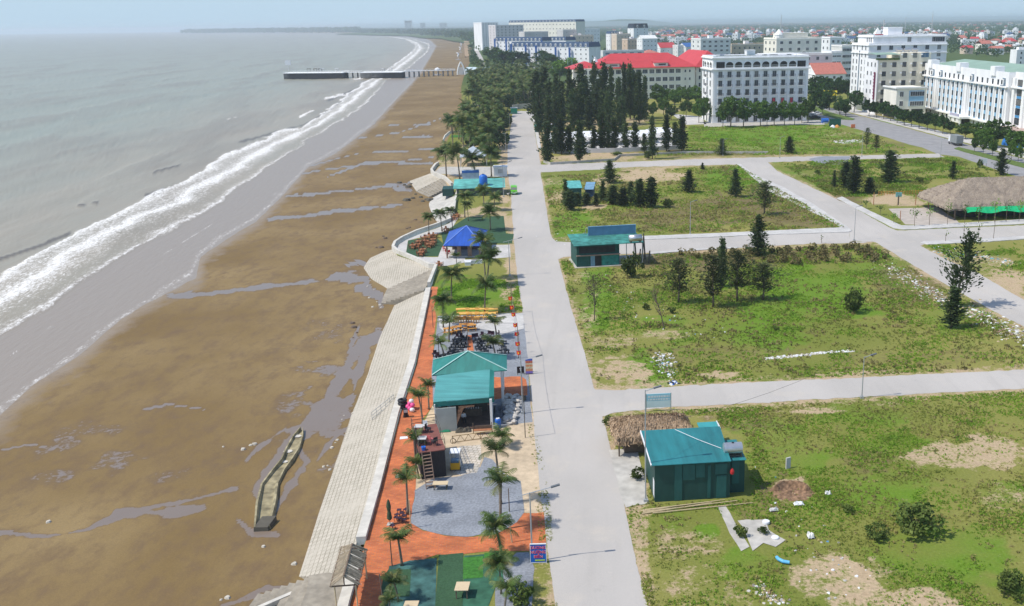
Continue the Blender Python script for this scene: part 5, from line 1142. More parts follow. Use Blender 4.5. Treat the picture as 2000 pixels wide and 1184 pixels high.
M_bluer2 = corr('royal_blue_roof_sheet', (.02,.085,.40), .45, 8)
M_patina = mat('patchy_teal_roof', (.05,.22,.19), .7, .35, 1.2, var2=.3, scale2=.4)
def thatch_mat(name, a, b_, s=1.0):
    g = NB(name, .95, .1); n = g.noise(6*s, 5, stretch=(1,1,.35), rough=.7); n2 = g.noise(.5, 3)
    c = g.mix(g.rng(n, .35, .65), a, b_); c = g.mix(1.0, c, g.mix(g.rng(n2, .3, .7), (.8,.78,.76), (1.15,1.12,1.05)), 'MULTIPLY'); g.bump(n, .8, .12); return g.col(c)
M_thatch = thatch_mat('weathered_palm_thatch', (.19,.155,.125), (.38,.325,.27)); M_thatch2 = thatch_mat('tan_straw_thatch', (.28,.20,.13), (.50,.38,.27))
# ---- revetment, steps and sea wall
def resamp(pl, n):
    L = [0]
    for a, b in zip(pl, pl[1:]): L.append(L[-1]+(Vector(b)-Vector(a)).length)
    out = []
    for i in range(n+1):
        s = L[-1]*i/n; k = max(j for j in range(len(pl)-1) if L[j] <= s+1e-6); t = (s-L[k])/max(1e-6, L[k+1]-L[k]); out.append(Vector(pl[k]).lerp(Vector(pl[k+1]), min(1,t)))
    return out
M_concd = mat('stained_brown_concrete', (.30,.265,.21), .9, .2, 1.5, var2=.15, bump=.3)
def loft(name, top, bot, zt, zb, m, n=24, k=1, steps=0, uvlike=False, body=1.2):
    a = resamp([W(x, y, zt) for x, y in top], n); b_ = resamp([W(x, y, zb) for x, y in bot], n); b = MB()
    rowsn = steps if steps else 1
    P = []
    for i in range(n+1):
        c = []
        if steps:
            for s in range(steps):
                p = a[i].lerp(b_[i], s/steps); q = a[i].lerp(b_[i], (s+1)/steps); z = zt+(zb-zt)*s/steps
                c += [Vector((p.x,p.y,z)), Vector((q.x,q.y,z))]
            c.append(Vector((b_[i].x,b_[i].y,zb)))
        else: c = [a[i], b_[i]]
        c.append(c[-1]+Vector((0,0,-body))); c.insert(0, c[0]+Vector((0,0,-body-(0))))
        P.append(c)
    m_ = len(P[0]); o = []
    vs = [p for c in P for p in c]; fs = [(i*m_+j, i*m_+j+1, (i+1)*m_+j+1, (i+1)*m_+j) for i in range(n) for j in range(m_-1)]
    fs.append(tuple(range(m_))); fs.append(tuple(range(n*m_, (n+1)*m_))[::-1]); b.add(vs, fs)
    o = b.build(name, m); bmm = bmesh.new(); bmm.from_mesh(o.data); bmesh.ops.recalc_face_normals(bmm, faces=bmm.faces); bmm.to_mesh(o.data); bmm.free(); return o
M_blk = None
def block_mat():
    g = NB('revetment_concrete_blocks', .9, .2)
    mp = g.n.nodes.new('ShaderNodeMapping'); a = W(741,660,-1.2); c = W(640,955,-1.2); mp.inputs['Rotation'].default_value = (0,0,-math.atan2((a-c).y,(a-c).x)); g.link(g.tc, mp.inputs[0])
    br = g.n.nodes.new('ShaderNodeTexBrick'); g.link(mp.outputs[0], br.inputs['Vector']); br.inputs['Scale'].default_value = 1.0; br.offset = 0.5
    br.inputs['Color1'].default_value = (.47,.425,.355,1); br.inputs['Color2'].default_value = (.40,.365,.30,1); br.inputs['Mortar'].default_value = (.24,.215,.17,1); br.inputs['Brick Width'].default_value = .62; br.inputs['Row Height'].default_value = .42; br.inputs['Mortar Size'].default_value = .038
    n1 = g.noise(.25, 5); n2 = g.noise(3, 5, rough=.7)
    c = g.mix(g.rng(n1, .45, .7), br.outputs[0], (.44,.40,.335)); c = g.mix(1.0, c, g.mix(g.rng(n2, .3, .7), (.88,.88,.86), (1.1,1.1,1.1)), 'MULTIPLY'); return g.col(c)
M_blk = block_mat()
TOE = [(582,1126),(611,1034),(637,955),(684,813),(716,734),(740,660),(769,597)]; CAPO = [(676,1126),(698,1055),(727,955),(763,813),(797,713),(818,630),(832,567)]; CAPI = [(693,1126),(713,1060),(743,955),(780,813),(812,713),(830,620),(841,566)]
tag(loft('revetment', CAPO, TOE, -.02, Z_B-.05, M_blk, 40), kind='structure')
tag(loft('revetment', [(768,487),(776,497),(815,513),(846,525)], [(754,490),(722,504),(708,523),(722,545),(756,566)], -.02, Z_B-.05, M_blk, 20), kind='structure')
tag(loft('revetment', [(840,339),(866,347)], [(799,354),(812,374)], -.02, Z_B-.05, M_blk, 8), kind='structure')
tag(loft('revetment', [(884,366),(888,385),(886,418),(877,436)], [(842,388),(836,400),(842,416),(850,430)], -.02, Z_B-.05, M_conc, 8), kind='structure')
tag(loft('beach_steps', [(846,526),(840,548),(827,568)], [(757,566),(750,580),(745,595)], -.02, Z_B-.05, M_concd, 4, steps=9), 'broad concrete steps down to the beach below the blue pavilion terrace', 'steps')
tag(loft('beach_steps', [(866,348),(883,363)], [(812,375),(838,386)], -.02, Z_B-.05, M_concd, 4, steps=9), 'broad concrete steps to the beach beside the long teal shack', 'steps')
tag(loft('beach_steps', [(628,1124),(606,1184),(570,1290)], [(505,1166),(470,1215),(420,1290)], -.02, Z_B-.05, M_concd, 4, steps=8), 'concrete steps at the bottom edge, behind a low slanting wall', 'steps')
zone('ramp', [(604,1124),(626,1120),(700,1118),(713,1060),(684,1184),(660,1290),(560,1290),(590,1200)], -.01, M_concd, thick=.6, jit=.3, seed=71)
def wall_strip(name, lab, pl, w, h, m, cat='wall', z0=-.3):
    P = [W(x, y, 0) for x, y in pl]; b = MB()
    L = []
    for i, p in enumerate(P):
        d = (P[min(i+1,len(P)-1)]-P[max(i-1,0)]).normalized(); s = Vector((-d.y,d.x,0))*w/2; L.append((p-s, p+s))
    vs = []; 
    for a, c in L: vs += [(a.x,a.y,z0),(c.x,c.y,z0),(c.x,c.y,h),(a.x,a.y,h)]
    n = len(L); fs = [(4*i+j, 4*i+(j+1)%4, 4*i+4+(j+1)%4, 4*i+4+j) for i in range(n-1) for j in range(4)]+[(0,1,2,3),(4*n-1,4*n-2,4*n-3,4*n-4)]
    b.add(vs, fs); o = b.build(name, m); bmm = bmesh.new(); bmm.from_mesh(o.data); bmesh.ops.recalc_face_normals(bmm, faces=bmm.faces); bmm.to_mesh(o.data); bmm.free(); return tag(o, lab, cat)
M_cap = mat('pale_concrete_coping', (.56,.53,.47), .9, .12, 1.5, var2=.1, bump=.15)
wall_strip('sea_wall', 'long straight sea wall with a pale flat coping between the revetment and the orange walkway', [((a[0]+b[0])/2, (a[1]+b[1])/2) for a, b in zip(CAPO, CAPI)][1:], .78, .42, M_cap)
wall_strip('sea_wall', 'short stretch of sea wall under the bamboo shelter at the bottom', [(700,1090),(690,1122),(672,1184),(645,1290)], .78, .40, M_cap)
wall_strip('sea_wall', 'curved sea wall bulging around the terrace of the blue pavilion', [(838,560),(852,524),(840,523),(815,511),(776,495),(768,487),(772,478),(786,469),(814,456),(850,444),(878,433),(886,419),(889,396),(893,376)], .5, .75, M_cap)
wall_strip('sea_wall', 'angled sea wall around the palm corner before the long teal shack', [(883,364),(868,350),(846,341),(843,336),(850,326),(856,322)], .6, .9, M_cap)
wall_strip('sea_wall', 'low wall around the small lawn terrace above the beach', [(866,275),(869,268),(878,260),(905,258)], .4, .7, M_cap)
wall_strip('sea_wall', 'farther low wall on the beach edge before the dense palms', [(902,214),(900,209),(915,206),(940,207)], .5, 1.0, M_cap)
wall_strip('low_wall', 'low slanting wall beside the bottom beach steps', [(492,1169),(545,1146),(604,1122)], .35, -.9, M_cap, z0=-2.6)
wall_strip('garden_wall', 'long low wall closing the casuarina garden along the far cross street', [(1062,318),(1075,322),(1200,314),(1210,306),(1340,300),(1500,300)], .3, .7, M_conc)
wall_strip('garden_wall', 'grey wall at the back of the white canopies', [(1080,300),(1200,298),(1335,292)], .3, 1.4, M_grey)
wall_strip('boundary_wall', 'wall with a gate closing the end of the main road', [(1001,215),(1012,213),(1030,212),(1040,211)], .3, 2.4, M_conc)
# ---- pier
def pier():
    t = T('pier', 552, 152, 'long white pier on dark piles reaching from the beach to a platform in the sea', 'pier', 0, z=Z_S); A = W(552,152,Z_S)
    def L(x, y, z): p = W(x, y, Z_S); return Vector((p.x-A.x, p.y-A.y, z))
    dk = 5.2
    def deck(x0, y0, x1, y1, wid, name, m=M_trim):
        p = L(x0,y0,0); q = L(x1,y1,0); d = (q-p).normalized(); s = Vector((-d.y,d.x,0))*wid; b = MB()
        b.prism([(p.x,p.y),(q.x,q.y),(q.x+s.x,q.y+s.y),(p.x+s.x,p.y+s.y)], dk-.5, dk); o = b.build(name, m, t)
        r = MB(); n = int((q-p).length/3)
        for o_ in (Vector((0,0,0)), s):
            r.bar(p+o_+Vector((0,0,dk+1.0)), q+o_+Vector((0,0,dk+1.0)), .12); [r.bar(p.lerp(q,i/n)+o_+Vector((0,0,dk)), p.lerp(q,i/n)+o_+Vector((0,0,dk+.95)), .1) for i in range(n+1)]
        r.build('railing', M_trim, o); return p, q, s
    M_pile = mat('dark_wet_pile', (.05,.05,.055), .8, .2, 1)
    for (x0,y0,x1,y1,wid,n,nm) in [(554,155,671,154,16,62,'head_deck'),(704,154,786,153,15,36,'middle_deck')]:
        p, q, s = deck(x0,y0,x1,y1,wid,nm); b = MB()
        for i in range(n):
            for k in range(4): c = p.lerp(q,(i+.5)/n)+s*(k+.15)/4.; b.tube([(c.x,c.y,-1.5),(c.x,c.y,dk-.5)], .38, 5)
        o = b.build('piles', M_pile, t); tag(o, kind='stuff')
    p, q, s = deck(671,153,704,153,4,'link_deck'); 
    for i in range(3): c = p.lerp(q,(i+.7)/3.4)+s*.5; MB().tube([(c.x,c.y,-1.5),(c.x,c.y,dk-.5)], .6, 6).build('pile', M_pile, t)
    p, q, s = deck(786,151.5,890,148.5,4.5,'causeway_deck')
    for i in range(11):
        c = p.lerp(q,(i+.5)/11)+s*.5; b = MB(); b.box(c.x-.35,c.x+.35,c.y-2,c.y+2,-1.0,dk-.5); b.build('pier_column', mat('pier_column_concrete', (.30,.29,.28), .9, .15, 1), t)
    p = L(565,150,dk+0); b = MB(); b.tube([(p.x,p.y,dk),(p.x,p.y,dk+6)], .2, 6); b.box(p.x-2.5,p.x+2.5,p.y-.3,p.y+.3,dk+5,dk+9); b.build('signboard', M_wt, t)
    r = random.Random(3)
    for i in range(12):
        x = r.uniform(575,780)
        if 668 < x < 706: continue
        p = L(x,152,0); b = MB(); b.box(p.x-1.5,p.x+1.5,p.y+3,p.y+6,dk+2.2,dk+2.5); [b.tube([(p.x+u,p.y+v,dk),(p.x+u,p.y+v,dk+2.2)], .12, 4) for u in (-1.2,1.2) for v in (3.3,5.7)]; b.build('deck_shelter', r.choice([M_wt, M_grey, M_woodd]), t)
pier()
t = T('pier_gate', 901, 146, 'white pointed arch gate at the landward end of the pier', 'gate', 0)
b = MB()
for a, c in ((0,1.2),(4.4,5.6)): pass
pts = [(-3+3*(i/10.), 9*math.sin(i/10.*1.45)) for i in range(11)]
for sg in (-1,1): b.tube([(sg*x, 0, z) for x, z in [(-3.2,0),(-3.0,3),(-2.2,6),(-1.1,8.6),(0,10.5)]] if sg > 0 else [(3.2,0,0),(3.0,0,3),(2.2,0,6),(1.1,0,8.6),(0,0,10.5)], .6, 6) if sg < 0 else b.tube([(-3.2,0,0),(-3.0,0,3),(-2.2,0,6),(-1.1,0,8.6),(0,0,10.5)], .6, 6)
b.build('arch', M_trim, t); MB().box(-2.4,2.4,1.5,2,0,6).build('gate_shade', M_grey, t)
t = T('beach_hall', 909, 146, 'low white barrel roofed hall with a blue door behind the pier gate', 'hall', 0)
b = MB(); n = 10
for i in range(n):
    a0, a1 = math.pi*i/n, math.pi*(i+1)/n; b.add([(0,9-9*math.cos(a0),3.2+2.6*math.sin(a0)),(26,9-9*math.cos(a0),3.2+2.6*math.sin(a0)),(26,9-9*math.cos(a1),3.2+2.6*math.sin(a1)),(0,9-9*math.cos(a1),3.2+2.6*math.sin(a1))], [(0,1,2,3)])
b.build('roof', mat('pale_blue_white_roof', (.55,.66,.70), .5, .05, .3), t); MB().box(.3,25.7,.3,17.7,0,3.2).build('wall', M_white, t); MB().box(12,17,-.1,.28,0,4.5).build('door', M_bluep, t)
for k, (x, y, lab) in enumerate([(895,117,'nearest white dolphin shaped statue on the sand beyond the pier'),(899,103,'middle white statue on the sand beyond the pier'),(901,93,'farthest white statue on the sand beyond the pier'),(855,147,'white round shelter on a mast beside the pier')]):
    t = T('beach_statue', x, y, lab, 'statue', 0, z=Z_B); b = MB(); b.tube([(0,0,0),(0,0,4.5)], .3, 6); b.lathe([(0.1,0),(2.6,.3),(2.2,1.4),(.3,2.4)], (0,0,4.3), 8) if k == 3 else b.tube([(-.5,0,4),(.9,0,6),(-.2,0,8),(-2.2,0,9)], [1.1,1.3,1.0,.3], 8); b.build('figure', M_wt, t); MB().box(-3,3,-1.2,1.2,0,.8).build('plinth', M_grey, t)
# boulevard far behind and its beach stalls
zone('boulevard', [(925,95),(932,94),(952,130),(962,132),(948,140),(940,132)], .02, M_road, jit=.1, seed=81)
for i in range(9):
    y = 84+i*3.6; x = 911+i*.8
    t = T('beach_awning', x, y, 'slanting thatched beach awning in the row on the far promenade', 'awning', .3, 'thatched awnings of the far promenade'); b = MB(); b.slab([(-6,-2,2.0),(6,-2,2.0),(6,3,4.2),(-6,3,4.2)], .3); b.build('canopy', M_thatch2, t); c = MB(); [c.box(x_-.15,x_+.15,2.4,2.7,0,4) for x_ in (-5.5,5.5)]; [c.box(x_-.15,x_+.15,-1.9,-1.6,0,2) for x_ in (-5.5,5.5)]; c.build('posts', M_woodd, t)
# ---- concrete relic on the beach
def relic():
    pl = [(512,1036),(520,990),(527,950),(545,922),(560,905),(572,880),(583,855),(590,842)]; wd = [1.3,1.75,1.6,1.2,1.1,1.4,1.05,.25]
    P = [W(x, y, Z_B) for x, y in pl]; A = P[0].copy(); t = thing('broken_hull', A, 'long curved wreck of a hollow concrete hull half sunk in the beach', 'wreck', 0); b = MB(); vs = []; n = len(P); c2 = MB(); v2 = []
    for i, p in enumerate(P):
        d = (P[min(i+1,n-1)]-P[max(0,i-1)]).normalized(); s = Vector((-d.y,d.x,0)); q = p-A; w = wd[i]*.5; hh = .45+.1*math.sin(i*2)
        vs += [q+s*w*1.15+Vector((0,0,-.2)), q+s*w+Vector((0,0,hh)), q+s*w*.78+Vector((0,0,hh)), q+s*w*.6+Vector((0,0,.12)), q-s*w*.6+Vector((0,0,.12)), q-s*w*.78+Vector((0,0,hh*.8)), q-s*w+Vector((0,0,hh*.8)), q-s*w*1.15+Vector((0,0,-.2))]
    fs = [(8*i+j, 8*i+j+1, 8*i+9+j, 8*i+8+j) for i in range(n-1) for j in range(7)]+[tuple(range(8)), tuple(range(8*n-8,8*n))[::-1]]
    b.add(vs, fs); b.build('hull', mat('algae_stained_concrete', (.29,.25,.15), .9, .4, 1.2, bump=.5, var2=.3), t)
    b = MB(); q = P[0]-A; b.add([(-.62,-.2,.40),(.55,-.1,.36),(.72,1.7,.50),(-.5,1.6,.52),(-.66,-.25,-.1),(.6,-.15,-.1),(.76,1.7,-.1),(-.55,1.6,-.1)], [(0,1,2,3),(0,4,5,1),(1,5,6,2),(2,6,7,3),(3,7,4,0)]); b.build('black_end', M_rope, t)
    b = MB(); [b.add([(u+.3*math.cos(a*1.05)*s_, v+.25*math.sin(a*1.05)*s_, z) for a in range(6)], [tuple(range(6))]) for u, v, z, s_ in ((P[6].x-A.x-.1, P[6].y-A.y, .2, 1.6),(P[5].x-A.x-.3, P[5].y-A.y-.6, .2, 1.7),(P[4].x-A.x-.2, P[4].y-A.y, .2, 1.2))]; b.build('bleached_patch', M_cap, t)
relic()
def rubble(name, lab, cat, spots_, seed, m=M_conc, z=Z_B, s=(.1,.32)):
    r = random.Random(seed); P0 = W(*spots_[0], z); t = thing(name, P0, lab, cat, 0)
    for x, y in spots_:
        p = W(x, y, z)-P0; b = MB(); q = r.uniform(*s); n = 7; o = [(q*r.uniform(.7,1.1)*math.cos(6.28*i/n), q*r.uniform(.6,1)*math.sin(6.28*i/n)) for i in range(n)]
        b.add([(p.x+u, p.y+v, -.05) for u, v in o]+[(p.x+u*.7+r.uniform(-.04,.04), p.y+v*.7, q*.45) for u, v in o], [(i,(i+1)%n,n+(i+1)%n,n+i) for i in range(n)]+[tuple(range(n,2*n))]); b.build('lump', m, t)
M_pale = mat('bleached_rock', (.50,.46,.39), .9, .2, 3)
rubble('rock_scatter', 'pale broken rocks at the foot of the revetment', 'rocks', [(655,865),(648,875),(659,860),(632,912),(640,910),(645,918),(672,812),(668,820),(690,808)], 1, M_pale)
rubble('rock_scatter', 'rocks lying in the pool below the beach steps', 'rocks', [(742,596),(736,590),(722,582),(728,600),(745,601),(718,560),(731,566),(724,548),(700,545)], 2, M_pale)
rubble('rock_scatter', 'pale stones in the lower left corner of the beach', 'rocks', [(432,1172),(445,1168),(490,870),(497,868),(436,873),(475,878),(515,1068),(95,1020),(575,1102)], 3, M_pale, s=(.12,.36))
rubble('rock_scatter', 'dark broken slabs at the toe of the far beach steps', 'rocks', [(790,362),(797,366),(803,360),(812,380),(822,386),(832,390),(806,388),(795,392),(826,394),(840,392),(780,358)], 4, M_rope, s=(.5,1.4))
rubble('driftwood', 'dark driftwood and debris line on the sand below the terrace', 'debris', [(688,632),(692,640),(697,650),(690,660),(795,447),(800,446),(748,462),(752,466),(744,484),(766,482),(735,484),(812,430),(800,445)], 5, M_woodd, s=(.2,.7))
# ---- bamboo shelter at the bottom
def shelter():
    z = 0; t = T('bamboo_shelter', 660, 1184, 'gabled shelter of bare bamboo laths standing over the sea wall at the bottom', 'shelter', 0); A = W(660,1184)
    g = 2.55
    def L(x, y, h): p = W(x, y, h); return Vector((p.x-A.x, p.y-A.y, h))
    # ridge and eaves seen in the picture
    r0, r1 = L(688,1062,3.4), L(671,1126,3.4); a0, a1 = L(667,1068,g), L(645,1146,g); b0, b1 = L(716,1073,g), L(700,1142,g)
    # ridge runs from the near end to the far end
    for nm, e0, e1 in (('left_slope', a0, a1), ('right_slope', b0, b1)):
        b = MB(); r = random.Random(len(nm)); n = 50
        for i in range(n):
            if r.random() < .06: continue
            t_ = i/(n-1); p = r0.lerp(r1, t_)+Vector((0,0,r.uniform(-.03,.03))); q = e0.lerp(e1, t_)+Vector((r.uniform(-.05,.05),r.uniform(-.05,.05),0)); q = p+(q-p)*r.uniform(.95,1.1); b.bar(p, q, .15, .03)
        b.build('roof_laths', mat('grey_weathered_lath', (.34,.28,.20), .9, .3, 3), t)
    b = MB(); b.bar(r0, r1, .1); b.bar(a0, a1, .08); b.bar(b0, b1, .08); b.bar(a1, b1, .08); b.bar(a0, b0, .08); b.bar((a1+b1)/2, r1, .08); b.build('rafters', M_woodd, t)
    for p in (a1.lerp(b1,.15), a1.lerp(b1,.9), a0.lerp(b0,.1), a0.lerp(b0,.9)): MB().tube([(p.x,p.y,0),(p.x,p.y,p.z)], .05, 6).build('post', M_bamboo, t)
shelter()
def pole_thing(name, x, y, h, label, cat='post', r=.04, m=M_bamboo, lean=(0,0), group=None):
    t = T(name, x, y, label, cat, 0, group); MB().tube([(0,0,0),(lean[0],lean[1],h)], [r, r*.8], 6).build('pole', m, t); return t
for k, (x, y, h, lab, m_) in enumerate([(752,1200,3.2,'slanting stake tied to the bamboo shelter, at the bottom edge',M_woodd),(766,1106,2.6,'post carrying a small lamp left of the turf palm',M_woodd),(803,1032,2.6,'bamboo stake beside the folded umbrella',M_bamboo),(1000,1060,2.4,'bamboo stake leaning on the blue sign',M_bamboo),
    (995,1000,2.2,'short dark stake on the gravel by the roadside palms',M_woodd),(858,700,3.2,'rope post at the left corner of the green hip roof',M_woodd),(846,640,3.0,'rope post at the left edge of the picnic terrace',M_woodd),(1013,700,4.6,'tall light string pole at the roadside corner of the chair terrace',M_woodd),(1000,612,4.4,'light string pole behind the picnic tables, roadside',M_woodd),
    (915,690,4.8,'light string pole in the middle of the chair terrace',M_woodd),(824,800,3.0,'post beside the orange walkway left of the kitchen',M_woodd),(818,900,3.0,'post left of the brown roofed container',M_woodd),(1026,855,4.6,'roadside cable pole right of the sandbags',M_rope)]):
    pole_thing('wooden_post', x, y, h, lab, 'post', .05, m_, (-.15 if k in (0,3) else 0, 0))
def cable(name, lab, pts, sag=.3, r=.018):
    A = Vector(pts[0]); t = thing(name, A, lab, 'cable', 0); b = MB()
    for p, q in zip(pts, pts[1:]):
        p = Vector(p)-A; q = Vector(q)-A; b.tube([p.lerp(q, i/8)+Vector((0,0,-sag*math.sin(math.pi*i/8))) for i in range(9)], r, 4)
    b.build('wire', M_rope, t)
def at(x, y, h): p = W(x, y); return (p.x, p.y, h)
cable('light_string', 'string of lights along the roadside of the chair terrace', [at(1000,612,4.4), at(1013,700,4.6), at(1026,855,4.6)])
cable('light_string', 'string of lights across the chair terrace', [at(1013,700,4.6), at(915,690,4.8), at(858,700,3.2)])
cable('light_string', 'string of lights above the yellow picnic tables', [at(1000,612,4.4), at(846,640,3.0)])
# ---- street lamps
def lamp(x, y, yt, lab, arm=1.6, dirx=1.0, diry=0.15, r=.06, back=.9, rise=.5, grp=None):
    h = hgt(x, y, yt); t = T('street_lamp', x, y, lab, 'street lamp', 0, grp); b = MB(); b.tube([(0,0,0),(0,0,h*.5),(0,0,h)], [r*1.2, r, r*.7], 8); b.box(-.18,.18,-.18,.18,0,.25); b.build('pole', M_steelp, t)
    e = Vector((arm*dirx, arm*diry, h+rise*.6)); s = Vector((-back*dirx, -back*diry, h-rise*.5)); MB().tube([s, e], .035, 6).build('arm', M_steelp, t)
    b = MB(); d = Vector((dirx, diry, .25)).normalized(); b.bar(e, e+d*.7, .22, .1); b.build('lamp_head', mat('dark_lamp_head', (.12,.13,.14), .5, .1, 2), t)
for a in [(1040,1098,962,'street lamp rising in front of the blue painted sign'),(1021,808,704,'street lamp beside the sandbags and the roadside stand'),(996,539,470,'street lamp at the corner of the white slab by the blue pavilion'),(984,385,318,'street lamp beside the long teal shack'),(988,300,260,'street lamp near the edge of the palm grove'),(996,252,222,'last street lamp before the palm grove meets the road')]: lamp(*a)
for a in [(1348,458,394,'white lamp post on the pavement of the second cross street'),(1261,980,762,'tall lamp post at the left front corner of the dark green shed'),(1668,470,404,'lamp post in the middle of the diagonal crossing'),(1683,778,697,'lone lamp pole on the verge of the nearest cross street'),(1145,500,446,'lamp post at the corner of the patched teal shop'),(1412,304,273,'lamp post on the far cross street, left of two'),(1523,309,268,'lamp post on the far cross street, centre'),(1683,306,258,'lamp post by the thin trees near the avenue'),(1837,306,272,'lamp post at the avenue end of the far cross street'),(1068,236,214,'lamp post before the tall casuarinas')]: lamp(*a, arm=.7, back=0, rise=.2, r=.055)
cable('power_cable', 'thin cable sagging across the near cross street', [at(1683,778,5.5), at(1261,980,7.0)], .9, .015)
# ---- blue painted sign
def textobj(s, size, m, parent, loc, rot, ext=.006, sx=1.0, name='lettering'):
    c = bpy.data.curves.new('t', 'FONT'); c.body = s; c.size = size; c.extrude = ext; c.offset = size*.018; c.align_x = 'CENTER'; o = bpy.data.objects.new('t', c); sc.collection.objects.link(o)
    dg = bpy.context.evaluated_depsgraph_get(); me = bpy.data.meshes.new_from_object(o.evaluated_get(dg)); bpy.data.objects.remove(o); bpy.data.curves.remove(c); me.materials.clear(); me.materials.append(m); me.name = name
    q = bpy.data.objects.new(name, me); q.location = loc; q.rotation_euler = rot; q.scale = (sx,1,1); return link(q, parent)
M_redl = mat('magenta_red_letters', (.72,.02,.07), .5, .03, 2); M_yel = mat('yellow_paint', (.75,.60,.04), .6, .05, 2)
t = T('roadside_sign', 1052, 1100, 'bright blue roadside sign with red lettering behind a lamp pole', 'sign', .03)
w = 30*mpp(1052,1100); h = hgt(1052,1098,1060)
b = MB(); b.box(-w/2,w/2,-.03,.03,.1,h-.06); pn = b.build('panel', mat('sign_blue', (.01,.13,.52), .5, .04, 1), t)
b = MB(); b.box(-w/2-.03,w/2+.03,-.05,.05,h-.06,h); b.box(-w/2-.04,-w/2,-.04,.04,0,h-.06); b.box(w/2,w/2+.04,-.04,.04,-.25,h-.06); b.box(-w/2,w/2,-.04,.04,.04,.1); b.build('frame', M_wt, t)
for i, s_ in enumerate(['DƯƠNG', 'NƯỚNG', 'BIỂN']): textobj(s_, h*.2, M_wt, pn, (0,-.036,h*(.74-.23*i)), (math.pi/2,0,0), .003, .98, 'lettering_outline'); textobj(s_, h*.19, M_redl, pn, (0,-.043,h*(.744-.23*i)), (math.pi/2,0,0), .006, .95)
b = MB(); b.box(-w*.22,w*.42,-.05,-.031,h*.13,h*.19); b.build('yellow_stripe', mat('lime_stripe', (.45,.65,.05), .5, .1, 5), pn)
# ---- billboard beside the near cross street
t = T('billboard', 1286, 803, 'faded pale blue billboard on thin posts beside the near cross street', 'billboard', AX-.02)
w = 49*mpp(1286,803); h = hgt(1286,803,769); b = MB(); [b.box(s*w/2-.04,s*w/2+.04,-.04,.04,0,h+.05) for s in (-1,1)]; b.build('posts', M_steelp, t)
b = MB(); b.mat(0).box(-w/2+.04,w/2-.04,-.03,.03,h*.22,h*.6); b.mat(1).box(-w/2+.04,w/2-.04,-.03,.03,h*.6,h); pn = b.build('panel', [mat('washed_pale_blue', (.62,.76,.80), .6, .08, 1), mat('light_blue_band', (.32,.62,.74), .6, .08, 1)], t)
for i, (u, s_) in enumerate([(h*.84,.13),(h*.68,.10)]):
    b = MB(); r = random.Random(i); x = -w*.42
    while x < w*.42: q = r.uniform(.1,.3); b.box(x,min(x+q,w*.44),-.04,-.031,u-h*s_*.4,u+h*s_*.4); x += q+.07
    b.build('faded_print', M_wt, pn)
# ---- flags
gf = 'red flags with a yellow star along the promenade'
fl0 = T('flag', 1002, 617, 'small red flag with a yellow star on a thin pole beside the main road', 'flag', .2, gf)
MB().tube([(0,0,0),(0,0,2.9)], .02, 6).build('pole', M_steelp, fl0)
b = MB(); n = 8; b.add([(-i/n*.55, .06*math.sin(i*1.1), z+.04*math.sin(i)) for i in range(n+1) for z in (2.35,2.85)], [(2*i,2*i+2,2*i+3,2*i+1) for i in range(n)]); fc = b.build('cloth', mat('flag_red', (.72,.03,.02), .7, .08, 3), fl0)
b = MB(); st = [( -.28+(.15 if k%2 == 0 else .065)*math.sin(k*math.pi/5), 2.6+(.15 if k%2 == 0 else .065)*math.cos(k*math.pi/5)) for k in range(10)]; b.add([(x,-.10,z) for x, z in st]+[(-.28,-.10,2.6)], [(k,(k+1)%10,10) for k in range(10)]); b.build('star', mat('flag_yellow', (.85,.60,.03), .7, .05, 2), fc)
for x, y in [(1005,636),(1008,651),(1012,673),(1015,690),(1017,711),(1019,730)]: c = copy_tree(fl0); c.location = W(x, y); c.rotation_euler = (0,0,random.uniform(-.3,.5))
# ---- standee, blackboard
t = T('banner_stand', 1034, 731, 'narrow roll-up banner in purple, orange and yellow standing at the road edge', 'banner', .1)
h = hgt(1034,731,701); b = MB()
for k, (z0, z1, mt) in enumerate([(0.05,.2,0),(.2,.36,1),(.36,.5,2),(.5,.62,1),(.62,.72,2),(.72,.88,3),(.88,1,0)]): b.mat(k).box(-.42,.42,-.02,.02,h*z0,h*z1)
cs = [mat('banner_violet', (.22,.16,.50), .6, .1, 5), mat('banner_orange', (.62,.28,.14), .6, .3, 8), mat('banner_cream', (.62,.55,.35), .6, .3, 9), mat('banner_orange', (.62,.28,.14)), mat('banner_cream', (.5,.5,.5)), mat('banner_red', (.55,.16,.10), .6, .3, 9), mat('banner_blue', (.08,.15,.5), .6, .1, 4)]
b.build('banner', cs, t); b = MB(); b.box(-.48,.48,-.12,.12,0,.05); b.bar((0,.03,0),(0,.03,h),.03); b.build('stand', M_rope, t)
t = T('menu_board', 1017, 731, 'black menu board with a small white drawing, left of the roll-up banner', 'sign', .1)
h = hgt(1017,729,714); b = MB(); b.box(-.42,.42,-.03,.03,.15,h); pn = b.build('board', M_black, t); b = MB(); b.box(-.06,.06,-.045,-.031,h*.45,h*.72); b.box(-.12,.12,-.045,-.031,h*.68,h*.78); b.build('drawing', M_wt, pn); b = MB(); [b.bar((s*.38,-.02,.14),(s*.4,-.25,0),.04) for s in (-1,1)]; [b.bar((s*.38,.02,.14),(s*.4,.25,0),.04) for s in (-1,1)]; b.build('legs', M_rope, t)
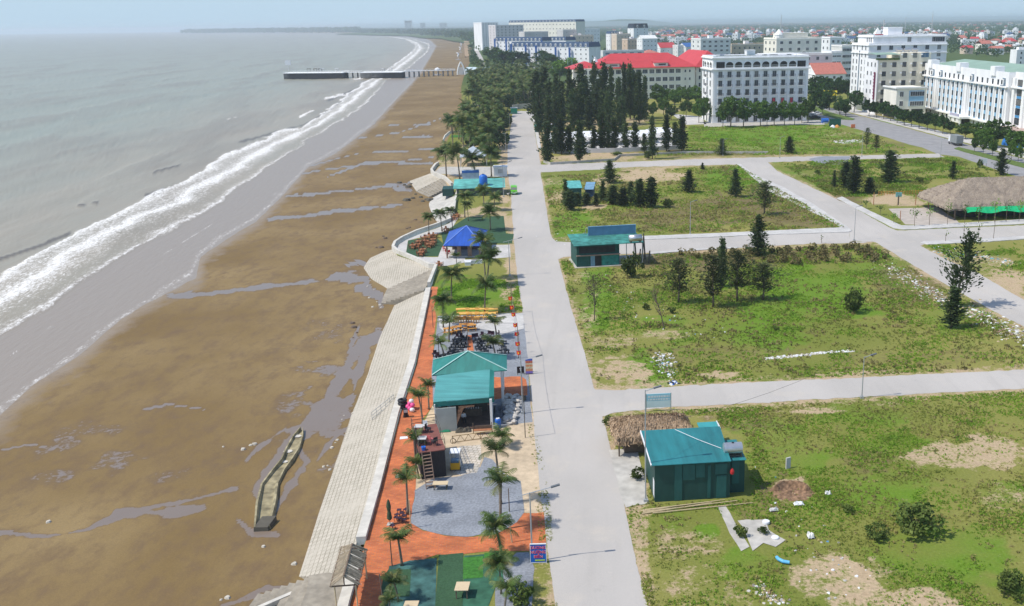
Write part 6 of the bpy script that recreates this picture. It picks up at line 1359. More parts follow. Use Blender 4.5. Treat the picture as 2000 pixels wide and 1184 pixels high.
# ---- furniture
def table_set(name, label, cat, group, m, w=1.6, d=.8, h=.75, bench=True, legm=None):
    t = thing(name, (0,0,-400), label, cat, 0, group); MB().box(-w/2,w/2,-d/2,d/2,h-.05,h).build('table_top', m, t)
    for sx in (-1,1):
        for sy in (-1,1): MB().box(sx*(w/2-.12)-.04,sx*(w/2-.12)+.04,sy*(d/2-.1)-.04,sy*(d/2-.1)+.04,0,h-.055).build('leg', legm or m, t)
    if bench:
        for sy in (-1,1): b = MB(); b.box(-w/2,w/2,sy*(d/2+.35)-.14,sy*(d/2+.35)+.14,.41,.45); [b.box(sx*(w/2-.15)-.04,sx*(w/2-.15)+.04,sy*(d/2+.35)-.1,sy*(d/2+.35)+.1,0,.405) for sx in (-1,1)]; b.build('bench', m, t)
    return t
def chair_p(name, label, group, m, h=.85):
    t = thing(name, (0,0,-400), label, 'chair', 0, group); MB().box(-.22,.22,-.22,.22,.41,.45).build('seat', m, t); b = MB(); b.box(-.22,.22,.19,.23,.46,h); b.build('backrest', m, t)
    for sx in (-1,1):
        for sy in (-1,1): MB().box(sx*.19-.02,sx*.19+.02,sy*.18-.02,sy*.18+.02,0,.405).build('leg', m, t)
    return t
class Rep:
    def __init__(s, o): s.o = o; s.n = 0
    def at(s, x, y, rz=0, sc_=1.0, lab=None, z=0.02):
        c = s.o if s.n == 0 else copy_tree(s.o); s.n += 1; p = W(x, y); c.location = (p.x, p.y, z); c.rotation_euler = (0,0,rz); c.scale = (sc_,)*3
        if lab: c['label'] = lab
        return c
R_ = random.Random(21)
pic = Rep(table_set('picnic_table', 'yellow wooden picnic table in the two long rows behind the chair terrace', 'picnic table', 'yellow picnic tables in two rows', M_woody, 1.9, .8))
for y, x0, x1 in ((613,904,960),(622,910,956)):
    for i in range(4): pic.at(x0+(x1-x0)*i/3., y, AX)
spt = Rep(table_set('picnic_table', 'small orange wooden table with benches on the grey paving between palms', 'picnic table', 'small orange wooden tables', M_woodo, 1.3, .7))
for x, y in [(884,650),(893,648),(876,652),(907,643),(916,643),(921,645)]: spt.at(x, y, AX+R_.gauss(0,.1))
rdt = Rep(chair_p('wooden_chair', 'orange wooden chair in front of the palms on the picnic terrace', 'loose orange wooden chairs', M_woodo))
for i in range(10): rdt.at(888+i*5, 630+R_.uniform(-1,1), R_.choice([0,3.1]))
blk = Rep(chair_p('low_chair', 'low black chair on the grey terrace behind the green roof', 'low black chairs on the grey terrace', M_black, .8)); blt = Rep(table_set('low_table', 'low black table on the grey terrace behind the green roof', 'table', 'low black tables on the grey terrace', M_black, .7, .5, .42, False))
plm = Rep(chair_p('low_chair', 'low plum coloured chair along the red line of the grey terrace', 'plum coloured low chairs', M_navy, .8))
for (x, y) in [(897,667),(905,664),(912,664),(889,668),(892,674),(899,673),(906,672),(886,678),(893,679),(903,679),(910,678),(882,684),(889,688),(900,688),(881,692),(888,694),(874,697),(865,699),(856,700),(850,696),
               (929,670),(936,668),(942,667),(948,665),(937,677),(944,676),(933,682),(941,682),(935,687),(945,686),(955,680),(962,668),(968,672),(978,675),(984,683),(976,690),(985,672),(990,690),(955,670),(950,690)]:
    for dx in ((-3.2, 3.2) if R_.random() < .45 else (R_.choice([-3,3]),)): blk.at(x+dx, y+R_.uniform(-1,1), (1.57 if dx > 0 else -1.57)+R_.gauss(0,.2), .8)
    blt.at(x, y+.6, R_.gauss(0,.1))
for x, y in [(893,663),(900,663),(925,664),(932,663),(941,660),(955,658),(962,659),(972,657),(850,697),(855,701)]: plm.at(x, y, R_.gauss(0,.4))
wch = Rep(chair_p('wooden_chair', 'red brown wooden chair crowding the sea wall terrace', 'red brown wooden chairs on the sea wall terrace', M_woodr, .95)); wtb = Rep(table_set('wooden_table', 'red brown wooden table on the sea wall terrace', 'table', 'red brown wooden tables on the sea wall terrace', M_woodr, 1.1, .8, .72, False))
for x, y in [(806,486),(816,484),(826,494),(822,500),(838,484),(830,470),(838,466),(846,474),(832,477),(848,465),(872,453),(888,430),(893,425),(845,480),(858,522),(818,478)]:
    wtb.at(x, y, R_.gauss(0,.3))
    for a in range(4): dx, dy = [(-5.5,0),(5.5,0),(0,-2.6),(0,2.6)][a]; wch.at(x+dx, y+dy, [1.57,-1.57,math.pi,0][a]+R_.gauss(0,.25))
rch = Rep(chair_p('plastic_chair', 'bright red plastic chair beside the blue pavilion', 'red plastic chairs beside the blue pavilion', mat('red_plastic', (.55,.02,.03), .5, .05, 1)))
for x, y in [(868,490),(873,496),(877,497),(870,486)]: rch.at(x, y, R_.uniform(0,6))
wt1 = table_set('plywood_table', 'square plywood table on the green turf at the bottom', 'table', None, M_wood, 1.0, 1.15, .78, False, M_woodd); wt1.location = W(904,1163)
wt2 = table_set('plywood_table', 'plywood table half out of frame on the bluish turf', 'table', None, M_wood, 1.0, 1.0, .78, False, M_woodd); wt2.location = W(804,1200)
wt3 = table_set('plywood_table', 'long plywood table beside the iron ladder on the gravel court', 'table', None, M_wood, 1.35, .75, .6, False, M_rope); wt3.location = W(861,955); wt3.rotation_euler = (0,0,.03)
t = T('folded_umbrella', 762, 1025, 'folded dark green parasol standing on the orange paving', 'parasol', 0)
b = MB(); b.lathe([(.03,0),(.03,.5)], (0,0,0), 8); b.build('pole', M_rope, t); b = MB(); b.lathe([(.1,.45),(.22,.6),(.17,1.1),(.13,1.25),(.2,1.7),(.13,2.1),(.03,2.35)], (0,0,0), 9); b.build('canopy', mat('olive_canvas', (.045,.075,.04), .9, .2, 3), t); MB().box(-.25,.25,-.25,.25,0,.08).build('foot', M_conc, t)
stl = Rep(chair_p('stool', 'small dark stool or chair around the folded parasol', 'dark stools around the folded parasol', M_navy, .5))
for x, y in [(780,1003),(776,1012),(785,1009),(790,1014),(782,1020),(790,1022),(775,1018),(767,1034),(793,1002)]: stl.at(x, y, R_.uniform(0,6), .8)
# ---- tyres, speaker, pink float, rail
t = T('tyre_stack', 787, 797, 'stack of two big black tyres against the sea wall', 'tyres', 0)
def torus(R, r, z, n=20, k=8):
    b = MB(); vs = [((R+r*math.cos(2*math.pi*j/k))*math.cos(2*math.pi*i/n), (R+r*math.cos(2*math.pi*j/k))*math.sin(2*math.pi*i/n), z+r*math.sin(2*math.pi*j/k)) for i in range(n) for j in range(k)]; b.add(vs, [(i*k+j, ((i+1)%n)*k+j, ((i+1)%n)*k+(j+1)%k, i*k+(j+1)%k) for i in range(n) for j in range(k)]); return b
for z in (.2,.55,.9): torus(.36,.17,z).build('tyre', M_black, t, True)
t = T('beach_float', 801, 803, 'bundle of bright pink and white inflatable floats beside the tyres', 'inflatable', 0); 
for k, (x, y, z, m_) in enumerate([(0,0,.3,M_pink),(-.3,.45,.35,M_pink),(.25,.25,.6,M_pink),(-.15,.75,.6,M_pink),(.3,-.3,.25,M_wt),(.1,.55,.95,M_wt)]): b = MB(); b.lathe([(.02,-.24),(.2,-.18),(.28,0),(.2,.18),(.02,.24)], (x,y,z), 10); b.build('float', m_, t, True)
t = T('hand_trolley', 793, 815, 'small dark loudspeaker trolley in front of the tyres', 'trolley', .3); MB().box(-.22,.22,-.2,.2,.12,.95).build('box', M_black, t); MB().box(-.2,.2,-.23,-.205,.6,.9).build('face', M_grey, t); 
for s in (-1,1): b = MB(); b.tube([(s*.24,0,.14),(s*.3,0,.14)], .14, 10); b.build('wheel', M_rope, t)
A = W(727,820,-1.0); t = thing('iron_railing', A, 'tilted grey iron railing section lying on the revetment blocks', 'railing', 0); e = W(770,785,-.6)-A; b = MB(); 
for z in (.15,.5,.85): b.bar((0,0,z),(e.x,e.y,z+.4),.04)
for k in range(6): p = e*(k/5.); b.bar((p.x,p.y,-.3),(p.x,p.y,.9+.4*k/5.),.04)
b.build('bars', M_steelp, t)
for x, y, lab in [(788,856,'white sheet of paper board lying on the orange walkway'),(780,931,'crumpled white bag on the orange walkway by the drooping palm')]:
    t = T('litter_sheet', x, y, lab, 'litter', .3); b = MB(); b.add([(-.4,-.25,.04),(.4,-.3,.06),(.45,.25,.05),(-.3,.3,.09),(-.4,-.25,.02),(.4,-.3,.02),(.45,.25,.02),(-.3,.3,.02)], [(0,1,2,3),(0,4,5,1),(1,5,6,2),(2,6,7,3),(3,7,4,0)]); b.build('sheet', M_wt, t)
# ---- brown roofed container with deck
def container():
    A = W(824,937); B = W(872,930); rz, w = frame_(A, B); t = thing('container_hut', A, 'dark container hut with a maroon roof deck and iron ladder beside the gravel court', 'hut', rz); h = hgt(824,937,884); d = 6.2
    MB().box(0,w,0,d,0,h-.08).build('wall', mat('almost_black_cladding', (.035,.03,.03), .8, .3, 2, stretch=(8,1,1)), t); MB().box(-.08,w+.08,-.08,d+.08,h-.08,h).build('roof_deck', mat('maroon_deck', (.20,.075,.06), .85, .15, 1.5, bump=.2), t)
    b = MB(); 
    for x in (-.05, w+.05):
        b.bar((x,0,h),(x,0,h+1.0),.05); b.bar((x,d,h),(x,d,h+1.0),.05); b.bar((x,d/2,h),(x,d/2,h+1),.05); b.bar((x,0,h+1),(x,d,h+1),.035); b.bar((x,0,h+.5),(x,d,h+.5),.03)
    for z in (.35,.7,1.0): b.bar((0,d,h+z),(w,d,h+z),.04)
    b.bar((w*.45,0,h+1.0),(w,0,h+1.0),.04); b.build('railing', M_rope, t)
    p0 = Vector((.15,-2.15,0)); p1 = Vector((.15,-.05,h)); b = MB(); s = Vector((.78,0,0)); b.bar(p0,p1,.06,.14); b.bar(p0+s,p1+s,.06,.14); [b.bar(p0.lerp(p1,k/11.)+Vector((.03,0,0)), p0.lerp(p1,k/11.)+s-Vector((.03,0,0)), .2, .035) for k in range(1,11)]; b.build('ladder', mat('rusty_brown_iron', (.19,.13,.10), .8, .2, 3), t)
    hz = Vector((0,0,h))
    for k, (u, v, lab) in enumerate([(.5,4.6,'farther little grey table on the maroon roof deck'),(.45,1.7,'nearer little grey table on the maroon roof deck')]):
        q = table_set('roof_table', lab, 'table', None, M_grey, .8, .8, .7, False, M_rope); p = A+Vector((u*math.cos(rz)-v*math.sin(rz), u*math.sin(rz)+v*math.cos(rz), h)); q.location = p
    for k, (u, v, m_, lab) in enumerate([(1.1,5.1,M_wt,'white chair on the roof deck'),(1.3,4.4,M_black,'dark chair on the roof deck'),(1.2,1.8,mat('rose_plastic', (.5,.12,.12), .5, .1, 2),'rose red chair on the roof deck'),(1.5,1.2,M_black,'black chair near the roof deck table')]):
        q = chair_p('roof_chair', lab, None, m_); q.location = A+Vector((u*math.cos(rz)-v*math.sin(rz), u*math.sin(rz)+v*math.cos(rz), h)); q.rotation_euler = (0,0,k*1.3)
    q = thing('blue_bucket', A+Vector((.25,.5,h)), 'blue bucket on the near corner of the roof deck', 'bucket'); MB().lathe([(.16,0),(.22,.35),(.19,.36)], (0,0,0), 12).build('bucket_body', M_blueb, q)
container()
# ---- drink cart
t = T('drink_cart', 890, 918, 'yellow drink cart with a white top beside the white stone slabs', 'cart', .04); h = 1.75
MB().box(-.42,.42,-.35,.35,.2,.85).build('body', mat('cart_yellow', (.62,.33,.02), .5, .05, 1), t); MB().box(-.36,.36,-.3,.3,.85,1.1).build('glass_case', M_glassb, t); MB().box(-.48,.48,-.2,.95,h,h+.05).build('roof', M_wt, t); b = MB(); b.box(-.42,.42,.35,.85,.2,.7); b.build('counter', M_wt, t)
for sx in (-1,1):
    for y in (-.15,.9): MB().box(sx*.43-.02,sx*.43+.02,y-.02,y+.02,.7 if y > 0 else .86,h-.003).build('post', M_steelp, t)
    b = MB(); b.tube([(sx*.43,-.1,.17),(sx*.49,-.1,.17)], .17, 12); b.build('wheel', M_rope, t)
# ---- teal roofs
def leanto():
    t = T('open_kitchen', 856, 846, 'open kitchen under a pale teal lean-to roof with a dark interior', 'kitchen', 0); A = W(856,846)
    def L(x, y, h): p = W(x, y, h); return Vector((p.x-A.x, p.y-A.y, h))
    hf = hgt(963,833,776); hb = hf+.9
    P = [L(846,786,hf), L(955,776,hf), L(957,721,hb), L(853,734,hb)]; b = MB(); b.slab(P, .08); b.build('roof', M_teall, t)
    q = L(965,774,hf-.05); q2 = L(965,719,hb-.05); b = MB(); b.slab([P[1]+Vector((0,0,.03)), q, q2, P[2]+Vector((0,0,.03))], .1); b.add([P[0]+Vector((0,-.06,.03)), q+Vector((0,-.06,.03)), q+Vector((0,-.06,-.62)), P[0]+Vector((0,-.06,-.5)), P[0]+Vector((0,-.02,.03)), q+Vector((0,-.02,.03)), q+Vector((0,-.02,-.62)), P[0]+Vector((0,-.02,-.5))], [(0,3,2,1),(4,5,6,7),(0,1,5,4),(2,3,7,6)]); b.build('fascia', M_tealg, t)
    f0 = L(853,846,0); f1 = L(961,835,0); b0 = f0+N_*6.8; b1 = f1+N_*6.8
    def wallq(p, q, h, name, m, th=.1):
        d = (q-p).normalized(); s = Vector((-d.y,d.x,0))*th; b = MB(); b.prism([(p.x,p.y),(q.x,q.y),(q.x+s.x,q.y+s.y),(p.x+s.x,p.y+s.y)], 0, h); return b.build(name, m, t)
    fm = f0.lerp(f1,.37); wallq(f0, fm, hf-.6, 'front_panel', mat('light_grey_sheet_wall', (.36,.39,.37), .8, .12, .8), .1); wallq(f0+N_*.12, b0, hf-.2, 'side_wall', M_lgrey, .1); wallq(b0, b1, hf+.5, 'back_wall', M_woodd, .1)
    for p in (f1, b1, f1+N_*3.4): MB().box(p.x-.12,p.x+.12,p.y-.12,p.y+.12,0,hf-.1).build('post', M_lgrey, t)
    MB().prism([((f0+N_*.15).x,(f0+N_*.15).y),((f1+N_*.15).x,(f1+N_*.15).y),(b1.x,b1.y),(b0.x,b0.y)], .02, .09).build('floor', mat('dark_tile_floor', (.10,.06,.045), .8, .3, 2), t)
    return A
leanto()
for k, (x, y, w, d, h, m_, lab) in enumerate([(925,812,1.8,.7,.8,M_woodd,'dark kitchen counter under the teal roof'),(940,803,1.4,.6,1.4,M_rope,'dark shelf rack under the teal roof')]):
    t = T('counter', x, y, lab, 'counter'); MB().box(-w/2,w/2,-d/2,d/2,.1,h).build('body', m_, t); b = MB(); [b.lathe([(.05,0),(.06,.14),(.02,.2)], (-w/2+.2+i*.25,0,h), 8) for i in range(int(w/.3))]; b.build('dishes', M_grey, t)
def person(x, y, lab, shirt, trousers, sit=False, rz=0, hgt_=1.65):
    t = T('person', x, y, lab, 'person', rz, z=.05); me = bpy.data.meshes.new('body'); s = hgt_/1.72
    hip = .88 if not sit else .48
    if not sit: V = [(0,0,.92),(0,0,1.15),(0,0,1.38),(0,0,1.50),(0,.0,1.62),(-.18,0,1.38),(-.23,.05,1.12),(-.2,-.12,.9),(.18,0,1.38),(.23,.05,1.12),(.2,-.12,.9),(-.09,0,.88),(-.1,-.02,.48),(-.1,.02,.08),(-.1,-.14,.04),(.09,0,.88),(.1,-.06,.48),(.1,.02,.08),(.1,-.14,.04)]
    else: V = [(0,0,.48),(0,-.02,.7),(0,-.05,.93),(0,-.06,1.04),(0,-.08,1.17),(-.18,-.05,.93),(-.24,-.1,.68),(-.12,-.32,.58),(.18,-.05,.93),(.24,-.1,.68),(.12,-.32,.58),(-.1,0,.46),(-.13,-.42,.47),(-.13,-.4,.08),(-.13,-.56,.04),(.1,0,.46),(.13,-.42,.47),(.13,-.4,.08),(.13,-.56,.04)]
    E = [(0,1),(1,2),(2,3),(3,4),(2,5),(5,6),(6,7),(2,8),(8,9),(9,10),(0,11),(11,12),(12,13),(13,14),(0,15),(15,16),(16,17),(17,18)]
    Rr = [.15,.14,.15,.06,.105,.07,.05,.035,.07,.05,.035,.1,.065,.045,.04,.1,.065,.045,.04]
    me.from_pydata([tuple(c*s for c in v) for v in V], E, []); me.materials.append(shirt); me.materials.append(trousers); me.materials.append(mat('skin', (.42,.25,.17), .6, .05, 3))
    o = link(bpy.data.objects.new('body', me), t); md = o.modifiers.new('s','SKIN'); 
    for i, r in enumerate(Rr): me.skin_vertices[0].data[i].radius = (r*s, r*s*.8); 
    me.skin_vertices[0].data[0].use_root = True; md2 = o.modifiers.new('d','SUBSURF'); md2.levels = 2
    dg = bpy.context.evaluated_depsgraph_get(); m2 = bpy.data.meshes.new_from_object(o.evaluated_get(dg)); o.modifiers.clear(); o.data = m2
    if len(m2.materials) < 3: m2.materials.clear(); [m2.materials.append(q) for q in (shirt, trousers, MATS['skin'])]
    top = (1.46 if not sit else 1.0)*s; hipz = (.93 if not sit else .55)*s
    for p in m2.polygons: p.use_smooth = True; c = p.center; p.material_index = 2 if (c.z > top or (abs(c.y) > (.1 if not sit else .24)*s and hipz < c.z < hipz+.12*s and abs(c.x) > .1) or (not sit and abs(c.x) > .16*s and .8*s < c.z < 1.0*s)) else (1 if c.z < hipz else 0)
    hz = (1.70 if not sit else 1.25)*s; hy = (-.0 if not sit else -.08)*s
    b = MB(); b.lathe([(.03,-.06),(.09,-.03),(.105,.03),(.08,.09),(.02,.11)], (0,hy+.015,hz-.02), 12); b.build('hair', mat('black_hair', (.015,.013,.012), .6, .1, 4), t, True)
    return t
person(906,824,'person in a white shirt crouching over work inside the open kitchen', M_wt, M_black, True, .3)
person(879,810,'person in pale clothes behind the grey panel of the open kitchen', mat('pale_blue_cloth', (.35,.42,.5), .8, .05, 3), M_black, False, .5)
def hippav(name, lab, corners, apex, basey, m, rim, posts_m, wallm=None):
    # corners: four eave corners in the picture (front-left, front-right, back-right, back-left), base row under the front-right corner
    hf = hgt(corners[1][0], basey, corners[1][1]); 
    P = [W(x, y, hf) for x, y in corners]; c = sum(P, Vector())/4; t = thing(name, (c.x, c.y, 0), lab, 'pavilion', 0); Q = [p-Vector((c.x,c.y,0)) for p in P]
    lo, hi = 0, 8
    ap = None
    for _ in range(30):
        mz = (lo+hi)/2
        if proj((c.x, c.y, hf+mz))[1] > apex[1]: lo = mz
        else: hi = mz
    a = Vector((W(apex[0], apex[1], hf+lo).x-c.x, W(apex[0], apex[1], hf+lo).y-c.y, hf+lo)) if abs(proj((c.x,c.y,hf+lo))[0]-apex[0]) < 30 else Vector((0,0,hf+lo))
    b = MB(); b.add(Q+[a], [(0,1,4),(1,2,4),(2,3,4),(3,0,4)]); b.add([q-Vector((0,0,.1)) for q in Q], [(3,2,1,0)])
    n0 = len(b.v); b.add([q for q in Q]+[q-Vector((0,0,.1)) for q in Q], [(i,4+i,4+(i+1)%4,(i+1)%4) for i in range(4)]); b.build('roof', m, t)
    b = MB(); [b.bar(q+Vector((0,0,.04)), a+Vector((0,0,.04)), .16, .05) for q in Q]; b.build('hip_caps', rim, t)
    for q in Q: p = q*.86; MB().box(p.x-.13,p.x+.13,p.y-.13,p.y+.13,0,hf-.12+.15).build('post', posts_m, t)
    return t, Q, hf, c
hippav('green_pavilion', 'big green hipped roof pavilion behind the lean-to kitchen', [(844,733),(990,723),(990,694),(846,703)], (914,686), 790, M_tealg, mat('pale_hip_cap', (.35,.55,.50), .6, .05, 1), M_lgrey)
t, Q, hf, c = hippav('blue_pavilion', 'pavilion with a royal blue hipped roof and brown pillars above the beach', [(866,480),(941,480),(953,450),(877,453)], (911,441), 507, M_bluer2, mat('light_blue_hip_cap', (.15,.25,.6), .6, .05, 1), mat('brown_stone_pillar', (.24,.16,.12), .85, .2, 2))
b = MB(); q0, q1, q2, q3 = [q*.8 for q in Q]; b.prism([(q.x,q.y) for q in (q0,q1,q2,q3)], .05, .3); b.build('floor', M_conc, t)
p = q0.lerp(q1,.35); 
for f in (.35,.7): p = q0.lerp(q1,f); MB().box(p.x-.35,p.x+.35,p.y-.1,p.y+.25,.3,hf-.1).build('pillar', MATS['brown_stone_pillar'], t)
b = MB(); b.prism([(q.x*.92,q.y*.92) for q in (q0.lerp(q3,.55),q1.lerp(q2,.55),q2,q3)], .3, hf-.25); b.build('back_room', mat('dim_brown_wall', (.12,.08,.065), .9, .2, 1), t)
for k, (x, y, w) in enumerate([(920,515,2.2),(932,514,1.8),(914,518,1.0)]): t = T('white_box', x, y, ['long white polystyrene box below the blue pavilion','second white box below the blue pavilion','small white box at the pavilion corner'][k], 'box'); b = MB(); b.box(-w/2,w/2,-.4,.4,0,.55); b.build('box_body', M_wt, t); MB().box(-w/2-.04,w/2+.04,-.44,.44,.55,.62).build('lid', M_wt, t)
# yard things around the kitchen
t = T('sandbag_pile', 998, 800, 'sprawling pile of pale grey sandbags between the kitchen and the road', 'sandbags', 0); A = W(998,800); r = random.Random(8)
for i in range(98):
    v = (i%98)/98.; x = 986+r.uniform(0,1)*(32-14*v); y = 777+v*52; p = W(x, y)-A; b = MB(); a = r.uniform(0,3.1); L_, w_ = .32,.2; cs_, sn_ = math.cos(a), math.sin(a); z0 = .02+(.25 if r.random() < .4 else 0)
    o = [(-1,-.7),(-.6,-1),(.6,-1),(1,-.7),(1,.7),(.6,1),(-.6,1),(-1,.7)]; vs = []
    for zz, k_ in ((0,1),(.12,1.12),(.22,.7)): vs += [(p.x+(u*L_*cs_-w*w_*sn_)*k_*1.0, p.y+(u*L_*sn_+w*w_*cs_)*k_*1.0, z0+zz+.05*math.sin(u*3+i)) for u, w in o]
    b.add(vs, [(j*8+i_, j*8+(i_+1)%8, j*8+8+(i_+1)%8, j*8+8+i_) for j in range(2) for i_ in range(8)]+[tuple(range(16,24))]); b.build('sandbag', mat('sandbag_cloth', (.52,.48,.43), .95, .12, 2), t)
def tarp(x, y, w, d, h, m, lab, seed=0):
    t = T('tarpaulin', x, y, lab, 'tarpaulin'); n = 9; b = MB(); vs = [(-w/2+w*i/n, -d/2+d*j/n, .04+h*float(vnoise(np.array(i*.7), np.array(j*.7), seed))*(0.2 if i in (0,n) or j in (0,n) else 1)) for i in range(n+1) for j in range(n+1)]; b.add(vs, [(i*(n+1)+j, (i+1)*(n+1)+j, (i+1)*(n+1)+j+1, i*(n+1)+j+1) for i in range(n) for j in range(n)]); b.add([(-w/2,-d/2,.0),(w/2,-d/2,.0),(w/2,d/2,.0),(-w/2,d/2,.0)], [(3,2,1,0)]); b.build('cloth', m, t)
tarp(977,805,1.3,3.4,.5,mat('dark_grey_tarp', (.09,.095,.11), .6, .25, 2),'dark crumpled tarpaulin between the kitchen wall and the sandbags',3)
tarp(866,842,1.5,.9,.3,mat('green_tarp', (.03,.22,.12), .7, .2, 2),'green sheet on the ground before the kitchen',4)
tarp(905,843,1.6,.7,.5,M_rope,'black sacks in front of the kitchen opening',5); tarp(1021,780,.8,1.0,.6,M_rope,'black bag on the gravel beside the sandbags',6)
t = T('blue_barrel', 973, 835, 'upright blue plastic barrel at the right corner of the kitchen', 'barrel'); b = MB(); b.lathe([(.25,0),(.3,.1),(.31,.45),(.29,.5),(.31,.55),(.3,.9),(.22,1.0)], (0,0,0), 14); b.build('barrel_body', M_blueb, t, False); MB().lathe([(.2,1.0),(.2,1.05),(.02,1.06)], (0,0,0), 12).build('lid', M_wt, t)
t = T('wooden_stall', 943, 846, 'brown wooden stall board with a low counter before the kitchen', 'stall'); b = MB(); b.box(-.9,.9,-.03,.03,.25,.85); b.build('panel', M_woodd, t); MB().box(-.9,.9,-.5,-.04,.45,.5).build('shelf', M_woodr, t); 
for s in (-1,1): MB().box(s*.95-.04,s*.95+.04,-.05,.05,0,1.15).build('post', M_woodd, t)
def truss():
    A = W(884,866); B = W(993,851); rz, w = frame_(A, B); t = thing('truss_barrier', A, 'zigzag steel truss laid as a low fence between the kitchen and the sand yard', 'fence', rz); b = MB(); b.bar((0,0,.1),(w,0,.1),.05); b.bar((0,0,.75),(w,0,.75),.05)
    n = 14; [b.bar((w*i/n,0,.1 if i%2 else .75),(w*(i+1)/n,0,.75 if i%2 else .1),.04) for i in range(n)]; [b.bar((w*u,0,0),(w*u,0,.8),.05) for u in (0,.5,1)]; b.build('truss', mat('rusty_ochre_steel', (.30,.20,.08), .8, .2, 4), t)
    q = thing('bicycle_wheel', A+Vector((.1,-.15,.0)), 'small wheel leaning on the left end of the zigzag truss', 'wheel'); tb = torus(.28,.03,0,18,6); tb.v = [(x, .05*z_+0.0, y+.3) for x, y, z_ in tb.v]; tb.build('rim', M_rope, q)
truss()
# ---- long teal shack, kiosk, green van, motorbike
def shack():
    A = W(890,384); B = W(985,381); rz, w = frame_(A, B); t = thing('beach_shack', A, 'long low shack with a patchy teal sheet roof between palms', 'shack', rz); h = hgt(890,384,368)
    MB().box(.3,w-.3,.3,7.5,0,h).build('wall', mat('dark_shack_wall', (.10,.12,.11), .9, .3, 1), t); b = MB(); b.slab([(-.5,-.6,h),(w+.3,-.6,h),(w+.3,8,h+1.0),(-.5,8,h+1.0)], .1); b.build('roof', mat('patchy_aqua_sheet', (.10,.34,.30), .6, .3, .6, var2=.25, scale2=.25), t)
    MB().box(w*.42,w*.72,-.75,-.62,h-.1,h+.25).build('yellow_trim', M_yel, t); MB().box(-3.2,-.6,1,6,0,h-.3).build('side_booth', M_gwall, t)
    q = thing('water_barrel', A+Vector((w*.56,2.5,h+.45)), 'big blue water barrel on the long teal shack roof', 'water tank'); b = MB(); b.lathe([(.9,0),(1.0,.2),(1.0,2.0),(.6,2.4),(.3,2.5)], (0,0,0), 16); b.build('tank_body', M_blueb, q, True); MB().lathe([(.32,2.5),(.32,2.6),(.02,2.62)], (0,0,0), 12).build('lid', M_black, q)
shack()
t = T('kiosk', 978, 345, 'small white box kiosk beside the road before the palms', 'kiosk'); MB().box(-1.8,1.8,0,3.6,0,2.5).build('wall', M_white, t); MB().box(-2,2,-.2,3.8,2.5,2.65).build('roof', M_trim, t); MB().box(-.7,.7,-.06,-.005,.9,2.0).build('hatch', M_grey, t)
t = T('tent', 926, 322, 'pale grey pyramid tent roof among the palms', 'tent'); b = MB(); b.add([(-4,-4,2.8),(4,-4,2.8),(4,4,2.8),(-4,4,2.8),(0,0,5.6)], [(0,1,4),(1,2,4),(2,3,4),(3,0,4),(3,2,1,0)]); b.build('canopy', mat('grey_blue_canvas', (.38,.43,.48), .8, .08, 1), t)
for s in (-1,1):
    for u in (-1,1): MB().box(s*3.8-.08,s*3.8+.08,u*3.8-.08,u*3.8+.08,0,2.79).build('pole', M_steelp, t)
t = T('tarp_booth', 920, 352, 'booth wrapped in pale blue and white tarpaulin behind the long teal shack', 'booth'); MB().box(-2.2,2.2,-1,1.6,0,2.6).build('cover', mat('pale_blue_tarp', (.32,.45,.56), .8, .15, 1), t); MB().box(-2.3,2.3,-1.15,-1.0,2.1,2.75).build('valance', M_bluep, t)
t = T('green_booth', 1004, 222, 'small green booth at the end of the main road', 'booth'); MB().box(-1.5,1.5,-1.5,1.5,0,2.6).build('wall', mat('emerald_sheet', (.02,.32,.18), .6, .1, 1), t); MB().box(-1.7,1.7,-1.7,1.7,2.6,2.75).build('roof', M_lgrey, t)
def vehicle(x, y, rz, lab, cat, L, Wd, Hh, body, cabl, glass=M_glass, name='van', roofm=None, box=None):
    t = T(name, x, y, lab, cat, rz); n = 10     # x forward
    prof = cabl; b = MB(); hw = Wd/2
    vs = [(px_*L, s*hw*(1 if pz < .55 else .88), pz*Hh) for s in (-1,1) for px_, pz in prof]; k = len(prof); b.add(vs, [tuple(range(k))[::-1], tuple(range(k,2*k))]+[(i,(i+1)%k,k+(i+1)%k,k+i) for i in range(k)]); o = b.build('body', body, t)
    bmm = bmesh.new(); bmm.from_mesh(o.data); bmesh.ops.recalc_face_normals(bmm, faces=bmm.faces); bmm.to_mesh(o.data); bmm.free()
    for px_ in (-.32,.32):
        for s in (-1,1): q = MB(); q.tube([(px_*L, s*(hw-.16), .32),(px_*L, s*(hw+.02), .32)], .32, 14); q.build('wheel', M_black, t)
    return t
VP_ = [(-.5,.18),(-.5,.85),(-.47,.98),(.22,1.0),(.36,.6),(.48,.52),(.5,.2)]
v = vehicle(1004,379,-math.pi/2+AX,'bright green little van parked on the main road','van',3.6,1.6,2.0,mat('bright_green_paint', (.13,.48,.03), .35, .05, 1),VP_)
b = MB(); b.add([(1.0*.8+.04,-.6,1.9),(1.0*.8+.04,.6,1.9),(1.33,.66,1.25),(1.33,-.66,1.25)], [(0,1,2,3)]); b.build('windscreen', M_glass, v); 
for s in (-1,1): MB().box(-1.4,.6,s*.735-.02,s*.735+.02,1.2,1.75).build('side_window', M_glass, v); MB().box(1.74,1.84,s*.5-.14,s*.5+.14,.6,.82).build('headlight', M_wt, v)
MB().box(1.8,1.83,-.35,.35,.42,.6).build('number_plate', M_wt, v)
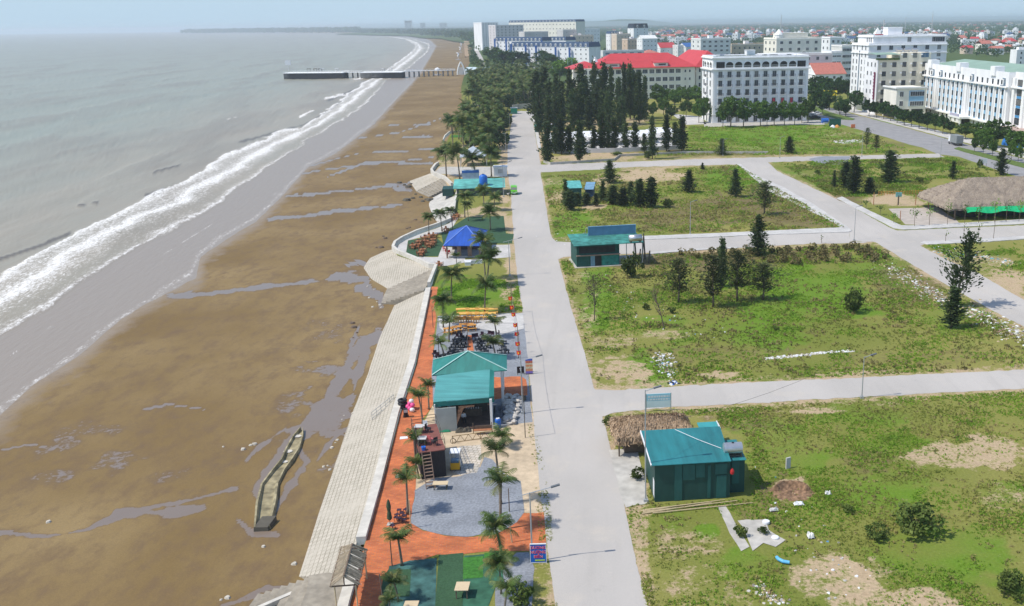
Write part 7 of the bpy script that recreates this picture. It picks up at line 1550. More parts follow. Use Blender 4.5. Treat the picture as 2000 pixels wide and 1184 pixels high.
def moto(x, y, rz, lab, m, grp=None):
    t = T('motorbike', x, y, lab, 'motorbike', rz, grp)
    for px_ in (-.62,.62): tb = torus(.25,.06,0,16,6); tb.v = [(a+px_, c_, b_+.3) for a, b_, c_ in tb.v]; tb.build('wheel', M_black, t)
    b = MB(); b.tube([(-.5,0,.5),(0,0,.45),(.35,0,.6),(.5,0,.95)], [.14,.16,.13,.06], 8); b.build('frame_body', m, t); MB().box(-.6,.1,-.12,.12,.72,.82).build('seat', M_black, t); MB().tube([(.45,-.3,1.0),(.5,0,.98),(.45,.3,1.0)], .02, 6).build('handlebar', M_rope, t)
moto(993,383,-1.0,'motorbike leaning at the road edge left of the green van',M_grey)
# ---- huts on the scrubby plot
def hut(x0, y0, x1, y1, yt, d, lab, wallm, roofm, rise=.5, name='hut'):
    A = W(x0,y0); B = W(x1,y1); rz, w = frame_(A, B); h = hgt(x0,y0,yt); t = thing(name, A, lab, 'hut', rz); MB().box(0,w,0,d,0,h).build('wall', wallm, t); b = MB(); b.slab([(-.2,-.3,h+.05),(w+.2,-.3,h+.05),(w+.2,d+.2,h+.05+rise),(-.2,d+.2,h+.05+rise)], .08); b.build('roof', roofm, t); return t, w, h
hut(1107,392,1136,391,368,5,'small teal sheet hut behind the bushy young casuarinas',M_gwall2,mat('pale_patched_teal_roof', (.10,.36,.34), .6, .3, 1.2),.9)
hut(1143,386,1158,386,370,5,'little dark blue hut right of the teal hut',mat('dark_blue_sheet', (.03,.07,.14), .6, .1, 2),mat('pale_blue_sheet_roof', (.16,.30,.42), .6, .2, 1),.9)
# ---- patched teal shop with blue signboard
def shop():
    A = W(1127,523); B = W(1210,518); rz, w = frame_(A, B); t = thing('shop', A, 'patched teal sheet shop with an open lean-to on its right, at the street corner', 'shop', rz); h = hgt(1127,523,479); d = 6.5
    MB().box(0,w,0,d,.1,h-.15).build('wall', mat('mottled_dark_teal_sheet', (.018,.075,.062), .7, .35, 1.2), t); MB().box(-.4,w+4,-.5,d+.2,0,.1).build('plinth', M_conc, t)
    b = MB(); b.slab([(-.5,-.4,h-.05),(w+4.2,-.4,h-.05),(w+4.2,d+.3,h+.5),(-.5,d+.3,h+.5)], .1); b.build('roof', M_patina, t)
    MB().box(-.1,w+.1,-.3,-.02,h*.5,h*.54).build('ledge', mat('rusty_ledge', (.28,.20,.16), .8, .2, 2), t)
    MB().box(.3,w*.3,-.06,-.01,.15,h*.48).build('shutter', mat('dark_teal_shutter', (.02,.09,.08), .7, .2, 3), t); MB().box(w*.32,w*.42,-.08,-.01,.15,h*.48).build('door', mat('pale_blue_door', (.18,.30,.40), .7, .1, 2), t); MB().box(w*.42,w*.57,-.05,-.01,.15,h*.48).build('doorway', M_dk, t)
    MB().box(w*.58,w*.98,-.09,-.01,.15,h*.48).build('teal_panel', mat('scuffed_teal_panel', (.03,.20,.17), .7, .35, 1.8), t); MB().box(.4,w*.9,-.05,-.01,h*.62,h*.9).build('upper_opening', M_dk, t)
    for x in (w+1.2, w+4.0):
        for y in (-.2, d): MB().box(x-.06,x+.06,y-.06,y+.06,.1,h-.1).build('post', M_steelp, t)
    s = thing('signboard', A+Vector((1.9,d*.85,h+.35)), 'long blue signboard standing on the patched teal shop roof', 'sign', rz); b = MB(); sw = 86*mpp(1180,470); b.box(0,sw,-.06,.06,.1,1.6); b.build('panel', mat('steel_blue_board', (.10,.22,.34), .6, .12, 1), s); b = MB(); b.box(-.05,sw+.05,-.08,.08,1.6,1.68); b.box(-.05,0,-.08,.08,0,1.6); b.box(sw,sw+.05,-.08,.08,0,1.6); b.build('frame', M_bluel, s)
    q = thing('water_tank', A+Vector((w+2.6,1.2,h+.1)), 'horizontal steel water tank on the lean-to roof of the patched shop', 'water tank', rz); b = MB(); b.tube([(-1.1,0,.75),(1.1,0,.75)], .6, 16); b.build('tank_body', steel, q, True); b = MB(); [b.box(x-.05,x+.05,-.5,.5,0,.3) for x in (-.8,.8)]; b.build('cradle', M_rope, q)
    r = random.Random(2)
    for i, (x, y, hh) in enumerate([(1248,515,2.6),(1254,508,4.2),(1260,506,4.6),(1243,512,3.6),(1267,514,2.2),(1238,514,1.8)]):
        pole_thing('charred_post', x, y, hh, 'blackened wooden post behind the lean-to of the patched shop', 'post', .16, M_rope, (r.uniform(-.3,.3),0), 'blackened posts beside the patched shop')
shop()
# ---- the dark green shed with its neighbours
def green_shed():
    A = W(1279,981); B = W(1425,972); rz, w = frame_(A, B); h = hgt(1279,981,908); d = 5.6; hb = h+.45
    t = thing('corrugated_shed', A, 'large dark green corrugated shed with a teal roof at the roadside', 'shed', rz)
    b = MB(); b.add([(0,0,0),(w,0,0),(w,d,0),(0,d,0),(0,0,h),(w,0,h),(w,d,hb),(0,d,hb)], [(0,1,5,4),(1,2,6,5),(2,3,7,6),(3,0,4,7),(4,5,6,7),(3,2,1,0)]); b.build('wall', M_gwall, t)
    b = MB(); b.slab([(-.35,-.25,h+.06),(w+.0,-.25,h+.06),(w+.35,d+.4,hb+.16),(-.45,d+.4,hb+.16)], .06); b.build('roof', M_teal, t)
    b = MB(); b.add([(-.38,-.25,h-.02),(-.38,-.25,h+.1),(-.48,d+.4,hb+.2),(-.48,d+.4,hb-.05),(-.30,-.25,h-.02),(-.30,-.25,h+.1),(-.40,d+.4,hb+.2),(-.40,d+.4,hb-.05)], [(0,1,2,3),(7,6,5,4),(1,5,6,2),(0,3,7,4)]); b.build('barge_board', M_wt, t)
    for k, (x0, x1, z0, z1) in enumerate([(.26*w,.36*w,.05,h-.1),(.37*w,.53*w,h*.55,h-.15),(.54*w,.66*w,h*.6,h-.15),(.70*w,.74*w,.1,h*.9)]): MB().box(x0,x1,-.05-.004*k,-.008,z0,z1).build('patch_panel', M_gwall2, t)
    MB().box(.82*w,.95*w,-.06,-.01,.05,h*.62).build('door', M_gwall2, t); MB().box(.8*w,.96*w,-.07,-.01,h*.66,h*.93).build('shutter_window', M_gwall2, t)
    b = MB(); b.box(-.02,-.005,0.2,1.0,.3,1.9); b.build('side_opening', M_wt, t)
    # lower side room on the right
    b = MB(); b.box(w+.02,w+1.5,.9,4.6,0,h-.4); b.build('side_room', M_gwall, t); MB().box(w+.35,w+1.0,.84,.89,.9,h-.5).build('patch_panel', M_gwall2, t)
    b = MB(); b.slab([(w+.02,.7,h-.36),(w+1.6,.7,h-.36),(w+1.6,4.7,h-.2),(w+.02,4.7,h-.2)], .05); b.build('side_roof', M_teal, t)
    R = Matrix.Rotation(rz, 3, 'Z')
    q = thing('water_tank', A+R@Vector((w+.55,1.6,h-.3)), 'shiny horizontal steel water tank at the right corner of the green shed', 'water tank', rz); b = MB(); b.tube([(-.85,0,.72),(-.8,0,.72),(.8,0,.72),(.85,0,.72)], [.3,.5,.5,.3], 20); o = b.build('tank_body', steel, q); b = MB(); [b.tube([(x-.02,0,.72),(x+.02,0,.72)], .515, 20, False) for x in (-.5,-.25,0,.25,.5)]; b.build('bands', steel, o)
    b = MB(); b.box(-.8,.8,-.4,.4,.1,.16); [b.box(x-.04,x+.04,y-.04,y+.04,-.05,.5) for x in (-.7,.7) for y in (-.38,.38)]; b.build('cradle', M_rope, q); MB().lathe([(.1,0),(.12,.05),(.02,.07)], (0,0,1.22), 10).build('lid', M_black, q)
    q = thing('red_bag', A+R@Vector((w+.15,-.1,h-1.3)), 'red bag hanging at the corner of the green shed', 'bag'); b = MB(); b.lathe([(.05,0),(.17,.1),(.19,.35),(.1,.55),(.03,.62)], (0,0,0), 8); b.build('cloth', mat('red_cloth', (.5,.03,.03), .8, .1, 3), q)
    q = thing('hose', A+R@Vector((w-.4,1.9,hb-.15)), 'thin white hose crossing the teal roof to the tank', 'hose'); e = R@Vector((-3.6,3.3,.6)); b = MB(); b.tube([(0,0,0),tuple(e*.5+Vector((0,0,-.07))),tuple(e)], .025, 6); b.build('tube', M_wt, q)
    return t
green_shed()
def thatch_roof(t, x0, x1, y0, y1, he, hr, m, inset=None, fringe=True, seed=1, name='thatch'):
    """sagging hipped thatch with ragged edge and tufts"""
    nx, ny = 60, 26; r = np.random.RandomState(seed); ins = inset if inset is not None else (y1-y0)/2; V = []; 
    for i in range(nx+1):
        for j in range(ny+1):
            u = i/nx; v = j/ny; x = x0+(x1-x0)*u; y = y0+(y1-y0)*v; dx = min(u, 1-u)*(x1-x0)/ins; dy = min(v, 1-v)*2; k = min(dx, dy, 1)
            z = he+(hr-he)*(k**.85)+r.uniform(-.07,.07); ed = (i in (0,nx) or j in (0,ny)); V.append((x+r.uniform(-.08,.08)*(3 if ed else 1), y+r.uniform(-.08,.08)*(3 if ed else 1), z-(.2+r.uniform(0,.25) if ed else 0)))
    Fs = [(i*(ny+1)+j, (i+1)*(ny+1)+j, (i+1)*(ny+1)+j+1, i*(ny+1)+j+1) for i in range(nx) for j in range(ny)]; b = MB(); b.add(V, Fs); b.add([(x,y,z-.3) for x, y, z in V], [f[::-1] for f in Fs]); o = b.build(name, m, t)
    # straw tufts over the surface
    n = 5200; idx = r.randint(0, len(V), n); C = np.array(V)[idx]+r.normal(size=(n,3))*[.15,.15,.03]; cx, cy = (x0+x1)/2, (y0+y1)/2; D = np.stack([(C[:,0]-cx)*.15, (C[:,1]-cy), np.full(n,-abs(y1-y0)*.22)], 1); D /= np.linalg.norm(D, axis=1)[:,None]
    Vq, Fq = quads(C, .42, .16, D, r); link(bpy.data.objects.new('straw_tufts', npmesh('straw_tufts', Vq, Fq, m)), o)
    return o
A = W(1211,897); t = thing('thatched_hut', A, 'low hut with a shaggy tan straw roof behind the dark green shed', 'hut', AX); w = 7.4
thatch_roof(t, -.4, w, 0.2, 5.6, 1.9, 3.0, M_thatch2, 2.4, seed=3); MB().box(.6,w-.6,1.2,5,0,2.0).build('wall', M_woodd, t)
for x, y in ((0,.6),(0,5.2),(w-.5,5.2)): MB().box(x-.07,x+.07,y-.07,y+.07,0,2.0).build('post', M_woodd, t)
t = T('booth', 1372, 872, 'small booth with a white rimmed teal roof behind the green shed', 'booth'); MB().box(-.1,1.5,0,1.2,0,1.75).build('wall', M_lgrey, t); b = MB(); b.slab([(-.3,-.3,1.8),(1.6,-.3,1.8),(1.65,1.4,1.95),(-.3,1.4,1.95)], .05); b.build('roof', mat('small_aqua_roof', (.05,.30,.31), .5, .12, 1), t); b = MB(); b.box(-.35,1.66,-.36,-.305,1.66,1.86); b.box(1.67,1.73,-.3,1.5,1.66,2.0); b.build('rim', M_wt, t)
t = T('bench', 1212, 862, 'small white bench in front of the tan thatched hut, on the road side', 'bench', 1.5); MB().box(-.7,.7,-.15,.15,.42,.47).build('seat', M_wt, t); [MB().box(s*.6-.04,s*.6+.04,-.13,.13,0,.415).build('leg', M_steelp, t) for s in (-1,1)]
A = W(1255,1003); t = thing('bamboo_poles', A, 'loose bundle of long bamboo poles lying before the green shed', 'poles', 0); 
for i, (p, q) in enumerate([((1253,1000),(1415,978)),((1256,1003),(1440,981)),((1255,998),(1400,983)),((1275,1005),(1470,984)),((1254,1005),(1390,985))]): a = W(*p)-A; c = W(*q)-A; MB().tube([(a.x,a.y,.08+.06*(i%2)),(c.x,c.y,.1+.07*(i%3))], [.06,.035], 6).build('pole', M_bamboo, t)
t = T('well_cover', 1496, 1023, 'round white well cover on the broken slab, upper', 'cover'); MB().lathe([(.3,0),(.32,.1),(.3,.22),(.02,.23)], (0,0,0.04), 16).build('disc', M_wt, t)
t = T('well_cover', 1514, 1052, 'round white well cover on the broken slab, lower', 'cover'); MB().lathe([(.3,0),(.32,.08),(.28,.14),(.02,.15)], (0,0,0.04), 16).build('disc', M_wt, t)
A = W(1528,1100); t = thing('bent_pipe', A, 'bent light blue plastic pipe lying in the weeds', 'pipe', 0); b = MB(); b.tube([(-.35,.55,.2),(-.25,.2,.22),(.05,-.1,.2),(.5,-.25,.2)], [.13,.14,.14,.13], 12); b.build('tube', mat('sky_blue_pipe', (.12,.42,.68), .4, .1, 2), t)
# trash, rubble
def litter(name, lab, cat, pts, seed, mats, s=(.08,.3), n=None):
    r = random.Random(seed); A = W(*pts[0]); t = thing(name, A, lab, cat, 0); k = 0
    bs = [MB() for _ in mats]
    for x, y in pts:
        p = W(x, y)-A; b = bs[r.randrange(len(mats))]; q = r.uniform(*s); m = 5; o = [(q*r.uniform(.5,1.1)*math.cos(6.28*i/m), q*r.uniform(.5,1.1)*math.sin(6.28*i/m)) for i in range(m)]
        b.add([(p.x+u, p.y+v, .0) for u, v in o]+[(p.x+u*.8, p.y+v*.8, q*.5*r.uniform(.3,1)) for u, v in o], [(i,(i+1)%m,m+(i+1)%m,m+i) for i in range(m)]+[tuple(range(m,2*m))])
    for b, (nm, m_) in zip(bs, mats):
        if b.f: tag(b.build(nm, m_, t), kind='stuff')
def cloud(pl, n, w, seed):
    r = random.Random(seed); out = []
    for _ in range(n): k = r.randrange(len(pl)-1); t = r.random(); out.append((pl[k][0]+(pl[k+1][0]-pl[k][0])*t+r.gauss(0,w), pl[k][1]+(pl[k+1][1]-pl[k][1])*t+r.gauss(0,w*.45)))
    return out
M_fb = mat('faded_blue_plastic', (.12,.30,.50), .6, .1, 2); TR = [('white_scraps', M_wt), ('brown_scraps', M_woodd), ('grey_rubble', M_conc), ('pale_scraps', M_lgrey), ('tan_scraps', M_bamboo), ('cloth_scraps', M_conc), ('white_film', M_wt), ('blue_scraps', M_fb)]; RB = [('grey_rubble', M_conc), ('pale_rubble', M_pale), ('brown_rubble', mat('brick_rubble', (.28,.18,.13), .9, .2, 3)), ('dark_rubble', mat('dull_grey_rubble', (.24,.22,.19), .95, .2, 3)), ('earth_rubble', M_bamboo), ('white_scraps', M_wt)]
litter('trash_heap', 'scattered white and blue household rubbish near the corner of the central plot', 'rubbish', cloud([(1288,690),(1300,712),(1312,735)], 150, 9, 1), 1, TR)
litter('trash_heap', 'black and blue rubbish bags at the edge of the near cross street', 'rubbish', cloud([(1305,748),(1322,748)], 22, 4, 2), 2, [('black_bags', M_black), ('blue_bag', M_blueb), ('white_bags', M_wt)], (.2,.4))
litter('rubble_bank', 'long bank of broken rubble along the diagonal street', 'rubble', cloud([(1728,515),(1770,545),(1800,560),(1830,580),(1850,590)], 420, 13, 3), 3, RB, (.08,.3))
litter('rubble_bank', 'rubble and rubbish verge at the right edge below the leaning casuarina', 'rubble', cloud([(1885,598),(1920,620),(1960,640),(1995,660)], 380, 14, 4), 4, RB, (.08,.3))
litter('rubble_bank', 'rubble on the sandy plot behind the leaning casuarina', 'rubble', cloud([(1830,486),(1870,500),(1920,500),(1990,520)], 260, 10, 5), 5, RB+[('blue_scraps', mat('aqua_scraps', (.1,.38,.42), .7, .2, 3))], (.08,.32))
litter('white_debris_line', 'long thin line of white crushed debris on the central plot', 'debris', cloud([(1495,701),(1530,698),(1570,694),(1610,689),(1665,686)], 260, 2.2, 6), 6, [('white_scraps', M_wt),('pale_rubble', M_pale)], (.1,.28))
litter('rubbish_scatter', 'scattered scraps near the fork of the nearly leafless tree', 'rubbish', cloud([(1190,548),(1240,600),(1290,625),(1350,650),(1420,640)], 60, 22, 7), 7, TR, (.08,.22))
litter('rubbish_scatter', 'scraps of rubbish on the near right plot', 'rubbish', cloud([(1500,930),(1560,1000),(1600,1060),(1560,1120),(1700,1100),(1640,1180)], 45, 30, 8), 8, TR, (.06,.2))
litter('rubbish_scatter', 'heap of rubbish at the foot of the near right plot', 'rubbish', cloud([(1480,1140),(1500,1165),(1530,1180)], 90, 9, 9), 9, RB, (.06,.2))
litter('roadside_stones', 'small stones beside the road at the corner pavement before the patched shop', 'stones', cloud([(1085,455),(1130,466),(1160,450)], 90, 14, 10), 10, RB, (.08,.22))
# earth pit
A = W(1547,962); t = thing('earth_pit', A, 'freshly dug reddish brown pit of crumbling earth near the green shed', 'pit', 0); n = 26; V = []; r = np.random.RandomState(4)
for i in range(n+1):
    for j in range(n+1): x = -2.2+4.4*i/n; y = -1.8+3.8*j/n; d_ = math.hypot(x/2.1, y/1.8); z = .6*math.exp(-((d_-.66)/.15)**2)*(1 if y > .1 else .12)+.5*(float(fbm(np.array(x*3.5), np.array(y*3.5), 5))-.35)*max(0,1-d_)+ .02-max(0,d_-.9)*.6; V.append((x, y, z-.02))
b = MB(); b.add(V, [(i*(n+1)+j, (i+1)*(n+1)+j, (i+1)*(n+1)+j+1, i*(n+1)+j+1) for i in range(n) for j in range(n)]); b.build('earth', mat('red_brown_earth', (.22,.135,.08), .95, .55, 3, bump=.8), t)
t = T('grey_slab', 1539, 915, 'leaning grey slab standing behind the earth pit', 'slab', .5); MB().box(-.25,.25,-.06,.06,0,1.1).build('stone', M_grey, t)
tarp(1560,986,.9,.5,.3,M_wt,'white plastic sheet at the front of the earth pit',8); tarp(1617,966,.5,.4,.4,M_lgrey,'grey bag right of the earth pit',9); tarp(1512,998,.8,.4,.35,M_grey,'grey plastic sheet left below the earth pit',10); tarp(1583,1050,.5,.6,.5,M_lgrey,'torn pale bag standing in weeds',11)
# ---- thatched restaurant
A = W(1868,428); t = thing('thatched_restaurant', A, 'huge thatched restaurant hall with green awning at the right edge', 'restaurant', AX-.03); 
thatch_roof(t, -2.5, 36, -1.5, 16, 2.7, 7.4, M_thatch, 7.5, seed=5)
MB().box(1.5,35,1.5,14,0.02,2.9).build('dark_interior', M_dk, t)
b = MB(); n = 40; vs = []
for i in range(n+1): x = 1.0+34*i/n; k = .15*math.sin(i*.9)+.08*math.sin(i*2.3); vs += [(x,-1.6,2.75),(x,-2.6+k,1.75+.2*math.sin(i*.8))]
b.add(vs, [(2*i,2*i+1,2*i+3,2*i+2) for i in range(n)]); b.build('awning', mat('vivid_green_awning', (.01,.42,.16), .6, .15, 1), t)
for x in (-.8,6,12,18,24,30): MB().box(x-.12,x+.12,-.9,-.66,0,2.8).build('post', M_woodd, t)
for k, (x, y, z) in enumerate([(1.5,2,3.9),(3.8,1.2,3.6)]): b = MB(); b.add([(x-.9,y-.5,z+.35),(x+.9,y-.6,z+.3),(x+.5,y+.8,z+1.0),(x-.6,y+.9,z+1.1)], [(0,1,2,3)]); b.build('fresh_thatch_patch', mat('golden_thatch', (.50,.33,.14), .9, .2, 3), t)
t = T('wooden_fence', 1716, 382, 'low orange wooden fence along the sand yard of the thatched restaurant', 'fence', AX); b = MB(); L_ = 95*mpp(1760,385); b.box(0,L_,-.03,.03,.75,.85); b.box(0,L_,-.03,.03,.3,.38); [b.box(x-.04,x+.04,-.05,.05,0,1.0) for x in np.arange(0,L_,.7)]; b.build('rails', M_woodo, t)
t = T('playground_post', 1754, 401, 'short post with a small turquoise board on the sand yard', 'post'); MB().box(-.12,.12,-.12,.12,0,2.2).build('post', M_woodd, t); MB().box(-.7,.7,-.1,.1,1.9,2.9).build('board', mat('turquoise_board', (.2,.42,.40), .7, .2, 2), t)
for x, y, h, lab in [(1788,400,2.4,'leafy stump post right of the turquoise board'),(1813,407,2.2,'post at the left eave of the thatched hall'),(1706,400,2.8,'orange tinted stake at the left of the sand yard'),(1758,430,2.0,'short slanting stake by the pale concrete yard')]: pole_thing('wooden_post', x, y, h, lab, 'post', .09, M_woodr)
def sapling(x, y, yt, grp, lab, leafy=1.0):
    h = hgt(x, y, yt); t = T('sapling', x, y, lab, 'sapling', random.uniform(0,6), grp); b = MB(); b.tube([(0,0,0),(.08,0,h*.5),(0,.05,h*.9)], [.05,.04,.02], 6); [b.tube([(0,0,h*.55),(.4*math.cos(a),.4*math.sin(a),h*.8)], [.02,.01], 4) for a in (0,2,4)]; b.build('trunk', M_bark, t)
    rr = np.random.RandomState(int(x)); n = int(70*leafy); C = rr.normal(size=(n,3))*[.42,.42,h*.14]+[0,0,h*.82]; V, Fq = quads(C, .3, .6, None, rr); link(bpy.data.objects.new('crown', npmesh('crown', V, Fq, M_leafb if rr.rand() < .6 else M_leaf)), t)
gs = 'newly planted saplings on the pavement before the thatched restaurant'
for x, y, yt in [(1691,408,392),(1719,420,402),(1745,436,418),(1815,441,407),(1850,440,394),(1884,439,398),(1911,437,404),(1942,435,393),(1965,434,395),(1990,433,393),(1786,443,410)]: sapling(x, y, yt, gs, 'thin sapling with sparse yellow green leaves on the pavement before the thatched restaurant')
for x, y, yt in [(1847,472,452),(1881,469,436),(1911,468,434),(1940,467,412),(1605,475,460)]: sapling(x, y, yt, 'bare saplings across the street from the restaurant', 'nearly bare sapling on the opposite kerb', .15)
# ---- truck, cars, tents, bins near the avenue
def truck():
    p = W(1864,284); e = W(1887,291)-W(1864,284); rz = math.atan2(e.y, e.x)+math.pi; t = thing('box_truck', W(1866,283), 'grey canvas covered truck driving on the avenue', 'truck', rz)
    b = MB(); b.box(-3.4,1.9,-1.15,1.15,.85,3.3); b.build('cargo_cover', mat('grey_canvas', (.22,.24,.24), .8, .12, 1), t); b = MB(); b.add([(x,y,z) for y in (-1.05,1.05) for x, z in ((2.0,.6),(3.7,.6),(3.7,1.6),(3.35,2.5),(2.0,2.6))], [(0,1,2,3,4)[::-1],(5,6,7,8,9)]+[(i,(i+1)%5,5+(i+1)%5,5+i) for i in range(5)]); b.build('cab', M_wt, t)
    b = MB(); b.add([(3.72,-.95,1.62),(3.72,.95,1.62),(3.4,.92,2.42),(3.4,-.92,2.42)], [(0,1,2,3)]); b.build('windscreen', M_glass, t); MB().box(-3.5,3.5,-.9,.9,.5,.84).build('chassis', M_rope, t)
    for x in (-2.4,-1.3,2.8):
        for s in (-1,1): b = MB(); b.tube([(x,s*.85,.5),(x,s*1.12,.5)], .5, 14); b.build('wheel', M_black, t)
truck()
CP = [(-.5,.2),(-.5,.55),(-.42,.62),(-.28,.98),(.12,1.0),(.28,.62),(.48,.52),(.5,.2)]
for x, y, rz, m_, lab in [(1592,232,.2,M_black,'black car parked by the corner of the white arcaded hotel'),(1596,224,.2,M_wt,'white car parked behind the black one at the arcaded hotel'),(1586,228,.2,M_grey,'grey car parked under the trees of the arcaded hotel'),(1859,290-3,2.8,M_black,'dark car at the end of the grass median')][:3]:
    v = vehicle(x, y, rz, lab, 'car', 4.3, 1.75, 1.5, m_, CP, name='parked_car'); MB().box(-1.1,.45,-.8,.8,.98,1.36).build('windows', M_glass, v)
t = T('construction_fence', 1619, 247, 'dark green sheet fence screen at the corner of the bright field', 'fence', -.02); w = 23*mpp(1619,247); MB().box(0,w,-.1,.1,.05,2.9).build('panel', mat('bottle_green_sheet', (.015,.09,.07), .6, .15, 2), t); b = MB(); [b.box(x-.08,x+.08,.11,.3,0,2.8) for x in (0.1,w/2,w-.1)]; b.build('posts', M_steelp, t)
t = T('blue_tank', 1611, 241, 'blue and white plastic tank beside the dark green fence', 'tank'); b = MB(); b.tube([(-1.3,0,1.1),(1.3,0,1.1)], .95, 14); b.build('tank_body', M_blueb, t); MB().box(-1,1,-.7,.7,0,.5).build('base', M_wt, t)
t = T('dirt_pile', 1633, 249, 'orange and white building sacks piled before the green fence', 'pile'); [MB().lathe([(1.1,0),(.9,.5),(.3,1.0),(.05,1.1)], (k*1.7-1.5,-.4,0), 8).build('sack', m_, t) for k, m_ in enumerate((M_wt, M_woodo))]
t = T('orange_barrier', 1666, 250, 'small orange barrier at the edge of the avenue', 'barrier'); MB().box(-.8,.8,-.15,.15,.1,1.4).build('panel', mat('orange_plastic', (.62,.18,.07), .6, .1, 2), t); MB().box(-.9,.9,-.3,.3,0,.1).build('foot', M_rope, t)
t = T('banner', 1618, 205, 'long yellow banner hung above the street trees', 'banner', -.5); MB().box(-4,4,-.1,.1,4.5,7.0).build('cloth', M_yel, t); [MB().box(s*3.9-.1,s*3.9+.1,.12,.3,0,7).build('post', M_steelp, t) for s in (-1,1)]
for x, y, lab, a in [(1971,283,'striped blue and green dome tent beside the office block',0),(1999,288,'second blue dome tent at the right edge',1)]:
    t = T('dome_tent', x, y, lab, 'tent'); b = MB(); n = 12; b.lathe([(2.4,0),(2.3,1.0),(1.8,2.2),(1.0,2.9),(.05,3.2)], (0,0,0), n); o = b.build('canopy', [mat('tent_blue', (.02,.16,.50), .5, .05, 1), mat('tent_green', (.03,.40,.22), .5, .05, 1), M_wt], t)
    for p in o.data.polygons: k = int((math.atan2(p.center.y, p.center.x)+3.1416)/(6.2832/n)); p.material_index = (0,0,2,0,0,1,1)[k%7]
t = T('round_sign', 1920, 328, 'white information board at the roadside by the avenue', 'sign'); MB().box(-1.0,1.0,-.05,.05,1.2,2.6).build('panel', M_wt, t); [MB().box(s*.9-.05,s*.9+.05,.06,.14,0,2.5).build('post', M_steelp, t) for s in (-1,1)]
# white canopies behind the front casuarinas
for k, (x, y, lab) in enumerate([(1098,282,'first white canopy roof behind the front casuarinas, left end'),(1140,280,'second white canopy roof behind the front casuarinas'),(1185,282,'third white canopy roof behind the front casuarinas'),(1245,278,'fourth white canopy roof behind the front casuarinas'),(1290,272,'fifth white canopy roof behind the front casuarinas, right end')]):
    t = T('canopy', x, y, lab, 'canopy'); b = MB(); w, d = 6.0, 4.5; b.add([(-w,-d,2.6),(w,-d,2.6),(w,d,2.6),(-w,d,2.6),(-w*.5,0,4.2),(w*.5,0,4.2)], [(0,1,5,4),(1,2,5),(2,3,4,5),(3,0,4),(3,2,1,0)]); b.build('roof', M_wt, t); [MB().box(sx*(w-.3)-.08,sx*(w-.3)+.08,sy*(d-.3)-.08,sy*(d-.3)+.08,0,2.59).build('post', M_steelp, t) for sx in (-1,1) for sy in (-1,1)]
t = T('teal_booth', 1052, 258, 'small teal booth at the right edge of the main road by the casuarinas', 'booth'); MB().box(-1.4,1.4,-1.4,1.4,0,2.2).build('wall', M_gwall2, t); b = MB(); b.slab([(-1.7,-1.7,2.3),(1.7,-1.7,2.3),(1.7,1.7,2.8),(-1.7,1.7,2.8)], .08); b.build('roof', M_tealg, t)
t = T('teal_booth', 1085, 255, 'pale aqua kiosk half hidden behind the casuarinas', 'booth'); MB().box(-2.4,2.4,-1.6,1.6,0,2.4).build('wall', mat('aqua_wall', (.25,.5,.5), .7, .1, 1), t); MB().box(-2.6,2.6,-1.8,1.8,2.4,2.6).build('roof', M_wt, t)
t = T('lawn_patch', 907, 266, 'bright green artificial lawn on the small terrace above the beach', 'lawn'); MB().box(-5,5,-4,4,.01,.06).build('turf', M_turf[1], t)
t = T('scaffold_tower', 1114, 162, 'thin pale green lattice mast before the bright green tree', 'mast'); b = MB(); [b.bar((x,y,0),(x,y,18),.2) for x in (-1.5,1.5) for y in (-1,1)]; [b.bar((-1.5,-1,z),(1.5,-1,z+2),.12) for z in range(0,18,2)]; b.build('lattice', mat('pale_green_steel', (.3,.5,.4), .7, .1, 1), t)
for x, yb, yt, lab in [(1524,92,28,'tall lattice mast on the horizon above the stepped hotel'),(1818,84,22,'tall red and white lattice mast on the horizon at the right'),(1720,150,39,'slim green mast behind the white tower')]:
    h = hgt(x, yb, yt); t = T('radio_mast', x, yb, lab, 'mast'); MB().tube([(0,0,0),(0,0,h)], [1.2 if yb < 100 else .5,.3], 6).build('lattice', M_grey, t)
# ---- plants growing along: ragged verge grass and field tufts (nobody could count them)
def tufts(name, pl, n, seed, hmin, hmax, m, dens=None, spread=.35, q=7, aspect=.35):
    r = np.random.RandomState(seed); pts = np.array([[W(x, y).x, W(x, y).y] for x, y in pl]); x0, y0 = pts.min(0); x1, y1 = pts.max(0); C = []
    X = r.uniform(x0, x1, n*5); Y = r.uniform(y0, y1, n*5); pw = [tuple(p) for p in pts]; k = inside(X, Y, pw); X = X[k]; Y = Y[k]
    nz = fbm(X*.22, Y*.22, seed, 4); keep = r.uniform(size=len(X)) < sstep(nz, .42, .6); X = X[keep][:n]; Y = Y[keep][:n]; nz = nz[keep][:n]
    # stay off the bare ground painted on the field
    P = np.stack([X, Y, np.zeros_like(X)-CAMH], 1); u = P@np.array(_R); v = P@np.array(_U); w = P@np.array(_F); px = PX+F*u/w; py = PY-F*v/w
    bare = blobs(px, py, X, Y, BARE, 3, .8); ok = r.uniform(size=len(X)) > bare*1.02
    for z in SLABS: ok &= ~inside(px, py, z)
    X = X[ok]; Y = Y[ok]; nz = nz[ok]; N = len(X); h = r.uniform(hmin, hmax, N)*(.4+nz*.75)
    C = np.repeat(np.stack([X, Y, h*.35], 1), q, 0)+r.normal(size=(N*q,3))*np.repeat(h, q)[:,None]*[spread,spread,.18]; D = r.normal(size=(N*q,3))*[.6,.6,.2]+[0,0,1]; D /= np.linalg.norm(D, axis=1)[:,None]
    V, Fq = quads(C, np.repeat(h, q)*1.0, aspect, D, r); return tag(link(bpy.data.objects.new(name, npmesh(name, V, Fq, m))), kind='stuff')
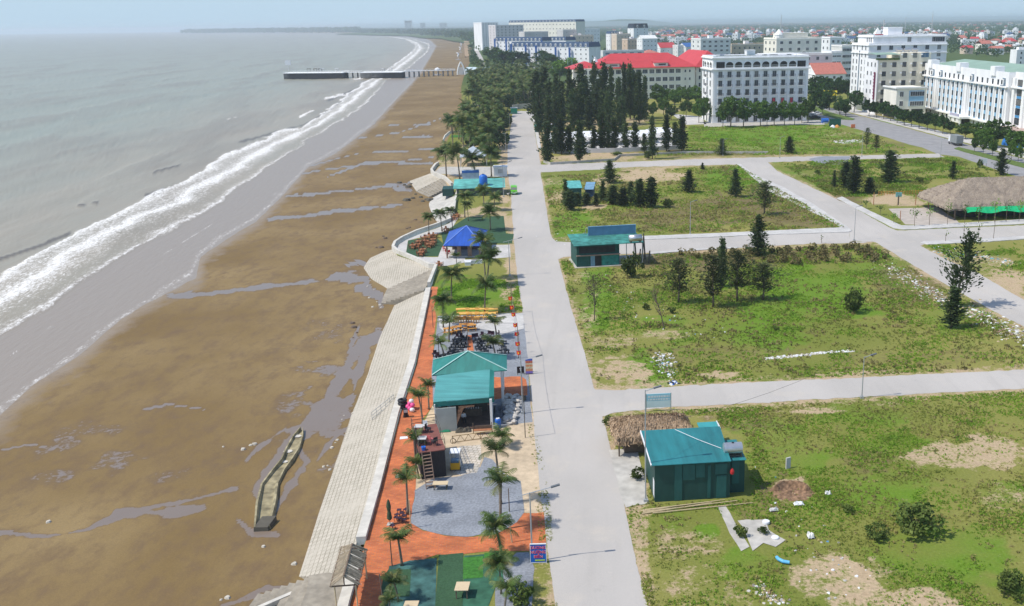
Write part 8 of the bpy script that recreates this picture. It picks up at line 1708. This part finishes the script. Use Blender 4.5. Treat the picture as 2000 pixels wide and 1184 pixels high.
SLABS = [[(1189,878),(1245,873),(1262,960),(1268,982),(1222,990),(1205,940)],[(1245,838),(1450,838),(1470,975),(1279,985)],[(1440,1017),(1495,1015),(1535,1055),(1470,1075)],[(1402,990),(1418,988),(1464,1068),(1448,1076)],[(1118,455),(1270,455),(1270,525),(1120,525)],[(1210,812),(1400,812),(1400,870),(1215,870)]]
M_gr1 = leaf_mat('fresh_grass_blades', (.13,.25,.022), (.21,.33,.035), sc_=.3); M_gr2 = leaf_mat('olive_grass_blades', (.18,.225,.04), (.30,.305,.085), sc_=.3); M_gr3 = leaf_mat('dry_brown_scrub', (.19,.17,.065), (.30,.25,.11), sc_=.3)
FD1 = [(1195,815),(1320,802),(1500,793),(1700,780),(2100,760),(2200,1290),(1290,1290),(1225,1010)]; FD2 = [(1095,512),(1270,498),(1450,488),(1700,478),(1830,552),(2050,680),(2050,715),(1600,738),(1170,758),(1130,640)]
FD3 = [(1060,345),(1440,323),(1650,445),(1260,458),(1085,460)]; FD4 = [(1520,318),(1860,308),(1980,345),(1820,350),(1800,385),(1630,385)]; FD5 = [(1345,248),(1610,245),(1760,288),(1815,300),(1500,303),(1200,305),(1340,298)]
FD6 = [(1810,480),(2050,470),(2050,560),(1900,525)]; FD7 = [(848,600),(862,545),(985,548),(1012,560),(1020,608),(858,615)]
for nm, pl, n, sd_, a, b_, m_ in [('grass',FD1,15000,1,.10,.26,M_gr1),('grass',FD1,13000,2,.08,.22,M_gr2),('scrub',FD1,2200,3,.12,.34,M_gr3),('grass',FD2,12000,4,.14,.34,M_gr1),('grass',FD2,9000,5,.12,.3,M_gr2),('scrub',FD2,2400,6,.2,.55,M_gr3),
    ('grass',FD3,6000,7,.2,.5,M_gr1),('scrub',FD3,4500,8,.25,.6,M_gr3),('grass',FD3,5000,17,.2,.5,M_gr2),('grass',FD4,5000,9,.25,.6,M_gr1),('scrub',FD4,4000,10,.25,.7,M_gr2),('grass',FD5,5000,11,.3,.6,M_gr1),('scrub',FD5,3000,12,.3,.7,M_gr2),('grass',FD6,2500,13,.15,.4,M_gr1),('grass',FD7,5000,14,.12,.35,M_gr1),
    ('verge_grass',[(1066,1290),(1050,1000),(1042,900),(1030,830),(1046,830),(1062,900),(1075,1000),(1082,1100),(1098,1290)],1600,15,.06,.2,M_gr2),('verge_grass',[(1205,960),(1225,1000),(1262,1184),(1290,1290),(1310,1290),(1280,1184),(1240,1000),(1220,990)],1500,16,.08,.22,M_gr2)]:
    tufts(nm, pl, n, sd_, a, b_, m_)
wood_mass('grove_undergrowth', [(918,165),(1000,160),(1058,168),(1030,210),(992,214),(994,240),(985,300),(955,320),(925,310),(905,262),(908,240),(925,220)], 420, 51, (1.5,5.5), q=60, ls=1.0, m=leaf_mat('dark_undergrowth', (.020,.045,.014), (.05,.085,.025)))
wood_mass('field_bushes', [(1300,498),(1700,482),(1740,510),(1500,520),(1300,515)], 110, 52, (.6,1.6), q=60, ls=.35, m=M_gr3)
# ================================================================= the hazy air over the bay
hm = bpy.data.materials.new('haze_air'); hm.use_nodes = True; hn = hm.node_tree; hn.nodes.clear()
pv = hn.nodes.new('ShaderNodeVolumePrincipled'); ho = hn.nodes.new('ShaderNodeOutputMaterial')
pv.inputs['Color'].default_value = (.78,.87,.95,1); pv.inputs['Density'].default_value = HAZE_D; pv.inputs['Anisotropy'].default_value = 0.3
hn.links.new(pv.outputs[0], ho.inputs['Volume'])
_hb = MB(); _hb.box(-14000, 16000, -150, 19000, -8, 62)
tag(_hb.build('haze', hm), kind='stuff')
